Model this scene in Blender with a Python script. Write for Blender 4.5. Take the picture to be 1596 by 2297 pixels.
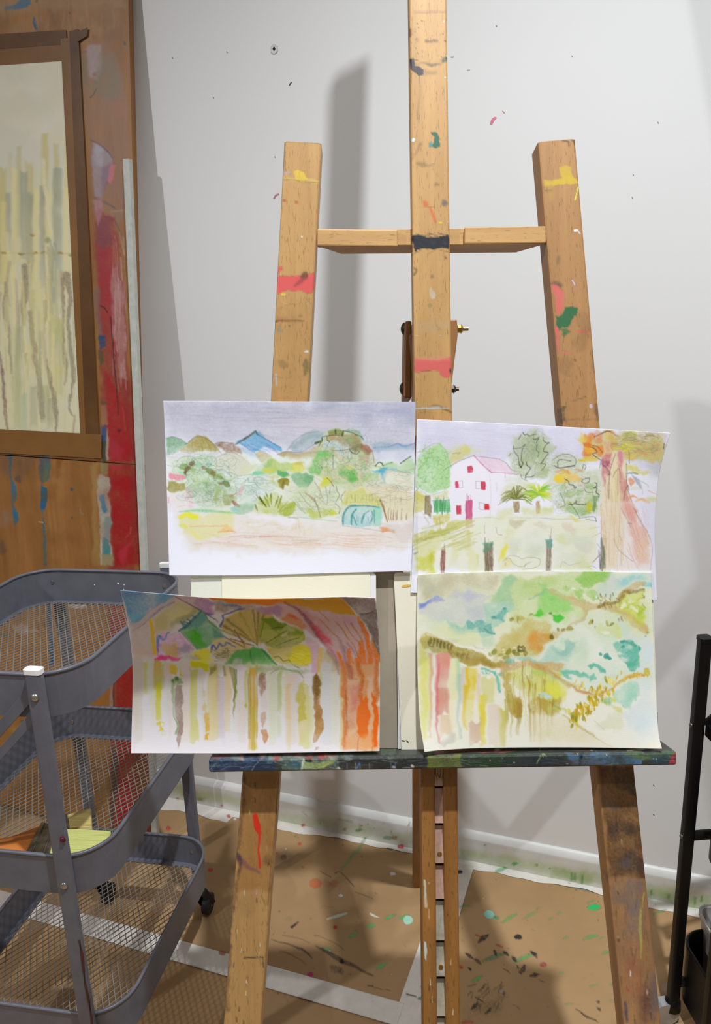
import bpy, bmesh, math, random
import numpy as np
from math import sin, cos, radians, pi, atan2, sqrt
from mathutils import Matrix, Vector

for o in list(bpy.data.objects):
    bpy.data.objects.remove(o)
SC = bpy.context.scene
COL = SC.collection
rng = np.random.default_rng(7)
random.seed(7)

# ------------------------------------------------------------------ camera
FPX, CX, CY, EYE = 1725.0, 798.0, 1148.5, 1.27
PITCH, ROLL = radians(14.8), radians(2.0)
FW = np.array([0, cos(PITCH), -sin(PITCH)])
_U0 = np.array([0, sin(PITCH), cos(PITCH)])
_R0 = np.array([1.0, 0, 0])
RT = cos(ROLL) * _R0 - sin(ROLL) * _U0
UP = cos(ROLL) * _U0 + sin(ROLL) * _R0
CAMP = np.array([0, 0, EYE])
cam_d = bpy.data.cameras.new('camera')
cam = bpy.data.objects.new('camera', cam_d)
COL.objects.link(cam)
cam_d.sensor_fit = 'VERTICAL'
cam_d.sensor_height = 36.0
cam_d.lens = FPX * 36.0 / 2297.0
cam_d.clip_start = 0.02
cam.matrix_world = Matrix([[RT[i], UP[i], -FW[i], CAMP[i]] for i in range(3)] + [[0, 0, 0, 1]])
SC.camera = cam

# ------------------------------------------------------------------ light
SC.view_settings.view_transform = 'Standard'
SC.view_settings.look = 'None'
SC.view_settings.gamma = 1.0
SC.view_settings.use_curve_mapping = False
SC.view_settings.exposure = 0.0
W = bpy.data.worlds.new('room_light')
SC.world = W
W.use_nodes = True
W.node_tree.nodes['Background'].inputs[0].default_value = (1.0, 0.98, 0.95, 1)
W.node_tree.nodes['Background'].inputs[1].default_value = 0.175


def spot(name, loc, to, power, size, col, angle=110, blend=0.6):
    l = bpy.data.lights.new(name, 'SPOT')
    l.energy = power
    l.shadow_soft_size = size
    l.color = col
    l.spot_size = radians(angle)
    l.spot_blend = blend
    o = bpy.data.objects.new(name, l)
    COL.objects.link(o)
    o.location = loc
    o.rotation_euler = (Vector(to) - Vector(loc)).to_track_quat('-Z', 'Y').to_euler()
    return o


spot('ceiling_spotlight', (0.34, 0.22, 3.12), (0.18, 0.86, 0.0), 250, 0.028, (0.92, 0.962, 1.0), 94, 1.0)
spot('ceiling_spotlight', (-2.35, -0.35, 2.75), (-0.1, 1.4, 0.5), 104, 0.035, (0.98, 0.985, 1.0), 110, 1.0)


# ------------------------------------------------------------------ photo geometry helpers
def ray(x, y):
    return FW + RT * (x - CX) / FPX - UP * (y - CY) / FPX


def dep(x, y, d):
    return CAMP + ray(x, y) * d


def on_z(x, y, z=0.0):
    d = ray(x, y)
    return CAMP + d * ((z - EYE) / d[2])


def on_plane(x, y, p0, n):
    d = ray(x, y)
    return CAMP + d * (((p0 - CAMP) @ n) / (d @ n))


def proj(V):
    v = np.asarray(V, float) - CAMP
    w = v @ FW
    return CX + FPX * (v @ RT) / w, CY - FPX * (v @ UP) / w


WALL0 = np.array([-0.224, 1.728, 0.0])
WDIR = np.array([0.938, -0.347, 0.0]); WDIR /= np.linalg.norm(WDIR)
WN = np.array([-WDIR[1], WDIR[0], 0.0])          # points into the wall


def wall_pt(s, t, z):
    return WALL0 + WDIR * s - WN * t + np.array([0, 0, z])


# ------------------------------------------------------------------ object helpers
def link(o, parent=None):
    COL.objects.link(o)
    if parent is not None:
        o.parent = parent
    return o


def tag(o, label=None, cat=None, group=None, kind=None):
    if label: o['label'] = label
    if cat: o['category'] = cat
    if group: o['group'] = group
    if kind: o['kind'] = kind
    return o


ROOTS = {}


def root(name, M, label, cat, group=None):
    """Empty that carries the parts of one thing; M maps local -> world."""
    e = bpy.data.objects.new(name, None)
    e.empty_display_size = 0.05
    COL.objects.link(e)
    e.matrix_world = Matrix(M.tolist())
    ROOTS[e.name] = np.linalg.inv(M)
    return tag(e, label, cat, group)


def loc_mat(p, rz=0.0):
    M = np.eye(4)
    M[:3, 3] = p
    M[0, 0] = M[1, 1] = cos(rz); M[0, 1] = -sin(rz); M[1, 0] = sin(rz)
    return M


INV = {}


def _inv_of(parent):
    if parent is None:
        return None
    p = parent
    while p.parent is not None:
        p = p.parent
    return ROOTS.get(p.name)


def mesh_obj(name, V, F, mat, parent=None, smooth=False, col=None, world=True, center=True):
    """V in world coordinates; kept in the frame of the thing they belong to."""
    V = np.asarray(V, float)
    off = None
    iv = _inv_of(parent) if world else None
    if iv is not None:
        V = V @ iv[:3, :3].T + iv[:3, 3]
    elif parent is None and center:
        off = np.array([(V[:, 0].min() + V[:, 0].max()) / 2, (V[:, 1].min() + V[:, 1].max()) / 2, V[:, 2].min()])
        V = V - off
    elif parent is not None and world:
        V = V - np.array(parent.location)
    me = bpy.data.meshes.new(name)
    if isinstance(F, np.ndarray):
        n = F.shape[1]
        me.vertices.add(len(V)); me.vertices.foreach_set('co', V.astype(np.float32).ravel())
        me.loops.add(F.size); me.loops.foreach_set('vertex_index', F.astype(np.int32).ravel())
        me.polygons.add(len(F)); me.polygons.foreach_set('loop_start', np.arange(0, F.size, n, dtype=np.int32))
        me.update(calc_edges=True)
        me.validate()
    else:
        me.from_pydata(V.tolist(), [], F)
        me.update()
    if smooth:
        me.polygons.foreach_set('use_smooth', np.ones(len(me.polygons), bool))
    if col is not None:
        at = me.color_attributes.new('paint', 'FLOAT_COLOR', 'POINT')
        at.data.foreach_set('color', np.asarray(col, np.float32).ravel())
    me.materials.append(mat)
    o = bpy.data.objects.new(name, me)
    link(o, parent)
    if off is not None:
        o.location = off
    return o


class MB:
    """collects boxes, bars, tubes; build() makes ONE mesh object."""
    def __init__(s): s.V = []; s.F = []; s.n = 0

    def add(s, V, F):
        V = np.asarray(V, float)
        s.V.append(V)
        s.F += [[i + s.n for i in f] for f in F]
        s.n += len(V)
        return s

    def box(s, c, hx, hy, hz, ax=None):
        ax = np.eye(3) if ax is None else np.asarray(ax)
        P = []
        for z in (-1, 1):
            for y in (-1, 1):
                for x in (-1, 1):
                    P.append(np.asarray(c) + ax[0] * hx * x + ax[1] * hy * y + ax[2] * hz * z)
        return s.add(P, [[0, 2, 3, 1], [4, 5, 7, 6], [0, 1, 5, 4], [2, 6, 7, 3], [0, 4, 6, 2], [1, 3, 7, 5]])

    def bar(s, a, b, w, h, up=(0, 0, 1)):
        a = np.asarray(a, float); b = np.asarray(b, float)
        d = b - a; L = np.linalg.norm(d); d /= L
        u = np.cross(up, d)
        if np.linalg.norm(u) < 1e-6: u = np.array([1., 0, 0])
        u /= np.linalg.norm(u)
        v = np.cross(d, u)
        return s.box((a + b) / 2, L / 2, w / 2, h / 2, (d, u, v))

    def tube(s, pts, r, n=10, cap=True, sx=1.0, up=(0, 0, 1)):
        pts = [np.asarray(p, float) for p in pts]
        rs = r if hasattr(r, '__len__') else [r] * len(pts)
        V = []; F = []
        for i, p in enumerate(pts):
            d = pts[min(i + 1, len(pts) - 1)] - pts[max(i - 1, 0)]
            d /= np.linalg.norm(d)
            u = np.cross(up, d)
            if np.linalg.norm(u) < 1e-4: u = np.cross((1, 0, 0), d)
            u /= np.linalg.norm(u); v = np.cross(d, u)
            for k in range(n):
                a = 2 * pi * k / n
                V.append(p + u * cos(a) * rs[i] * sx + v * sin(a) * rs[i])
        for i in range(len(pts) - 1):
            for k in range(n):
                F.append([i * n + k, i * n + (k + 1) % n, (i + 1) * n + (k + 1) % n, (i + 1) * n + k])
        if cap:
            F.append(list(range(n))[::-1]); F.append([(len(pts) - 1) * n + k for k in range(n)])
        return s.add(V, F)

    def prism(s, poly, ext):
        """poly: 3d points (planar), ext: extrusion vector"""
        poly = [np.asarray(p, float) for p in poly]; n = len(poly)
        V = poly + [p + ext for p in poly]
        F = [list(range(n))[::-1], list(range(n, 2 * n))]
        F += [[i, (i + 1) % n, (i + 1) % n + n, i + n] for i in range(n)]
        return s.add(V, F)

    def build(s, name, mat, parent=None, smooth=False, bevel=0, label=None, seg=2):
        o = mesh_obj(name, np.vstack(s.V), s.F, mat, parent, smooth)
        bm = bmesh.new(); bm.from_mesh(o.data)
        bmesh.ops.recalc_face_normals(bm, faces=bm.faces)
        bm.to_mesh(o.data); bm.free()
        if bevel:
            m = o.modifiers.new('bevel', 'BEVEL'); m.width = bevel; m.segments = seg; m.limit_method = 'ANGLE'
            m.harden_normals = False
        if label: o['label'] = label
        return o


# ------------------------------------------------------------------ materials
def s2l(c):
    c = np.asarray(c, float) / 255.0
    return np.where(c <= 0.04045, c / 12.92, ((c + 0.055) / 1.055) ** 2.4)


def rgba(c):
    l = s2l(c)
    return (float(l[0]), float(l[1]), float(l[2]), 1.0)


class Mat:
    def __init__(s, name, rough=0.6, metal=0.0, spec=0.4):
        s.m = bpy.data.materials.new(name); s.m.use_nodes = True
        s.t = s.m.node_tree; s.b = s.t.nodes['Principled BSDF']
        s.b.inputs['Roughness'].default_value = rough
        s.b.inputs['Metallic'].default_value = metal
        s.b.inputs['Specular IOR Level'].default_value = spec
        s._tc = None

    def n(s, ty, **kw):
        nd = s.t.nodes.new(ty)
        for k, v in kw.items(): setattr(nd, k, v)
        return nd

    def ln(s, a, b): s.t.links.new(a, b)

    def coord(s, scale=(1, 1, 1), rot=(0, 0, 0)):
        if s._tc is None: s._tc = s.n('ShaderNodeTexCoord')
        mp = s.n('ShaderNodeMapping'); mp.inputs['Scale'].default_value = scale
        mp.inputs['Rotation'].default_value = rot
        s.ln(s._tc.outputs['Object'], mp.inputs[0])
        return mp.outputs[0]

    def noise(s, scale, detail=3, vec=None, rough=0.55, dist=0.0):
        nd = s.n('ShaderNodeTexNoise')
        nd.inputs['Scale'].default_value = scale; nd.inputs['Detail'].default_value = detail
        nd.inputs['Roughness'].default_value = rough; nd.inputs['Distortion'].default_value = dist
        s.ln(vec if vec is not None else s.coord(), nd.inputs['Vector'])
        return nd.outputs['Fac']

    def ramp(s, fac, stops):
        r = s.n('ShaderNodeValToRGB'); e = r.color_ramp.elements
        while len(e) < len(stops): e.new(0.5)
        for el, (p, c) in zip(e, stops):
            el.position = p; el.color = rgba(c) if len(c) == 3 else c
        s.ln(fac, r.inputs[0])
        return r.outputs[0]

    def mix(s, a, b, fac, mode='MIX'):
        m = s.n('ShaderNodeMix', data_type='RGBA', blend_type=mode)
        for sock, v in ((m.inputs[6], a), (m.inputs[7], b), (m.inputs[0], fac)):
            if isinstance(v, (int, float)): sock.default_value = v
            elif isinstance(v, tuple): sock.default_value = rgba(v) if len(v) == 3 else v
            else: s.ln(v, sock)
        return m.outputs[2]

    def overlay(s, base):
        a = s.n('ShaderNodeAttribute', attribute_name='paint')
        return s.mix(base, a.outputs['Color'], a.outputs['Alpha'])

    def base(s, c):
        if isinstance(c, tuple): s.b.inputs['Base Color'].default_value = rgba(c)
        else: s.ln(c, s.b.inputs['Base Color'])
        return s

    def bump(s, h, strength=0.2, dist=0.001):
        b = s.n('ShaderNodeBump'); b.inputs['Strength'].default_value = strength; b.inputs['Distance'].default_value = dist
        s.ln(h, b.inputs['Height']); s.ln(b.outputs[0], s.b.inputs['Normal'])
        return s


def plain(name, c, rough=0.6, metal=0.0, spec=0.4, var=0.06, scale=40, bump=0.0):
    m = Mat(name, rough, metal, spec)
    f = m.noise(scale, 4)
    lo = tuple(max(0, v * (1 - var)) for v in c); hi = tuple(min(255, v * (1 + var)) for v in c)
    m.base(m.ramp(f, [(0.3, lo), (0.7, hi)]))
    if bump: m.bump(f, bump)
    return m.m


def wood(name, c0, c1, cdark, flecks=True, overlay=True, axis='z', rough=0.5):
    m = Mat(name, rough, 0, 0.35)
    sc = {'z': (38, 38, 2.2), 'x': (2.2, 38, 38)}[axis]
    sf = {'z': (620, 620, 95), 'x': (95, 620, 620)}[axis]
    g = m.noise(1.0, 5, m.coord(sc), 0.6, 0.4)
    c0, c1, cdark = [(c[0] * k, c[1] * .965 * k, c[2] * .86 * k) for c, k in ((c0, .895), (c1, .985), (cdark, .90))]
    col = m.ramp(g, [(0.25, c0), (0.5, tuple((a + b) / 2 for a, b in zip(c0, c1))), (0.75, c1)])
    blot = m.noise(9, 3)
    col = m.mix(col, cdark, m.ramp(blot, [(0.52, (0, 0, 0)), (0.78, (90, 90, 90))]))
    if flecks:
        f = m.noise(1.0, 2, m.coord(sf))
        col = m.mix(col, tuple(v * 0.62 for v in cdark), m.ramp(f, [(0.60, (0, 0, 0)), (0.69, (165, 165, 165))]))
    if overlay: col = m.overlay(col)
    m.base(col)
    m.bump(g, 0.15, 0.0006)
    return m.m


# ------------------------------------------------------------------ painter (colours baked to vertex attributes)
def _noise(h, w, cell, r):
    gh, gw = int(h / cell) + 3, int(w / cell) + 3
    g = r.standard_normal((gh, gw))
    y = np.arange(h) / cell; x = np.arange(w) / cell
    yi = y.astype(int); xi = x.astype(int)
    fy = y - yi; fx = x - xi
    fy = (fy * fy * (3 - 2 * fy))[:, None]; fx = (fx * fx * (3 - 2 * fx))[None]
    a = g[yi][:, xi]; b = g[yi][:, xi + 1]; c = g[yi + 1][:, xi]; d = g[yi + 1][:, xi + 1]
    return (a * (1 - fx) + b * fx) * (1 - fy) + (c * (1 - fx) + d * fx) * fy


def smooth_pts(p, n=6):
    p = np.asarray(p, float)
    if len(p) < 3: return p
    q = np.vstack([2 * p[0] - p[1], p, 2 * p[-1] - p[-2]])
    out = []
    for i in range(1, len(q) - 2):
        for t in np.arange(n) / n:
            a, b, c, d = q[i - 1:i + 3]
            out.append(0.5 * ((2 * b) + (c - a) * t + (2 * a - 5 * b + 4 * c - d) * t * t + (3 * b - a - 3 * c + d) * t ** 3))
    out.append(p[-1])
    return np.array(out)


class Canvas:
    def __init__(s, x0, y0, x1, y1, base=None, seed=1):
        s.x0, s.y0 = x0, y0
        s.w, s.h = int(x1 - x0), int(y1 - y0)
        s.r = np.random.default_rng(seed)
        s.c = np.zeros((s.h, s.w, 3)); s.a = np.zeros((s.h, s.w))
        if base is not None:
            s.c[:] = base; s.a[:] = 1
        s.N = [_noise(s.h, s.w, k, s.r) for k in (26, 9, 26, 9, 3.2, 3.2, 60)]
        s.z(0, 0, 1)

    def z(s, zx, zy, k=1.0, gain=1.0):
        s.zx, s.zy, s.k, s.gain = zx, zy, k, gain
        return s

    def tr(s, pts):
        p = np.asarray(pts, float).reshape(-1, 2) * s.k
        return p + (s.zx - s.x0, s.zy - s.y0)

    def _box(s, p, m):
        a = max(int(p[:, 0].min() - m), 0); b = min(int(p[:, 0].max() + m) + 2, s.w)
        c = max(int(p[:, 1].min() - m), 0); d = min(int(p[:, 1].max() + m) + 2, s.h)
        if a >= b or c >= d: return None
        return a, b, c, d

    def _grid(s, bx, rough):
        a, b, c, d = bx
        X, Y = np.meshgrid(np.arange(a, b, dtype=float), np.arange(c, d, dtype=float))
        if rough:
            sl = (slice(c, d), slice(a, b))
            X += rough * (s.N[0][sl] * 0.7 + s.N[1][sl] * 0.4 + 0.12 * s.N[4][sl])
            Y += rough * (s.N[2][sl] * 0.7 + s.N[3][sl] * 0.4 + 0.12 * s.N[5][sl])
        return X, Y

    def _segd(s, X, Y, p, closed):
        best = np.full(X.shape, 1e9); ins = np.zeros(X.shape, bool); tt = np.zeros(X.shape)
        n = len(p); cnt = n if closed else n - 1
        for i in range(cnt):
            ax, ay = p[i]; bx, by = p[(i + 1) % n]
            dx, dy = bx - ax, by - ay
            L = dx * dx + dy * dy + 1e-9
            t = np.clip(((X - ax) * dx + (Y - ay) * dy) / L, 0, 1)
            d = (X - ax - t * dx) ** 2 + (Y - ay - t * dy) ** 2
            m = d < best
            best = np.where(m, d, best); tt = np.where(m, i + t, tt)
            if closed:
                cr = ((ay > Y) != (by > Y))
                if cr.any():
                    xs = ax + (Y - ay) * dx / (dy if abs(dy) > 1e-9 else 1e-9)
                    ins ^= cr & (X < xs)
        return np.sqrt(best), ins, tt

    def _blend(s, bx, A, col):
        a, b, c, d = bx
        col = np.minimum(np.asarray(col, float) * s.gain, 252)
        ao = s.a[c:d, a:b]
        an = A + ao * (1 - A)
        k = (A / np.maximum(an, 1e-6))[..., None]
        s.c[c:d, a:b] = s.c[c:d, a:b] * (1 - k) + col * k
        s.a[c:d, a:b] = an

    def poly(s, pts, col, a=0.8, soft=2.0, rough=2.0, edge=0.12, tex=0.25, curve=False):
        p = s.tr(pts)
        if a >= .94: tex *= .15
        if curve: p = smooth_pts(np.vstack([p, p[:1]]))[:-1]
        bx = s._box(p, soft + rough * 2 + 2)
        if bx is None: return s
        X, Y = s._grid(bx, rough)
        d, ins, _ = s._segd(X, Y, p, True)
        sd = np.where(ins, -d, d)
        m = np.clip(0.5 - sd / (2 * max(soft, 0.5)), 0, 1)
        m = m * m * (3 - 2 * m)
        aa, b, c, e = bx
        sl = (slice(c, e), slice(aa, b))
        t = np.clip(1 - tex * (0.5 + 0.6 * s.N[0][sl] + 0.4 * s.N[4][sl]), 0.15, 1.3)
        A = np.clip(a * m * t + (edge * m * np.exp(-np.abs(sd) / 1.6) if edge else 0), 0, 1)
        s._blend(bx, A, col)
        return s

    def line(s, pts, w, col, a=0.8, soft=0.8, rough=0.5, curve=True, tex=0.15):
        p = s.tr(pts)
        w = np.asarray(w, float) * s.k
        if a >= .94: tex *= .2
        n0 = len(p)
        if curve and len(p) > 2: p = smooth_pts(p, 5)
        ww = np.interp(np.linspace(0, 1, len(p)), np.linspace(0, 1, len(w) if w.ndim else 2), w if w.ndim else [w, w])
        bx = s._box(p, ww.max() + soft + rough * 2 + 2)
        if bx is None: return s
        X, Y = s._grid(bx, rough)
        d, _, t = s._segd(X, Y, p, False)
        hw = np.interp(t, np.arange(len(p)), ww) / 2
        soft = max(soft, 0.45)
        m = np.clip(0.5 + (hw - d) / (2 * soft), 0, 1) * np.minimum(1, (hw * 2 + .25))
        aa, b, c, e = bx
        sl = (slice(c, e), slice(aa, b))
        A = np.clip(a * m * np.clip(1 - tex * (0.5 + s.N[4][sl]), 0.1, 1.2), 0, 1)
        s._blend(bx, A, col)
        return s

    def blob(s, x, y, rx, ry=None, col=(0, 0, 0), a=0.8, soft=1.5, rough=2.0, rot=0, edge=0.12, tex=0.25):
        ry = ry or rx
        th = np.linspace(0, 2 * pi, 15)[:-1]
        px = np.cos(th) * rx; py = np.sin(th) * ry
        r = radians(rot)
        return s.poly(np.stack([x + px * cos(r) - py * sin(r), y + px * sin(r) + py * cos(r)], 1), col, a, soft, rough, edge, tex)

    def drip(s, x, y0, y1, w, col, a=0.6, soft=1.5, rough=1.5, fade=0.25, w2=None):
        """vertical run of paint that thins out downwards"""
        w2 = w if w2 is None else w2
        p = s.tr([(x - w / 2, y0), (x + w / 2, y0), (x + w2 / 2, y1), (x - w2 / 2, y1)])
        bx = s._box(p, soft + rough * 2 + 2)
        if bx is None: return s
        X, Y = s._grid(bx, 0)
        aa, b, c, d = bx
        sl = (slice(c, d), slice(aa, b))
        X = X + rough * .55 * (s.N[0][sl] + .35 * s.N[1][sl])
        Y = Y + 5 * rough * s.N[6][sl].mean() + rough * 1.5 * s.N[1][sl]
        dd, ins, _ = s._segd(X, Y, p, True)
        sd = np.where(ins, -dd, dd)
        m = np.clip(.5 - sd / (2 * max(soft * .7, .6)), 0, 1)
        t = np.clip((Y - p[0, 1]) / max(p[2, 1] - p[0, 1], 1e-6), 0, 1)
        A = np.clip(m * (a * (1 - (1 - fade) * t ** 1.6) * np.clip(1 - .15 * s.N[0][sl], .5, 1.2) + .05 * np.exp(-np.abs(sd) / 1.5)), 0, 1)
        s._blend(bx, A, col)
        return s

    def wash(s, x0, y0, x1, y1, cols, n, size, a=0.3, soft=6, rough=4):
        for _ in range(n):
            c = cols[s.r.integers(len(cols))]
            s.blob(s.r.uniform(x0, x1), s.r.uniform(y0, y1), size * s.r.uniform(0.5, 1.4), size * s.r.uniform(0.4, 1.0), c, a * s.r.uniform(0.5, 1.2), soft, rough, s.r.uniform(-40, 40), 0.04)
        return s

    def hatch(s, x0, y0, x1, y1, n, ln, ang, cols, w=2, a=0.3, jit=12, soft=0.6):
        for _ in range(n):
            x, y = s.r.uniform(x0, x1), s.r.uniform(y0, y1)
            g = radians(ang + s.r.normal() * jit); l = ln * s.r.uniform(0.5, 1.3)
            c = cols[s.r.integers(len(cols))]
            s.line([(x - cos(g) * l / 2, y - sin(g) * l / 2), (x, y + s.r.normal() * l * 0.03), (x + cos(g) * l / 2, y + sin(g) * l / 2)], w * s.r.uniform(0.6, 1.4), c, a * s.r.uniform(0.5, 1.2), soft)
        return s

    def scrib(s, x, y, rx, ry, n, col, w=2, a=0.5, loops=5):
        """loose pencil loops"""
        for _ in range(n):
            cx = x + s.r.uniform(-1, 1) * rx; cy = y + s.r.uniform(-1, 1) * ry
            t = np.linspace(0, 2 * pi * s.r.uniform(0.5, 1.6), loops + 3)
            q = s.r.uniform(0.12, 0.4); ph = s.r.uniform(0, 6)
            s.line(np.stack([cx + np.cos(t + ph) * rx * q + t * s.r.normal() * rx * 0.06, cy + np.sin(t + ph) * ry * q + t * s.r.normal() * ry * 0.05], 1), w, col, a * .75 * s.r.uniform(0.6, 1.2), 0.5)
        return s

    def spots(s, x0, y0, x1, y1, n, r, cols, a=0.9):
        for _ in range(n):
            c = cols[s.r.integers(len(cols))]
            s.blob(s.r.uniform(x0, x1), s.r.uniform(y0, y1), r * s.r.uniform(0.4, 1.5), r * s.r.uniform(0.4, 1.3), c, a, 0.6, 0.8)
        return s

    def sample(s, V, keep=None):
        """rgba (linear) at world points"""
        px, py = proj(V)
        x = px - s.x0; y = py - s.y0
        ok = (x >= 0) & (x < s.w - 1.01) & (y >= 0) & (y < s.h - 1.01)
        x = np.clip(x, 0, s.w - 1.02); y = np.clip(y, 0, s.h - 1.02)
        xi = x.astype(int); yi = y.astype(int); fx = (x - xi)[:, None]; fy = (y - yi)[:, None]

        def bil(A):
            return (A[yi, xi] * (1 - fx) + A[yi, xi + 1] * fx) * (1 - fy) + (A[yi + 1, xi] * (1 - fx) + A[yi + 1, xi + 1] * fx) * fy
        rgb = s2l(bil(s.c)); al = bil(s.a[..., None])[:, 0]
        if keep is not None: al = np.where(keep, al, 0)
        al = np.where(ok, al, al if s.a.min() >= 1 else 0)
        return np.concatenate([rgb, al[:, None]], 1)


def grid_faces(nu, nv, o=0):
    i = np.arange(nu - 1)[None, :]; j = np.arange(nv - 1)[:, None]
    a = o + j * nu + i
    return np.stack([a, a + nu, a + nu + 1, a + 1], -1).reshape(-1, 4)


# ================================================================== STRUCTURE
def quad_box(name, corners_front, thick_vec, mat, **kw):
    return MB().prism(corners_front, np.asarray(thick_vec, float)).build(name, mat, **kw)


mw = Mat('wall_paint', 0.62, 0, 0.3)
f1 = mw.noise(1.3, 4); f2 = mw.noise(7.0, 5); f3 = mw.noise(260, 2)
cw = mw.ramp(f1, [(0.3, (230, 230, 229)), (0.7, (236, 236, 235))])
cw = mw.mix(cw, (212, 212, 212), mw.ramp(f2, [(0.6, (0, 0, 0)), (0.8, (60, 60, 60))]))
mw.base(cw); mw.bump(f3, 0.06, 0.0005)
M_WALL = mw.m
wall = quad_box('wall_back', [wall_pt(-3.0, 0, -.02), wall_pt(2.6, 0, -.02), wall_pt(2.6, 0, 3.4), wall_pt(-3.0, 0, 3.4)], WN * 0.12, M_WALL)
tag(wall, kind='structure')

M_FLOOR = plain('screed', (150, 146, 140), 0.8, var=0.1, scale=14, bump=0.1)
fl = quad_box('floor', [wall_pt(-3.0, 3.2, 0), wall_pt(2.6, 3.2, 0), wall_pt(2.6, -.1, 0), wall_pt(-3.0, -.1, 0)], (0, 0, -0.1), M_FLOOR)
tag(fl, kind='structure')

# ---- paint on floor papers and baseboard
FC = Canvas(300, 1740, 1600, 2300, seed=3)
RED, GRN, BLK = (205, 55, 60), (70, 180, 105), (45, 42, 45)
FC.z(360, 1680, .3885)
for x, y, r in [(366, 222, 13), (105, 282, 9), (352, 330, 10), (392, 392, 11), (48, 460, 18), (150, 527, 13), (288, 702, 16), (826, 442, 11), (1064, 460, 11), (806, 545, 12), (660, 540, 9), (672, 600, 8), (822, 682, 7), (1387, 562, 19), (1356, 512, 13), (360, 1180, 20)]:
    FC.blob(x, y, r, r * .75, RED if r != 20 else (165, 75, 40), .85, .8, 2.0)
FC.blob(902, 780, 32, 28, (200, 85, 40), .85, 1, 2.5)
FC.blob(1005, 770, 28, 24, (180, 85, 70), .5, 2, 3).blob(955, 770, 40, 20, (170, 95, 75), .3, 3, 3)
for x, y, r in [(1042, 846, 13), (1338, 720, 13), (724, 576, 6), (975, 1170, 8), (430, 403, 10), (62, 535, 12), (162, 485, 10), (1327, 1302, 5)]:
    FC.blob(x, y, r, r * .8, (222, 220, 222), .9, .6, 1.2)
FC.line([(1150, 430), (1152, 470), (1130, 470)], 8, (50, 110, 75), .8).blob(1148, 466, 24, 9, (45, 105, 75), .8, 1, 2)
FC.blob(1320, 510, 30, 12, (45, 110, 80), .8, 1, 2).line([(1330, 470), (1345, 505)], 5, (50, 115, 80), .8)
FC.line([(1185, 515), (1150, 570), (1090, 640), (1040, 695)], [16, 22, 18, 10], (95, 150, 95), .75, 1.5, 2)
FC.line([(966, 980), (1020, 965), (1075, 950)], [12, 22, 14], (205, 215, 200), .85, 1, 1)
FC.line([(1215, 955), (1240, 965), (1270, 975)], [16, 14, 4], (232, 225, 205), .9, .8, .8)
for a, b in [((1085, 1085), (1140, 1060)), ((1190, 1030), (1235, 1015)), ((1250, 1265), (1308, 1235)), ((1300, 980), (1355, 958)), ((1380, 978), (1440, 968)), ((945, 1160), (975, 1150))]:
    FC.line([a, ((a[0] + b[0]) / 2, (a[1] + b[1]) / 2), b], [10, 20, 8], GRN, .85, .8, 1.2)
FC.blob(1432, 990, 27, 24, (172, 225, 200), .95, .8, 1.2)
FC.blob(1010, 1030, 12, 11, (200, 40, 45), .95, .7, 1).blob(868, 1302, 18, 14, (190, 35, 120), .95, .7, 1)
FC.blob(740, 982, 20, 14, (150, 140, 100), .6, 2, 2)
FC.line([(762, 1030), (780, 1015), (798, 1000)], [16, 14, 8], (60, 42, 50), .9, .8, 1)
for pts, w, a in [([(900, 1140), (1000, 1195), (1110, 1250), (1225, 1303)], [6, 26, 20, 10], .7), ([(640, 1105), (740, 1130), (830, 1165), (880, 1215)], [7, 10, 14, 5], .7), ([(690, 1170), (770, 1195), (840, 1248)], [6, 9, 4], .5), ([(710, 1078), (800, 1090), (860, 1120)], 5, .5), ([(890, 1075), (960, 1100), (1060, 1150)], 5, .5), ([(1200, 1365), (1330, 1400)], 5, .6), ([(1200, 1365), (1225, 1368)], 8, .9)]:
    FC.line(pts, w, BLK, a, 1.2, 1.6)
FC.blob(1020, 1275, 42, 22, BLK, .7, 3, 3.5, 35, 0, .5).blob(1045, 1222, 14, 14, BLK, .9, 1.5, 2)
FC.blob(720, 625, 50, 40, (90, 72, 55), .35, 8, 3, 0, 0).blob(715, 622, 20, 16, (60, 52, 45), .7, 2, 2)
FC.line([(920, 705), (985, 738)], 4, BLK, .7).line([(1010, 718), (1040, 712), (1100, 770), (1120, 792)], 5, BLK, .75).line([(1130, 828), (1230, 865)], 5, (90, 70, 55), .7)
FC.line([(1425, 1415), (1475, 1428)], [10, 5], BLK, .9).blob(1510, 1438, 22, 9, (60, 130, 110), .6, 2, 2)
FC.line([(130, 250), (200, 275), (235, 295)], [30, 40, 30], (132, 138, 62), .8, 4, 3).blob(225, 292, 18, 8, (110, 100, 60), .8, 1, 1)
FC.poly([(60, 200), (460, 290), (460, 330), (200, 300), (60, 250)], (170, 178, 100), .55, 8, 3)
FC.line([(820, 360), (850, 385)], 4, (60, 110, 70), .6)
FC.line([(935, 905), (1000, 915)], 3, BLK, .3)
FC.spots(620, 540, 1500, 1500, 40, 4, [BLK, (120, 85, 50), (190, 185, 180), (90, 60, 40)], .6)
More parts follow.
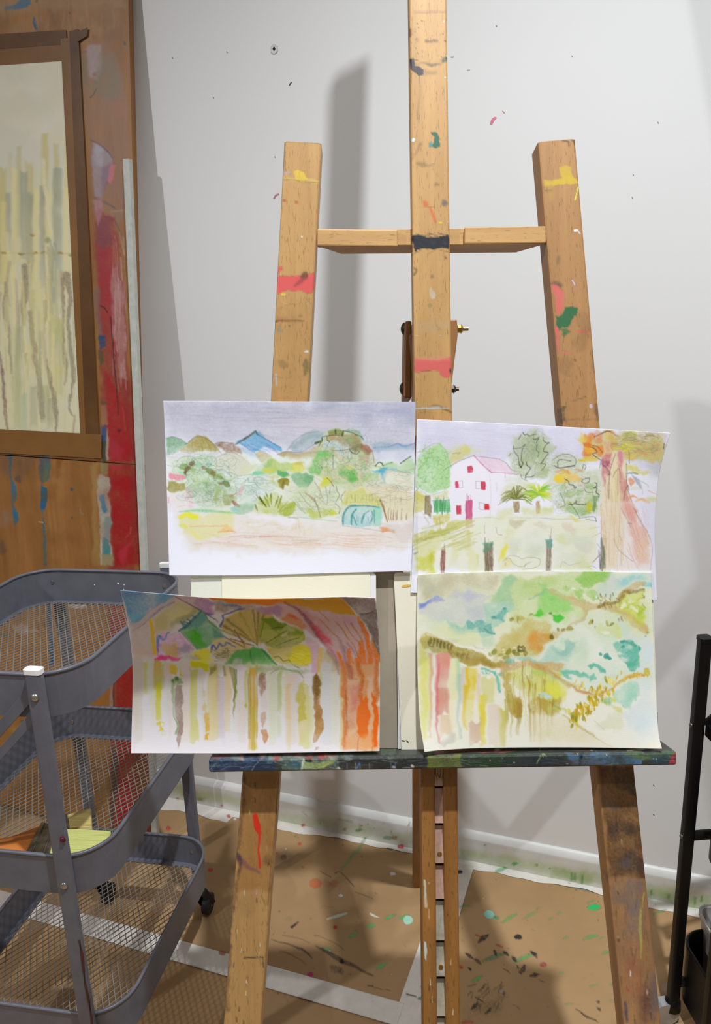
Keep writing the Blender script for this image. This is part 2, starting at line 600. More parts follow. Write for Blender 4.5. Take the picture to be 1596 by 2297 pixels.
# right hand sheet
FC.z(880, 1680, .4486)
FC.blob(488, 827, 27, 22, (140, 205, 190), .95, .8, 1.2).blob(1010, 792, 32, 16, (55, 190, 105), .97, .7, 1)
FC.line([(515, 840), (530, 845)], 14, (45, 150, 95), .9)
for a, b, w in [((550, 868), (620, 828), 18), ((655, 850), (725, 815), 10), ((720, 805), (740, 792), 7), ((960, 955), (1028, 930), 18), ((860, 950), (885, 943), 12), ((785, 855), (805, 845), 10), ((825, 825), (850, 815), 9), ((1035, 948), (1060, 942), 8), ((1050, 1025), (1085, 1015), 16), ((990, 1190), (1030, 1182), 8), ((1085, 1178), (1118, 1174), 8), ((868, 1280), (905, 1275), 10), ((1085, 1260), (1112, 1256), 6), ((455, 1060), (570, 1020), 26), ((610, 1065), (720, 1022), 22), ((400, 1165), (450, 1135), 20), ((840, 1125), (860, 1118), 10), ((335, 790), (395, 785), 8), ((700, 905), (712, 908), 8), ((975, 770), (1010, 755), 8), ((1310, 830), (1370, 805), 10)]:
    FC.line([a, ((a[0] + b[0]) / 2, (a[1] + b[1]) / 2 - 2), b], [w * .4, w, w * .4], (72, 165, 95) if w < 24 else (85, 135, 90), .8, 1, 1.2)
for a, b, w in [((440, 965), (482, 930), 26), ((375, 1022), (400, 1040), 22), ((410, 1045), (445, 1072), 22), ((600, 1040), (622, 1058), 18), ((645, 1125), (660, 1085), 26), ((690, 1135), (735, 1128), 20), ((565, 1010), (582, 1030), 18), ((505, 1010), (520, 1030), 18), ((380, 1090), (395, 1105), 12), ((560, 1098), (590, 1120), 8), ((695, 1015), (722, 1045), 20), ((925, 1302), (1025, 1358), 12), ((1020, 1262), (1030, 1270), 14), ((1022, 1290), (1035, 1305), 14), ((625, 1080), (630, 1105), 9), ((735, 1152), (765, 1165), 5), ((400, 1300), (430, 1270), 22), ((470, 1325), (490, 1295), 14), ((420, 1240), (465, 1270), 8), ((600, 1275), (640, 1305), 3)]:
    FC.line([a, ((a[0] + b[0]) / 2 + 2, (a[1] + b[1]) / 2), b], [w * .5, w, w * .4], BLK, .9, 1, 2.2)
FC.blob(630, 942, 20, 13, (42, 40, 40), .95, .8, 1.5).blob(338, 614, 14, 10, (40, 38, 60), .95, .8, 1)
FC.blob(470, 1290, 110, 70, (70, 55, 42), .35, 14, 6, -30, 0, .6)
FC.hatch(370, 1180, 560, 1330, 26, 40, -50, [BLK, (80, 65, 55)], 7, .5, 25)
FC.blob(757, 1078, 22, 14, (170, 60, 75), .85, 1, 2.5).blob(345, 1094, 10, 8, (190, 50, 60), .85, .8, 1).blob(375, 1368, 34, 10, (180, 80, 50), .8, 1, 2)
FC.line([(420, 930), (450, 942)], 6, (170, 45, 45), .9).line([(525, 980), (553, 990)], 8, (180, 50, 45), .9)
FC.blob(545, 1212, 9, 9, (160, 190, 180), .8, 1, 1).blob(560, 1222, 8, 10, (70, 55, 100), .7, 1, 1)
FC.blob(1365, 1195, 26, 22, (200, 200, 205), .25, 6, 3).blob(460, 745, 8, 7, (205, 185, 140), .8, .8, 1)
FC.spots(340, 700, 1300, 1370, 40, 4, [(110, 80, 52), (95, 70, 48), (160, 130, 95)], .5)
FC.blob(545, 603, 34, 9, (45, 165, 95), .9, .8, 1.4, -18).blob(615, 574, 16, 8, (40, 150, 90), .95, .7, 1).blob(724, 580, 9, 6, (40, 140, 85), .95, .7, 1)
FC.blob(150, 1192, 7, 6, (120, 80, 60), .8, .8, 1).line([(75, 1228), (120, 1236)], [9, 4], BLK, .9).blob(145, 1245, 20, 8, (60, 130, 115), .6, 2, 2)
FC.blob(10, 625, 10, 8, (225, 222, 225), .9, .7, 1)
# green wash along the baseboard
FC.z(0, 0, 1)
FC.poly([(600, 1812), (930, 1872), (930, 1898), (600, 1838)], (172, 180, 128), .55, 8, 3, 0)
FC.poly([(1030, 1900), (1380, 1965), (1596, 2008), (1596, 2040), (1360, 1988), (1030, 1924)], (166, 184, 112), .6, 8, 3, 0)
FC.poly([(1240, 1945), (1330, 1962), (1330, 1985), (1240, 1968)], (148, 176, 92), .5, 5, 3, 0)
FC.poly([(1440, 1990), (1596, 2020), (1596, 2042), (1440, 2012)], (150, 178, 100), .5, 5, 3, 0)
for x, y, h in [(1283, 1958, 14), (1290, 1958, 12), (1306, 1964, 16), (1462, 1998, 8), (1560, 2012, 16), (1576, 2010, 10), (1500, 2006, 8), (1530, 2008, 6)]:
    FC.line([(x, y), (x, y + h)], [4, 7], (88, 140, 62), .8, 1, 1)
FC.spots(640, 1800, 925, 1890, 14, 2.0, [GRN, (60, 110, 70), RED], .8)
FC.spots(1040, 1890, 1590, 2030, 16, 1.6, [(90, 140, 80), (70, 70, 60)], .8)
FC.line([(760, 1838), (790, 1844)], 5, (120, 140, 85), .5)


def floor_sheet(name, s_lines, t_lines, z, mat, label, cat, group=None, edge_fn=None):
    S, T = np.meshgrid(s_lines, t_lines)
    if edge_fn is not None: T = edge_fn(S, T)
    V = WALL0 + S.ravel()[:, None] * WDIR - T.ravel()[:, None] * WN
    V[:, 2] = z + 0.0004 * np.sin(S.ravel() * 37) * np.sin(T.ravel() * 29)
    nu, nv = len(s_lines), len(t_lines)
    F = grid_faces(nu, nv)
    col = FC.sample(V)
    # underside + rim so that the sheet is a thin solid
    b = np.concatenate([np.arange(nu), nu - 1 + nu * np.arange(1, nv), nu * nv - 2 - np.arange(nu - 1), nu * (nv - 2 - np.arange(nv - 2))])
    VB = V[b].copy(); VB[:, 2] = z - 0.0008
    n0 = len(V); k = np.arange(len(b))
    F2 = np.stack([b, b[(k + 1) % len(b)], n0 + (k + 1) % len(b), n0 + k], 1)
    V = np.vstack([V, VB]); col = np.vstack([col, np.zeros((len(b), 4))])
    o = mesh_obj(name, V, np.vstack([F, F2]), mat, None, False, col)
    return tag(o, label, cat, group)


def lines(*seg):
    out = []
    for a, b, st in seg:
        out.append(np.arange(a, b, st))
    out.append([seg[-1][1]])
    return np.concatenate(out)


mk = Mat('kraft_paper', 0.75, 0, 0.25)
kf = mk.noise(420, 3); kg = mk.noise(5, 4); kh = mk.noise(1, 3, mk.coord((9, 90, 9)))
kc = mk.ramp(kg, [(0.3, (170, 136, 96)), (0.7, (184, 150, 108))])
kc = mk.mix(kc, (134, 104, 72), mk.ramp(kf, [(0.6, (0, 0, 0)), (0.78, (90, 90, 90))]))
mk.base(mk.overlay(kc)); mk.bump(kg, 0.25, 0.004)
M_KRAFT = mk.m
mt = Mat('masking_paper', 0.65, 0, 0.3)
tf = mt.noise(30, 5); tg = mt.noise(150, 3)
tc = mt.ramp(tf, [(0.3, (224, 218, 210)), (0.7, (238, 232, 224))])
tc = mt.mix(tc, (176, 168, 158), mt.ramp(tg, [(0.58, (0, 0, 0)), (0.75, (110, 110, 110))]))
mt.base(mt.overlay(tc)); mt.bump(tf, 0.2, 0.002)
M_TAPE = mt.m
KG = 'brown paper sheets covering the floor'
TG = 'pale masking strips holding down the floor paper'
floor_sheet('floor_paper', lines((-2.0, -.5, .1), (-.5, .47, .0024)), lines((.03, .455, .0024)), .0014, M_KRAFT, 'brown paper floor sheet between the wall and the front tape, behind the easel', 'floor paper', KG)
floor_sheet('floor_paper', lines((.50, 1.12, .0024), (1.12, 2.4, .1)), lines((.03, .5, .0024), (.5, 2.6, .1)), .0014, M_KRAFT, 'brown paper floor sheet on the right with green and black paint marks', 'floor paper', KG)
floor_sheet('floor_paper', lines((-2.0, -.4, .1), (-.4, .47, .004)), lines((.46, .72, .004), (.72, 2.6, .1)), .0014, M_KRAFT, 'brown paper floor sheet in the foreground under the grey cart', 'floor paper', KG)


def wavy(S, T):
    e = .036 + .006 * np.sin(S * 14 + 1) + .004 * np.sin(S * 31) + .0015 * np.sin(S * 97) + .026 * (S < -.12)
    return T / .04 * e


floor_sheet('masking_strip', lines((-2.0, -.5, .1), (-.5, 1.12, .003), (1.12, 2.4, .1)), np.linspace(.0, .04, 16), .0030, M_TAPE, 'pale ragged masking strip running along the foot of the wall', 'masking tape', TG, wavy)
floor_sheet('masking_strip', lines((.452, .514, .003)), lines((.03, .6, .003), (.6, 2.4, .1)), .0034, M_TAPE, 'pale masking strip running away from the wall behind the easel mast', 'masking tape', TG)
floor_sheet('masking_strip', lines((-2.0, -.4, .1), (-.4, .462, .003)), np.linspace(.432, .481, 18), .0038, M_TAPE, 'pale masking strip in the foreground, passing under the grey cart', 'masking tape', TG)

# ---- baseboard
mb = Mat('baseboard_paint', 0.4, 0, 0.5)
bf = mb.noise(12, 4)
mb.base(mb.overlay(mb.ramp(bf, [(0.3, (212, 212, 206)), (0.7, (226, 226, 222))])))
prof = [(0, .0012), (.013, .0012)] + [(.014, z) for z in np.linspace(.004, .062, 16)] + [(.0135, .065), (.006, .074), (.003, .077), (0, .078)]
S = lines((-2.9, -.5, .2), (-.5, 1.1, .004), (1.1, 2.5, .2))
V = np.array([wall_pt(s, t, z) for s in S for (t, z) in prof])
Fb = grid_faces(len(prof), len(S))
bo = mesh_obj('baseboard_back', V, Fb, mb.m, None, False, FC.sample(V))
tag(bo, kind='structure')

# ---- small marks on the wall
M_PINK = plain('pink_paint', (226, 130, 150), 0.6)
M_GREYM = plain('grey_scuff', (150, 150, 150), 0.7)
M_DARKM = plain('dark_scuff', (70, 66, 62), 0.7)


def wall_smear(px, mat, h=0.0004):
    P = [on_plane(x, y, WALL0 - WN * .0002, WN) for x, y in smooth_pts(px + px[:1], 3)[:-1]]
    MB().prism(P, -WN * h).build('paint_smear', mat, wall)


wall_smear([(1100, 278), (1103, 268), (1110, 262), (1115, 264), (1109, 271), (1104, 280)], M_PINK)
wall_smear([(1127, 248), (1131, 250), (1133, 254), (1130, 252)], M_PINK)
wall_smear([(648, 192), (653, 184), (655, 185), (651, 191)], M_DARKM)
wall_smear([(613, 445), (619, 436), (626, 434), (626, 437), (620, 440), (617, 446)], plain('red_scuff', (190, 130, 140), 0.7))
for x, y in [(1476, 273), (1420, 390), (1113, 56), (1418, 441), (1283, 124), (386, 128), (508, 115), (478, 217), (616, 350), (1466, 1760), (1466, 1826)]:
    wall_smear([(x, y), (x + 2, y + 1), (x + 3, y + 4), (x + 1, y + 3)], M_GREYM if y < 1500 else M_DARKM)
for x, y in [(1012, 126), (1048, 155)]:
    wall_smear([(x, y), (x + 6, y - 1), (x + 7, y + 2), (x + 1, y + 3)], plain('yellow_scuff', (206, 206, 188), 0.7))
# wall anchor with a screw hole
pc = on_plane(616, 110, WALL0, WN)
an = root('wall_anchor', loc_mat(pc), 'small white plug with a dark screw hole high on the wall', 'wall plug')
up3 = np.array([0, 0, 1.0])
V = [pc + WDIR * .0075 * cos(a) * (1.15 if k % 2 else .95) + up3 * .0075 * sin(a) * 1.2 for k, a in enumerate(np.linspace(0, 2 * pi, 13)[:-1])]
MB().prism(V, -WN * .0016).build('plug', plain('plug_plastic', (205, 205, 202), .5), an, bevel=.0004)
V = [pc + WDIR * .0028 * cos(a) - WN * .0016 + up3 * .0034 * sin(a) for a in np.linspace(0, 2 * pi, 11)[:-1]]
MB().prism(V, -WN * .0004).build('screw_hole', plain('hole_dark', (40, 36, 34), .9), an)

# ================================================================== PLYWOOD PANELS AGAINST THE WALL
BR0 = on_z(349, 1895, 0.002)                       # lower right corner on the floor
BRT = on_plane(288, 0, WALL0 - WN * .030, WN)      # a point higher on the right edge
BUP = (BRT - BR0) / np.linalg.norm(BRT - BR0)
BLEFT = -WDIR
BNRM = np.cross(BUP, BLEFT); BNRM /= np.linalg.norm(BNRM)
if BNRM @ (CAMP - BR0) < 0: BNRM = -BNRM
BLEFT = np.cross(BUP, BNRM); BLEFT /= np.linalg.norm(BLEFT)
if BLEFT @ WDIR > 0: BLEFT = -BLEFT


def bpt(u, v, w=0.0):
    return BR0 + BLEFT * u + BUP * v + BNRM * w


def b_uv(x, y):
    p = on_plane(x, y, BR0, BNRM) - BR0
    return p @ BLEFT, p @ BUP


PC = Canvas(-260, -60, 380, 1920, seed=11)
PC.z(0, 0, .2873)
# upper strip of the panel right of the taped painting
PC.poly([(680, 340), (840, 320), (930, 520), (980, 800), (1010, 1240), (1000, 1640), (860, 1900), (740, 1700), (700, 1100), (640, 700), (650, 420)], (150, 118, 104), .55, 10, 5)
PC.poly([(680, 350), (790, 350), (800, 500), (770, 640), (690, 600)], (176, 158, 160), .8, 4, 2)
PC.poly([(790, 430), (880, 420), (950, 640), (940, 760), (820, 760), (720, 700), (740, 600)], (134, 122, 98), .75, 9, 4)
PC.poly([(640, 470), (680, 460), (690, 690), (650, 640)], (118, 116, 84), .6, 5, 3)
PC.poly([(840, 790), (960, 760), (985, 900), (900, 900)], (168, 110, 84), .6, 8, 4)
PC.poly([(720, 1110), (760, 1120), (870, 1210), (880, 1300), (830, 1420), (800, 1540), (740, 1540), (715, 1300)], (160, 148, 160), .8, 3, 2)
PC.poly([(730, 1120), (800, 1150), (800, 1300), (740, 1290)], (178, 174, 182), .7, 6, 3)
PC.poly([(800, 1300), (870, 1270), (850, 1420), (800, 1520)], (128, 88, 118), .6, 6, 3)
PC.poly([(860, 1290), (905, 1290), (895, 1370), (860, 1440), (840, 1420)], (216, 112, 128), .85, 2, 2)
PC.line([(710, 1095), (780, 1130), (840, 1180), (878, 1230)], 9, (92, 74, 78), .8, 1.5)
PC.line([(735, 1545), (820, 1580), (900, 1625)], 14, (104, 80, 92), .7, 2).line([(820, 1690), (890, 1720), (930, 1790), (940, 1860)], 10, (92, 70, 82), .7, 2)
PC.line([(870, 1650), (1000, 1643)], 8, (196, 160, 132), .7, 1.5)
PC.line([(705, 760), (730, 740), (752, 690)], [10, 8, 3], (40, 42, 52), .9).line([(640, 412), (680, 405)], 6, (40, 42, 52), .9)
PC.line([(765, 1990), (830, 1970), (870, 1900)], 7, (62, 32, 52), .85).line([(780, 2000), (820, 2010)], 6, (62, 32, 52), .85)
PC.blob(975, 335, 12, 16, (40, 62, 56), .8, 1, 2).blob(738, 585, 16, 12, (150, 84, 84), .6, 2, 2)
# red field
PC.poly([(750, 1640), (800, 1620), (880, 1700), (930, 1850), (960, 2300), (1005, 3000), (1030, 4000), (1100, 6500), (870, 6500), (830, 4000), (790, 3000), (770, 2300), (740, 1900)], (152, 48, 52), .85, 5, 4)
PC.poly([(760, 1950), (880, 1950), (900, 2300), (880, 2700), (850, 2550), (790, 2500)], (170, 42, 52), .7, 7, 4)
PC.poly([(760, 1700), (850, 1680), (880, 1850), (800, 1960), (750, 1900)], (128, 66, 82), .7, 6, 4)
PC.poly([(740, 1560), (800, 1550), (810, 1640), (770, 1760), (750, 1720)], (188, 136, 146), .75, 4, 3)
PC.poly([(880, 2110), (920, 2090), (960, 2350), (980, 2700), (985, 2960), (930, 2960), (900, 2700), (870, 2350), (850, 2250)], (178, 128, 122), .85, 4, 5)
PC.hatch(880, 1900, 985, 2950, 60, 220, 88, [(200, 168, 160), (170, 100, 96), (196, 150, 146)], 8, .5, 3)
PC.z(0, 600, .3048)
PC.poly([(770, 760), (900, 980), (1010, 1000), (1010, 1430), (810, 1430), (790, 1000)], (176, 22, 34), .8, 6, 4)
PC.poly([(960, 760), (1015, 760), (1030, 1430), (950, 1430), (905, 1000)], (146, 50, 36), .75, 8, 4)
PC.poly([(810, 1470), (960, 1450), (1035, 1500), (1050, 2190), (835, 2190)], (172, 18, 26), .85, 6, 4)
PC.poly([(930, 1450), (1035, 1450), (1052, 2190), (990, 2190), (960, 1700)], (140, 46, 38), .7, 9, 4)
PC.poly([(850, 2100), (900, 2060), (1010, 1960), (1005, 1985), (940, 2080), (900, 2190)], (200, 60, 82), .6, 5, 5)
PC.poly([(800, 1230), (880, 1320), (890, 1420), (820, 1400)], (186, 56, 82), .6, 6, 4).blob(860, 1480, 40, 18, (202, 58, 84), .7, 4, 3)
PC.line([(815, 365), (830, 560), (850, 800), (873, 1090)], [8, 7, 8, 5], (52, 22, 24), .9, .8)
PC.line([(740, 280), (770, 295), (790, 330)], 8, (44, 20, 24), .9)
PC.line([(905, 1030), (922, 1200)], 6, (206, 92, 82), .7).blob(877, 1195, 13, 13, (92, 24, 32), .8, 1.5, 2)
PC.line([(965, 1915), (955, 1960), (925, 1985)], [10, 6, 5], (216, 110, 112), .7)
# pale run between the brown field and the red
PC.poly([(690, 150), (735, 150), (750, 480), (720, 500), (700, 300)], (128, 104, 96), .7, 3, 2)
PC.poly([(722, 495), (775, 500), (780, 560), (735, 610)], (36, 76, 122), .9, 2, 3).poly([(728, 600), (768, 620), (772, 690), (735, 745)], (72, 88, 54), .85, 2, 3)
PC.poly([(748, 985), (780, 985), (785, 1010), (750, 1010)], (70, 92, 64), .8, 2, 2).poly([(745, 1010), (785, 1010), (790, 1160), (745, 1160)], (176, 142, 106), .6, 3, 3)
PC.poly([(742, 1180), (770, 1165), (790, 1250), (770, 1290), (748, 1280)], (40, 92, 148), .9, 1.5, 3).poly([(745, 1285), (790, 1270), (785, 1440), (750, 1440)], (40, 78, 60), .9, 2, 3)
PC.poly([(785, 1180), (802, 1260), (800, 1420), (782, 1420)], (196, 188, 164), .85, 1.5, 2)
PC.poly([(735, 1440), (805, 1445), (805, 1530), (760, 1530)], (146, 150, 92), .85, 2, 3)
PC.poly([(712, 1560), (745, 1530), (805, 1540), (815, 1830), (825, 2190), (745, 2190), (735, 1800)], (186, 180, 164), .88, 2, 3)
PC.poly([(748, 1680), (785, 1680), (790, 1790), (765, 1800)], (44, 122, 160), .85, 2, 4).poly([(760, 1820), (815, 1820), (820, 2000), (770, 2010)], (120, 146, 142), .7, 3, 4)
PC.poly([(765, 1990), (810, 2010), (805, 2110), (760, 2100)], (40, 130, 142), .8, 2, 3).poly([(745, 2100), (830, 2110), (835, 2190), (745, 2190)], (150, 140, 92), .7, 3, 3)
PC.poly([(665, 1470), (720, 1450), (715, 1700), (740, 2190), (680, 2190), (690, 1800)], (176, 144, 84), .65, 4, 3)
PC.line([(744, 2000), (746, 2190)], 5, (230, 226, 210), .9)
# brown lower panel field, blue runs
PC.poly([(60, 1370), (88, 1370), (90, 1560), (120, 1620), (128, 1700), (95, 1740), (132, 1800), (135, 1860), (110, 1905), (92, 1860), (80, 1600)], (32, 118, 152), .92, 1.2, 1.5)
PC.poly([(284, 1375), (372, 1380), (370, 1480), (360, 1560), (300, 1600), (290, 1500)], (40, 92, 116), .85, 3, 3).poly([(298, 1600), (345, 1620), (348, 1720), (325, 1790), (300, 1770)], (20, 104, 148), .95, 1.2, 1.5)
PC.line([(310, 1780), (320, 1830), (322, 1920), (335, 2190)], [16, 6, 20, 26], (28, 112, 142), .9, 1, 1.5)
PC.poly([(325, 1440), (372, 1440), (350, 1560), (310, 1590)], (96, 128, 92), .6, 3, 3)
PC.poly([(410, 1420), (455, 1420), (445, 1530), (425, 1560)], (140, 82, 30), .7, 3, 2)
PC.blob(531, 1632, 13, 16, (36, 84, 110), .9, 1, 1).blob(530, 1838, 8, 14, (70, 88, 78), .8, 1, 1).line([(590, 1770), (600, 1810), (615, 1815)], 8, (160, 150, 150), .6)
PC.poly([(0, 1380), (270, 1390), (250, 1500), (150, 1560), (0, 1500)], (106, 84, 74), .5, 12, 5)
PC.poly([(0, 1800), (60, 1790), (75, 1900), (0, 1920)], (150, 124, 108), .5, 8, 4)
PC.blob(130, 1560, 22, 28, (72, 62, 78), .6, 3, 3).blob(0, 2060, 40, 60, (80, 70, 74), .5, 6, 4)
PC.line([(285, 1872), (315, 1876)], 7, (226, 212, 170), .9)
PC.wash(0, 1500, 660, 2190, [(150, 98, 46), (128, 82, 38), (168, 116, 62)], 40, 60, .3, 10, 6)
# top: blue patch and grey film
PC.z(0, 0, .2873)
PC.poly([(30, 45), (90, 45), (120, 30), (150, 0), (150, -100), (245, -100), (248, 30), (200, 60), (110, 78), (95, 70), (30, 82)], (24, 98, 156), .95, 1, 2)
PC.poly([(258, 120), (275, 150), (290, 235), (265, 235), (252, 180)], (28, 84, 128), .9, 1, 1.5)
PC.poly([(280, -40), (298, -40), (296, 20), (278, 18)], (44, 46, 60), .85, 1.5, 2).blob(545, 103, 6, 14, (44, 46, 70), .9, 1, 1, -20)
PC.poly([(-100, -60), (980, -60), (980, 60), (500, 70), (-100, 110)], (170, 142, 110), .5, 10, 5)
PC.wash(0, 60, 960, 320, [(150, 116, 80), (172, 136, 98), (128, 92, 56)], 36, 60, .35, 8, 5)
PC.hatch(0, 80, 980, 320, 60, 130, 88, [(132, 96, 58), (178, 144, 106)], 10, .3, 8)
PC.z(0, 1240, .3008)
# behind the cart
PC.poly([(345, 380), (375, 380), (400, 600), (400, 840), (370, 860), (365, 620)], (18, 92, 132), .92, 1.2, 2)
PC.blob(590, 400, 70, 22, (222, 214, 208), .85, 1.5, 4).poly([(455, 390), (520, 410), (470, 440), (500, 480), (460, 500)], (196, 176, 162), .6, 3, 4)
PC.blob(165, 570, 55, 30, (196, 176, 166), .65, 3, 6).line([(180, 590), (190, 720), (200, 860)], 14, (176, 152, 140), .5, 3, 3).line([(180, 580), (285, 595)], 10, (206, 192, 182), .7, 2, 3)
PC.poly([(820, 890), (855, 890), (845, 1190), (812, 1190)], (168, 158, 140), .75, 2, 2).line([(850, 900), (848, 1190)], 10, (70, 44, 30), .8, 1)
PC.poly([(870, 860), (1000, 860), (990, 2200), (880, 2200)], (158, 16, 22), .8, 3, 3).poly([(1000, 1300), (1170, 1300), (1200, 2100), (1000, 2100)], (112, 32, 26), .7, 6, 3)
PC.poly([(690, 950), (820, 930), (800, 1190), (600, 1190)], (166, 106, 46), .6, 8, 4).line([(710, 1150), (715, 1190)], 16, (206, 176, 40), .9, 1.5)
PC.poly([(835, 1440), (875, 1440), (880, 1729), (848, 2100), (820, 2100)], (62, 74, 66), .75, 3, 2)
PC.poly([(130, 1560), (150, 1560), (120, 1640)], (190, 150, 40), .4, 4, 3)
PC.blob(58, 620, 14, 12, (40, 130, 120), .8, 1, 2).wash(0, 400, 800, 1700, [(150, 98, 50), (136, 90, 48), (170, 126, 82), (120, 78, 40)], 60, 60, .3, 10, 6)
PC.blob(205, 1250, 60, 14, (40, 100, 120), .8, 2, 3).poly([(90, 1310), (125, 1310), (110, 1440), (95, 1440)], (196, 156, 40), .5, 4, 3)
PC.poly([(880, 1700), (990, 1700), (980, 2000), (870, 2000)], (182, 26, 60), .5, 8, 5).poly([(1050, 1900), (1150, 1900), (1160, 2200), (1040, 2200)], (150, 66, 36), .8, 3, 3)
PC.hatch(0, 350, 800, 1700, 80, 200, 90, [(120, 80, 44), (176, 128, 80)], 8, .25, 3)

mp = Mat('plywood', 0.42, 0, 0.45)
pg = mp.noise(1, 5, mp.coord((22, 22, 1.8)), .6, .8); pb = mp.noise(4, 4)
pc_ = mp.ramp(pg, [(0.25, (142, 94, 44)), (0.75, (178, 126, 70))])
pc_ = mp.mix(pc_, (112, 72, 34), mp.ramp(pb, [(0.5, (0, 0, 0)), (0.8, (120, 120, 120))]))
mp.base(mp.overlay(pc_)); mp.bump(pg, .2, .0008)
M_PLY = mp.m
seam_v = 0.5 * (b_uv(0, 1020)[1] + b_uv(315, 1043)[1])


def panel(v0, v1, e0, e1, label, dv):
    """e0/e1: photo points of the lower and upper end of its right edge"""
    us = lines((0, .42, .0026), (.42, 1.15, .06)); vs = lines((v0, v1, dv))
    (ua, va), (ub, vb) = b_uv(*e0), b_uv(*e1)
    ur = lambda v: ua + (ub - ua) * (v - va) / (vb - va)
    Ug, Vg = np.meshgrid(us, vs)
    Ug = Ug + ur(Vg)
    P = BR0 + Ug.ravel()[:, None] * BLEFT + Vg.ravel()[:, None] * BUP
    F = grid_faces(len(us), len(vs)); col = PC.sample(P)
    c = [bpt(ur(v0), v0), bpt(ur(v0) + 1.15, v0), bpt(ur(v1) + 1.15, v1), bpt(ur(v1), v1)]
    Q = np.array(c + [p - BNRM * .016 for p in c])
    n = len(P)
    F2 = np.array([[4, 5, 6, 7], [0, 1, 5, 4], [1, 2, 6, 5], [2, 3, 7, 6], [3, 0, 4, 7]]) + n
    o = mesh_obj('plywood_panel', np.vstack([P, Q]), np.vstack([F, F2]), M_PLY, None, False, np.vstack([col, np.zeros((8, 4))]))
    return tag(o, label, 'wood panel', 'plywood panels leaning on the wall')


panel(0.0, seam_v - .0012, (349, 1893), (316, 1043), 'lower paint-stained plywood panel standing on the floor behind the grey cart', .0026)
panel(seam_v + .0012, 2.0, (314, 1040), (288, 0), 'upper brown plywood panel leaning on the wall, a painting taped to it', .0026)

# ---- taped watercolour on the upper panel
AC = Canvas(-260, 80, 240, 1040, base=(200, 197, 180), seed=21)
AC.z(0, 0, .2873)
AC.wash(0, 450, 560, 1100, [(212, 206, 188), (196, 192, 172), (206, 196, 168)], 50, 90, .35, 14, 8)
AC.poly([(-900, 1500), (580, 1350), (620, 3600), (-900, 3600)], (204, 196, 138), .5, 60, 8, 0)
for x, y, h, w, c in [(350, 1040, 900, 50, (184, 168, 96)), (150, 1140, 700, 40, (176, 166, 110)), (440, 1130, 800, 40, (178, 168, 104)), (230, 1260, 900, 60, (180, 168, 108)), (20, 1290, 900, 60, (178, 164, 92)), (520, 1020, 500, 20, (206, 190, 100)), (80, 1200, 300, 30, (190, 180, 150))]:
    AC.drip(x, y, y + h, w, c, .5, 5, 2.2, .5)
for x, y, h, w in [(65, 1480, 460, 46), (185, 1330, 700, 56), (330, 1440, 800, 40), (450, 1330, 1000, 70), (235, 1500, 500, 40), (420, 1900, 700, 60)]:
    AC.drip(x, y, y + h, w, (132, 140, 136), .5, 4, 2.0, .4)
for x, y in [(285, 1480), (110, 1300), (380, 1480), (520, 1480), (30, 1560), (255, 2050)]:
    AC.drip(x, y, y + 900, 40, (222, 206, 140), .5, 5, 2.2, .5)
AC.line([(335, 1250), (345, 1400), (375, 1620), (390, 1750), (430, 1950)], [26, 26, 24, 20, 10], (214, 206, 178), .7, 1.5, 2)
for x, y in [(20, 1975), (270, 1978), (550, 1985), (255, 1830), (150, 1975), (340, 1975), (470, 1975)]:
    AC.blob(x, y, 22, 8, (138, 112, 40), .6, 2, 3)
AC.line([(0, 1975), (570, 1980)], 6, (150, 130, 60), .35, 2)
AC.blob(375, 1880, 30, 18, (90, 110, 84), .5, 3, 4, 30)
AC.z(0, 600, .3048)
for pts, w, a in [([(185, 0), (185, 200), (170, 300), (180, 430)], [40, 50, 30, 14], .75), ([(330, 260), (325, 480), (335, 680), (375, 850), (410, 1050), (418, 1220)], [30, 16, 22, 30, 40, 10], .75), ([(465, 90), (470, 330), (465, 500), (485, 700), (480, 870)], [30, 20, 14, 30, 12], .75), ([(490, 60), (520, 200), (505, 400), (520, 600), (540, 780), (530, 960)], [60, 30, 26, 26, 34, 6], .75), ([(220, 330), (235, 480), (255, 650), (290, 830), (310, 1100)], [30, 34, 40, 34, 40], .6), ([(40, 120), (50, 380), (75, 540), (85, 780)], [36, 40, 26, 12], .6), ([(518, 940), (525, 1090)], [18, 10], .8), ([(540, 1100), (535, 1230)], [20, 16], .5), ([(0, 620), (15, 800), (40, 1080), (60, 1200)], [12, 20, 24, 12], .85), ([(185, 640), (185, 720)], [16, 8], .8)]:
    AC.line(pts, w, (122, 108, 92) if a < .85 else (120, 96, 92), a * .85, 1.6, 2.2)
for x, y0, y1, w, c in [(130, 450, 1200, 50, (150, 156, 110)), (330, 900, 1180, 60, (150, 154, 120)), (180, 950, 1200, 40, (150, 170, 140)), (250, 900, 1200, 50, (140, 146, 116)), (370, 1000, 1210, 40, (140, 140, 110)), (430, 400, 950, 60, (176, 170, 96)), (400, 0, 600, 60, (160, 166, 136))]:
    AC.drip(x, y0, y1, w, c, .45, 5, 2, .6)
for k in range(46):
    x = AC.r.uniform(-20, 600); y = AC.r.uniform(-250, 500); h = AC.r.uniform(250, 800); w = AC.r.uniform(8, 34)
    j1, j2 = AC.r.normal(0, 8, 2)
    AC.line([(x, y), (x + j1, y + h * .4), (x + j1 + j2, y + h * .75), (x + j2, min(y + h, 1200))], [w, w * .8, w * .5, w * .3], [(176, 172, 128), (150, 150, 124), (214, 202, 132), (164, 148, 116), (196, 190, 150), (222, 210, 150)][k % 6], .5, 2.2, 1.2)
AC.line([(345, 405), (335, 440)], 8, (228, 220, 160), .8)
AC.hatch(0, 0, 600, 1200, 90, 240, 90, [(216, 206, 140), (168, 160, 110), (226, 216, 160), (186, 176, 120)], 9, .28, 2)


AC.c = np.minimum(AC.c * 1.16, 248)


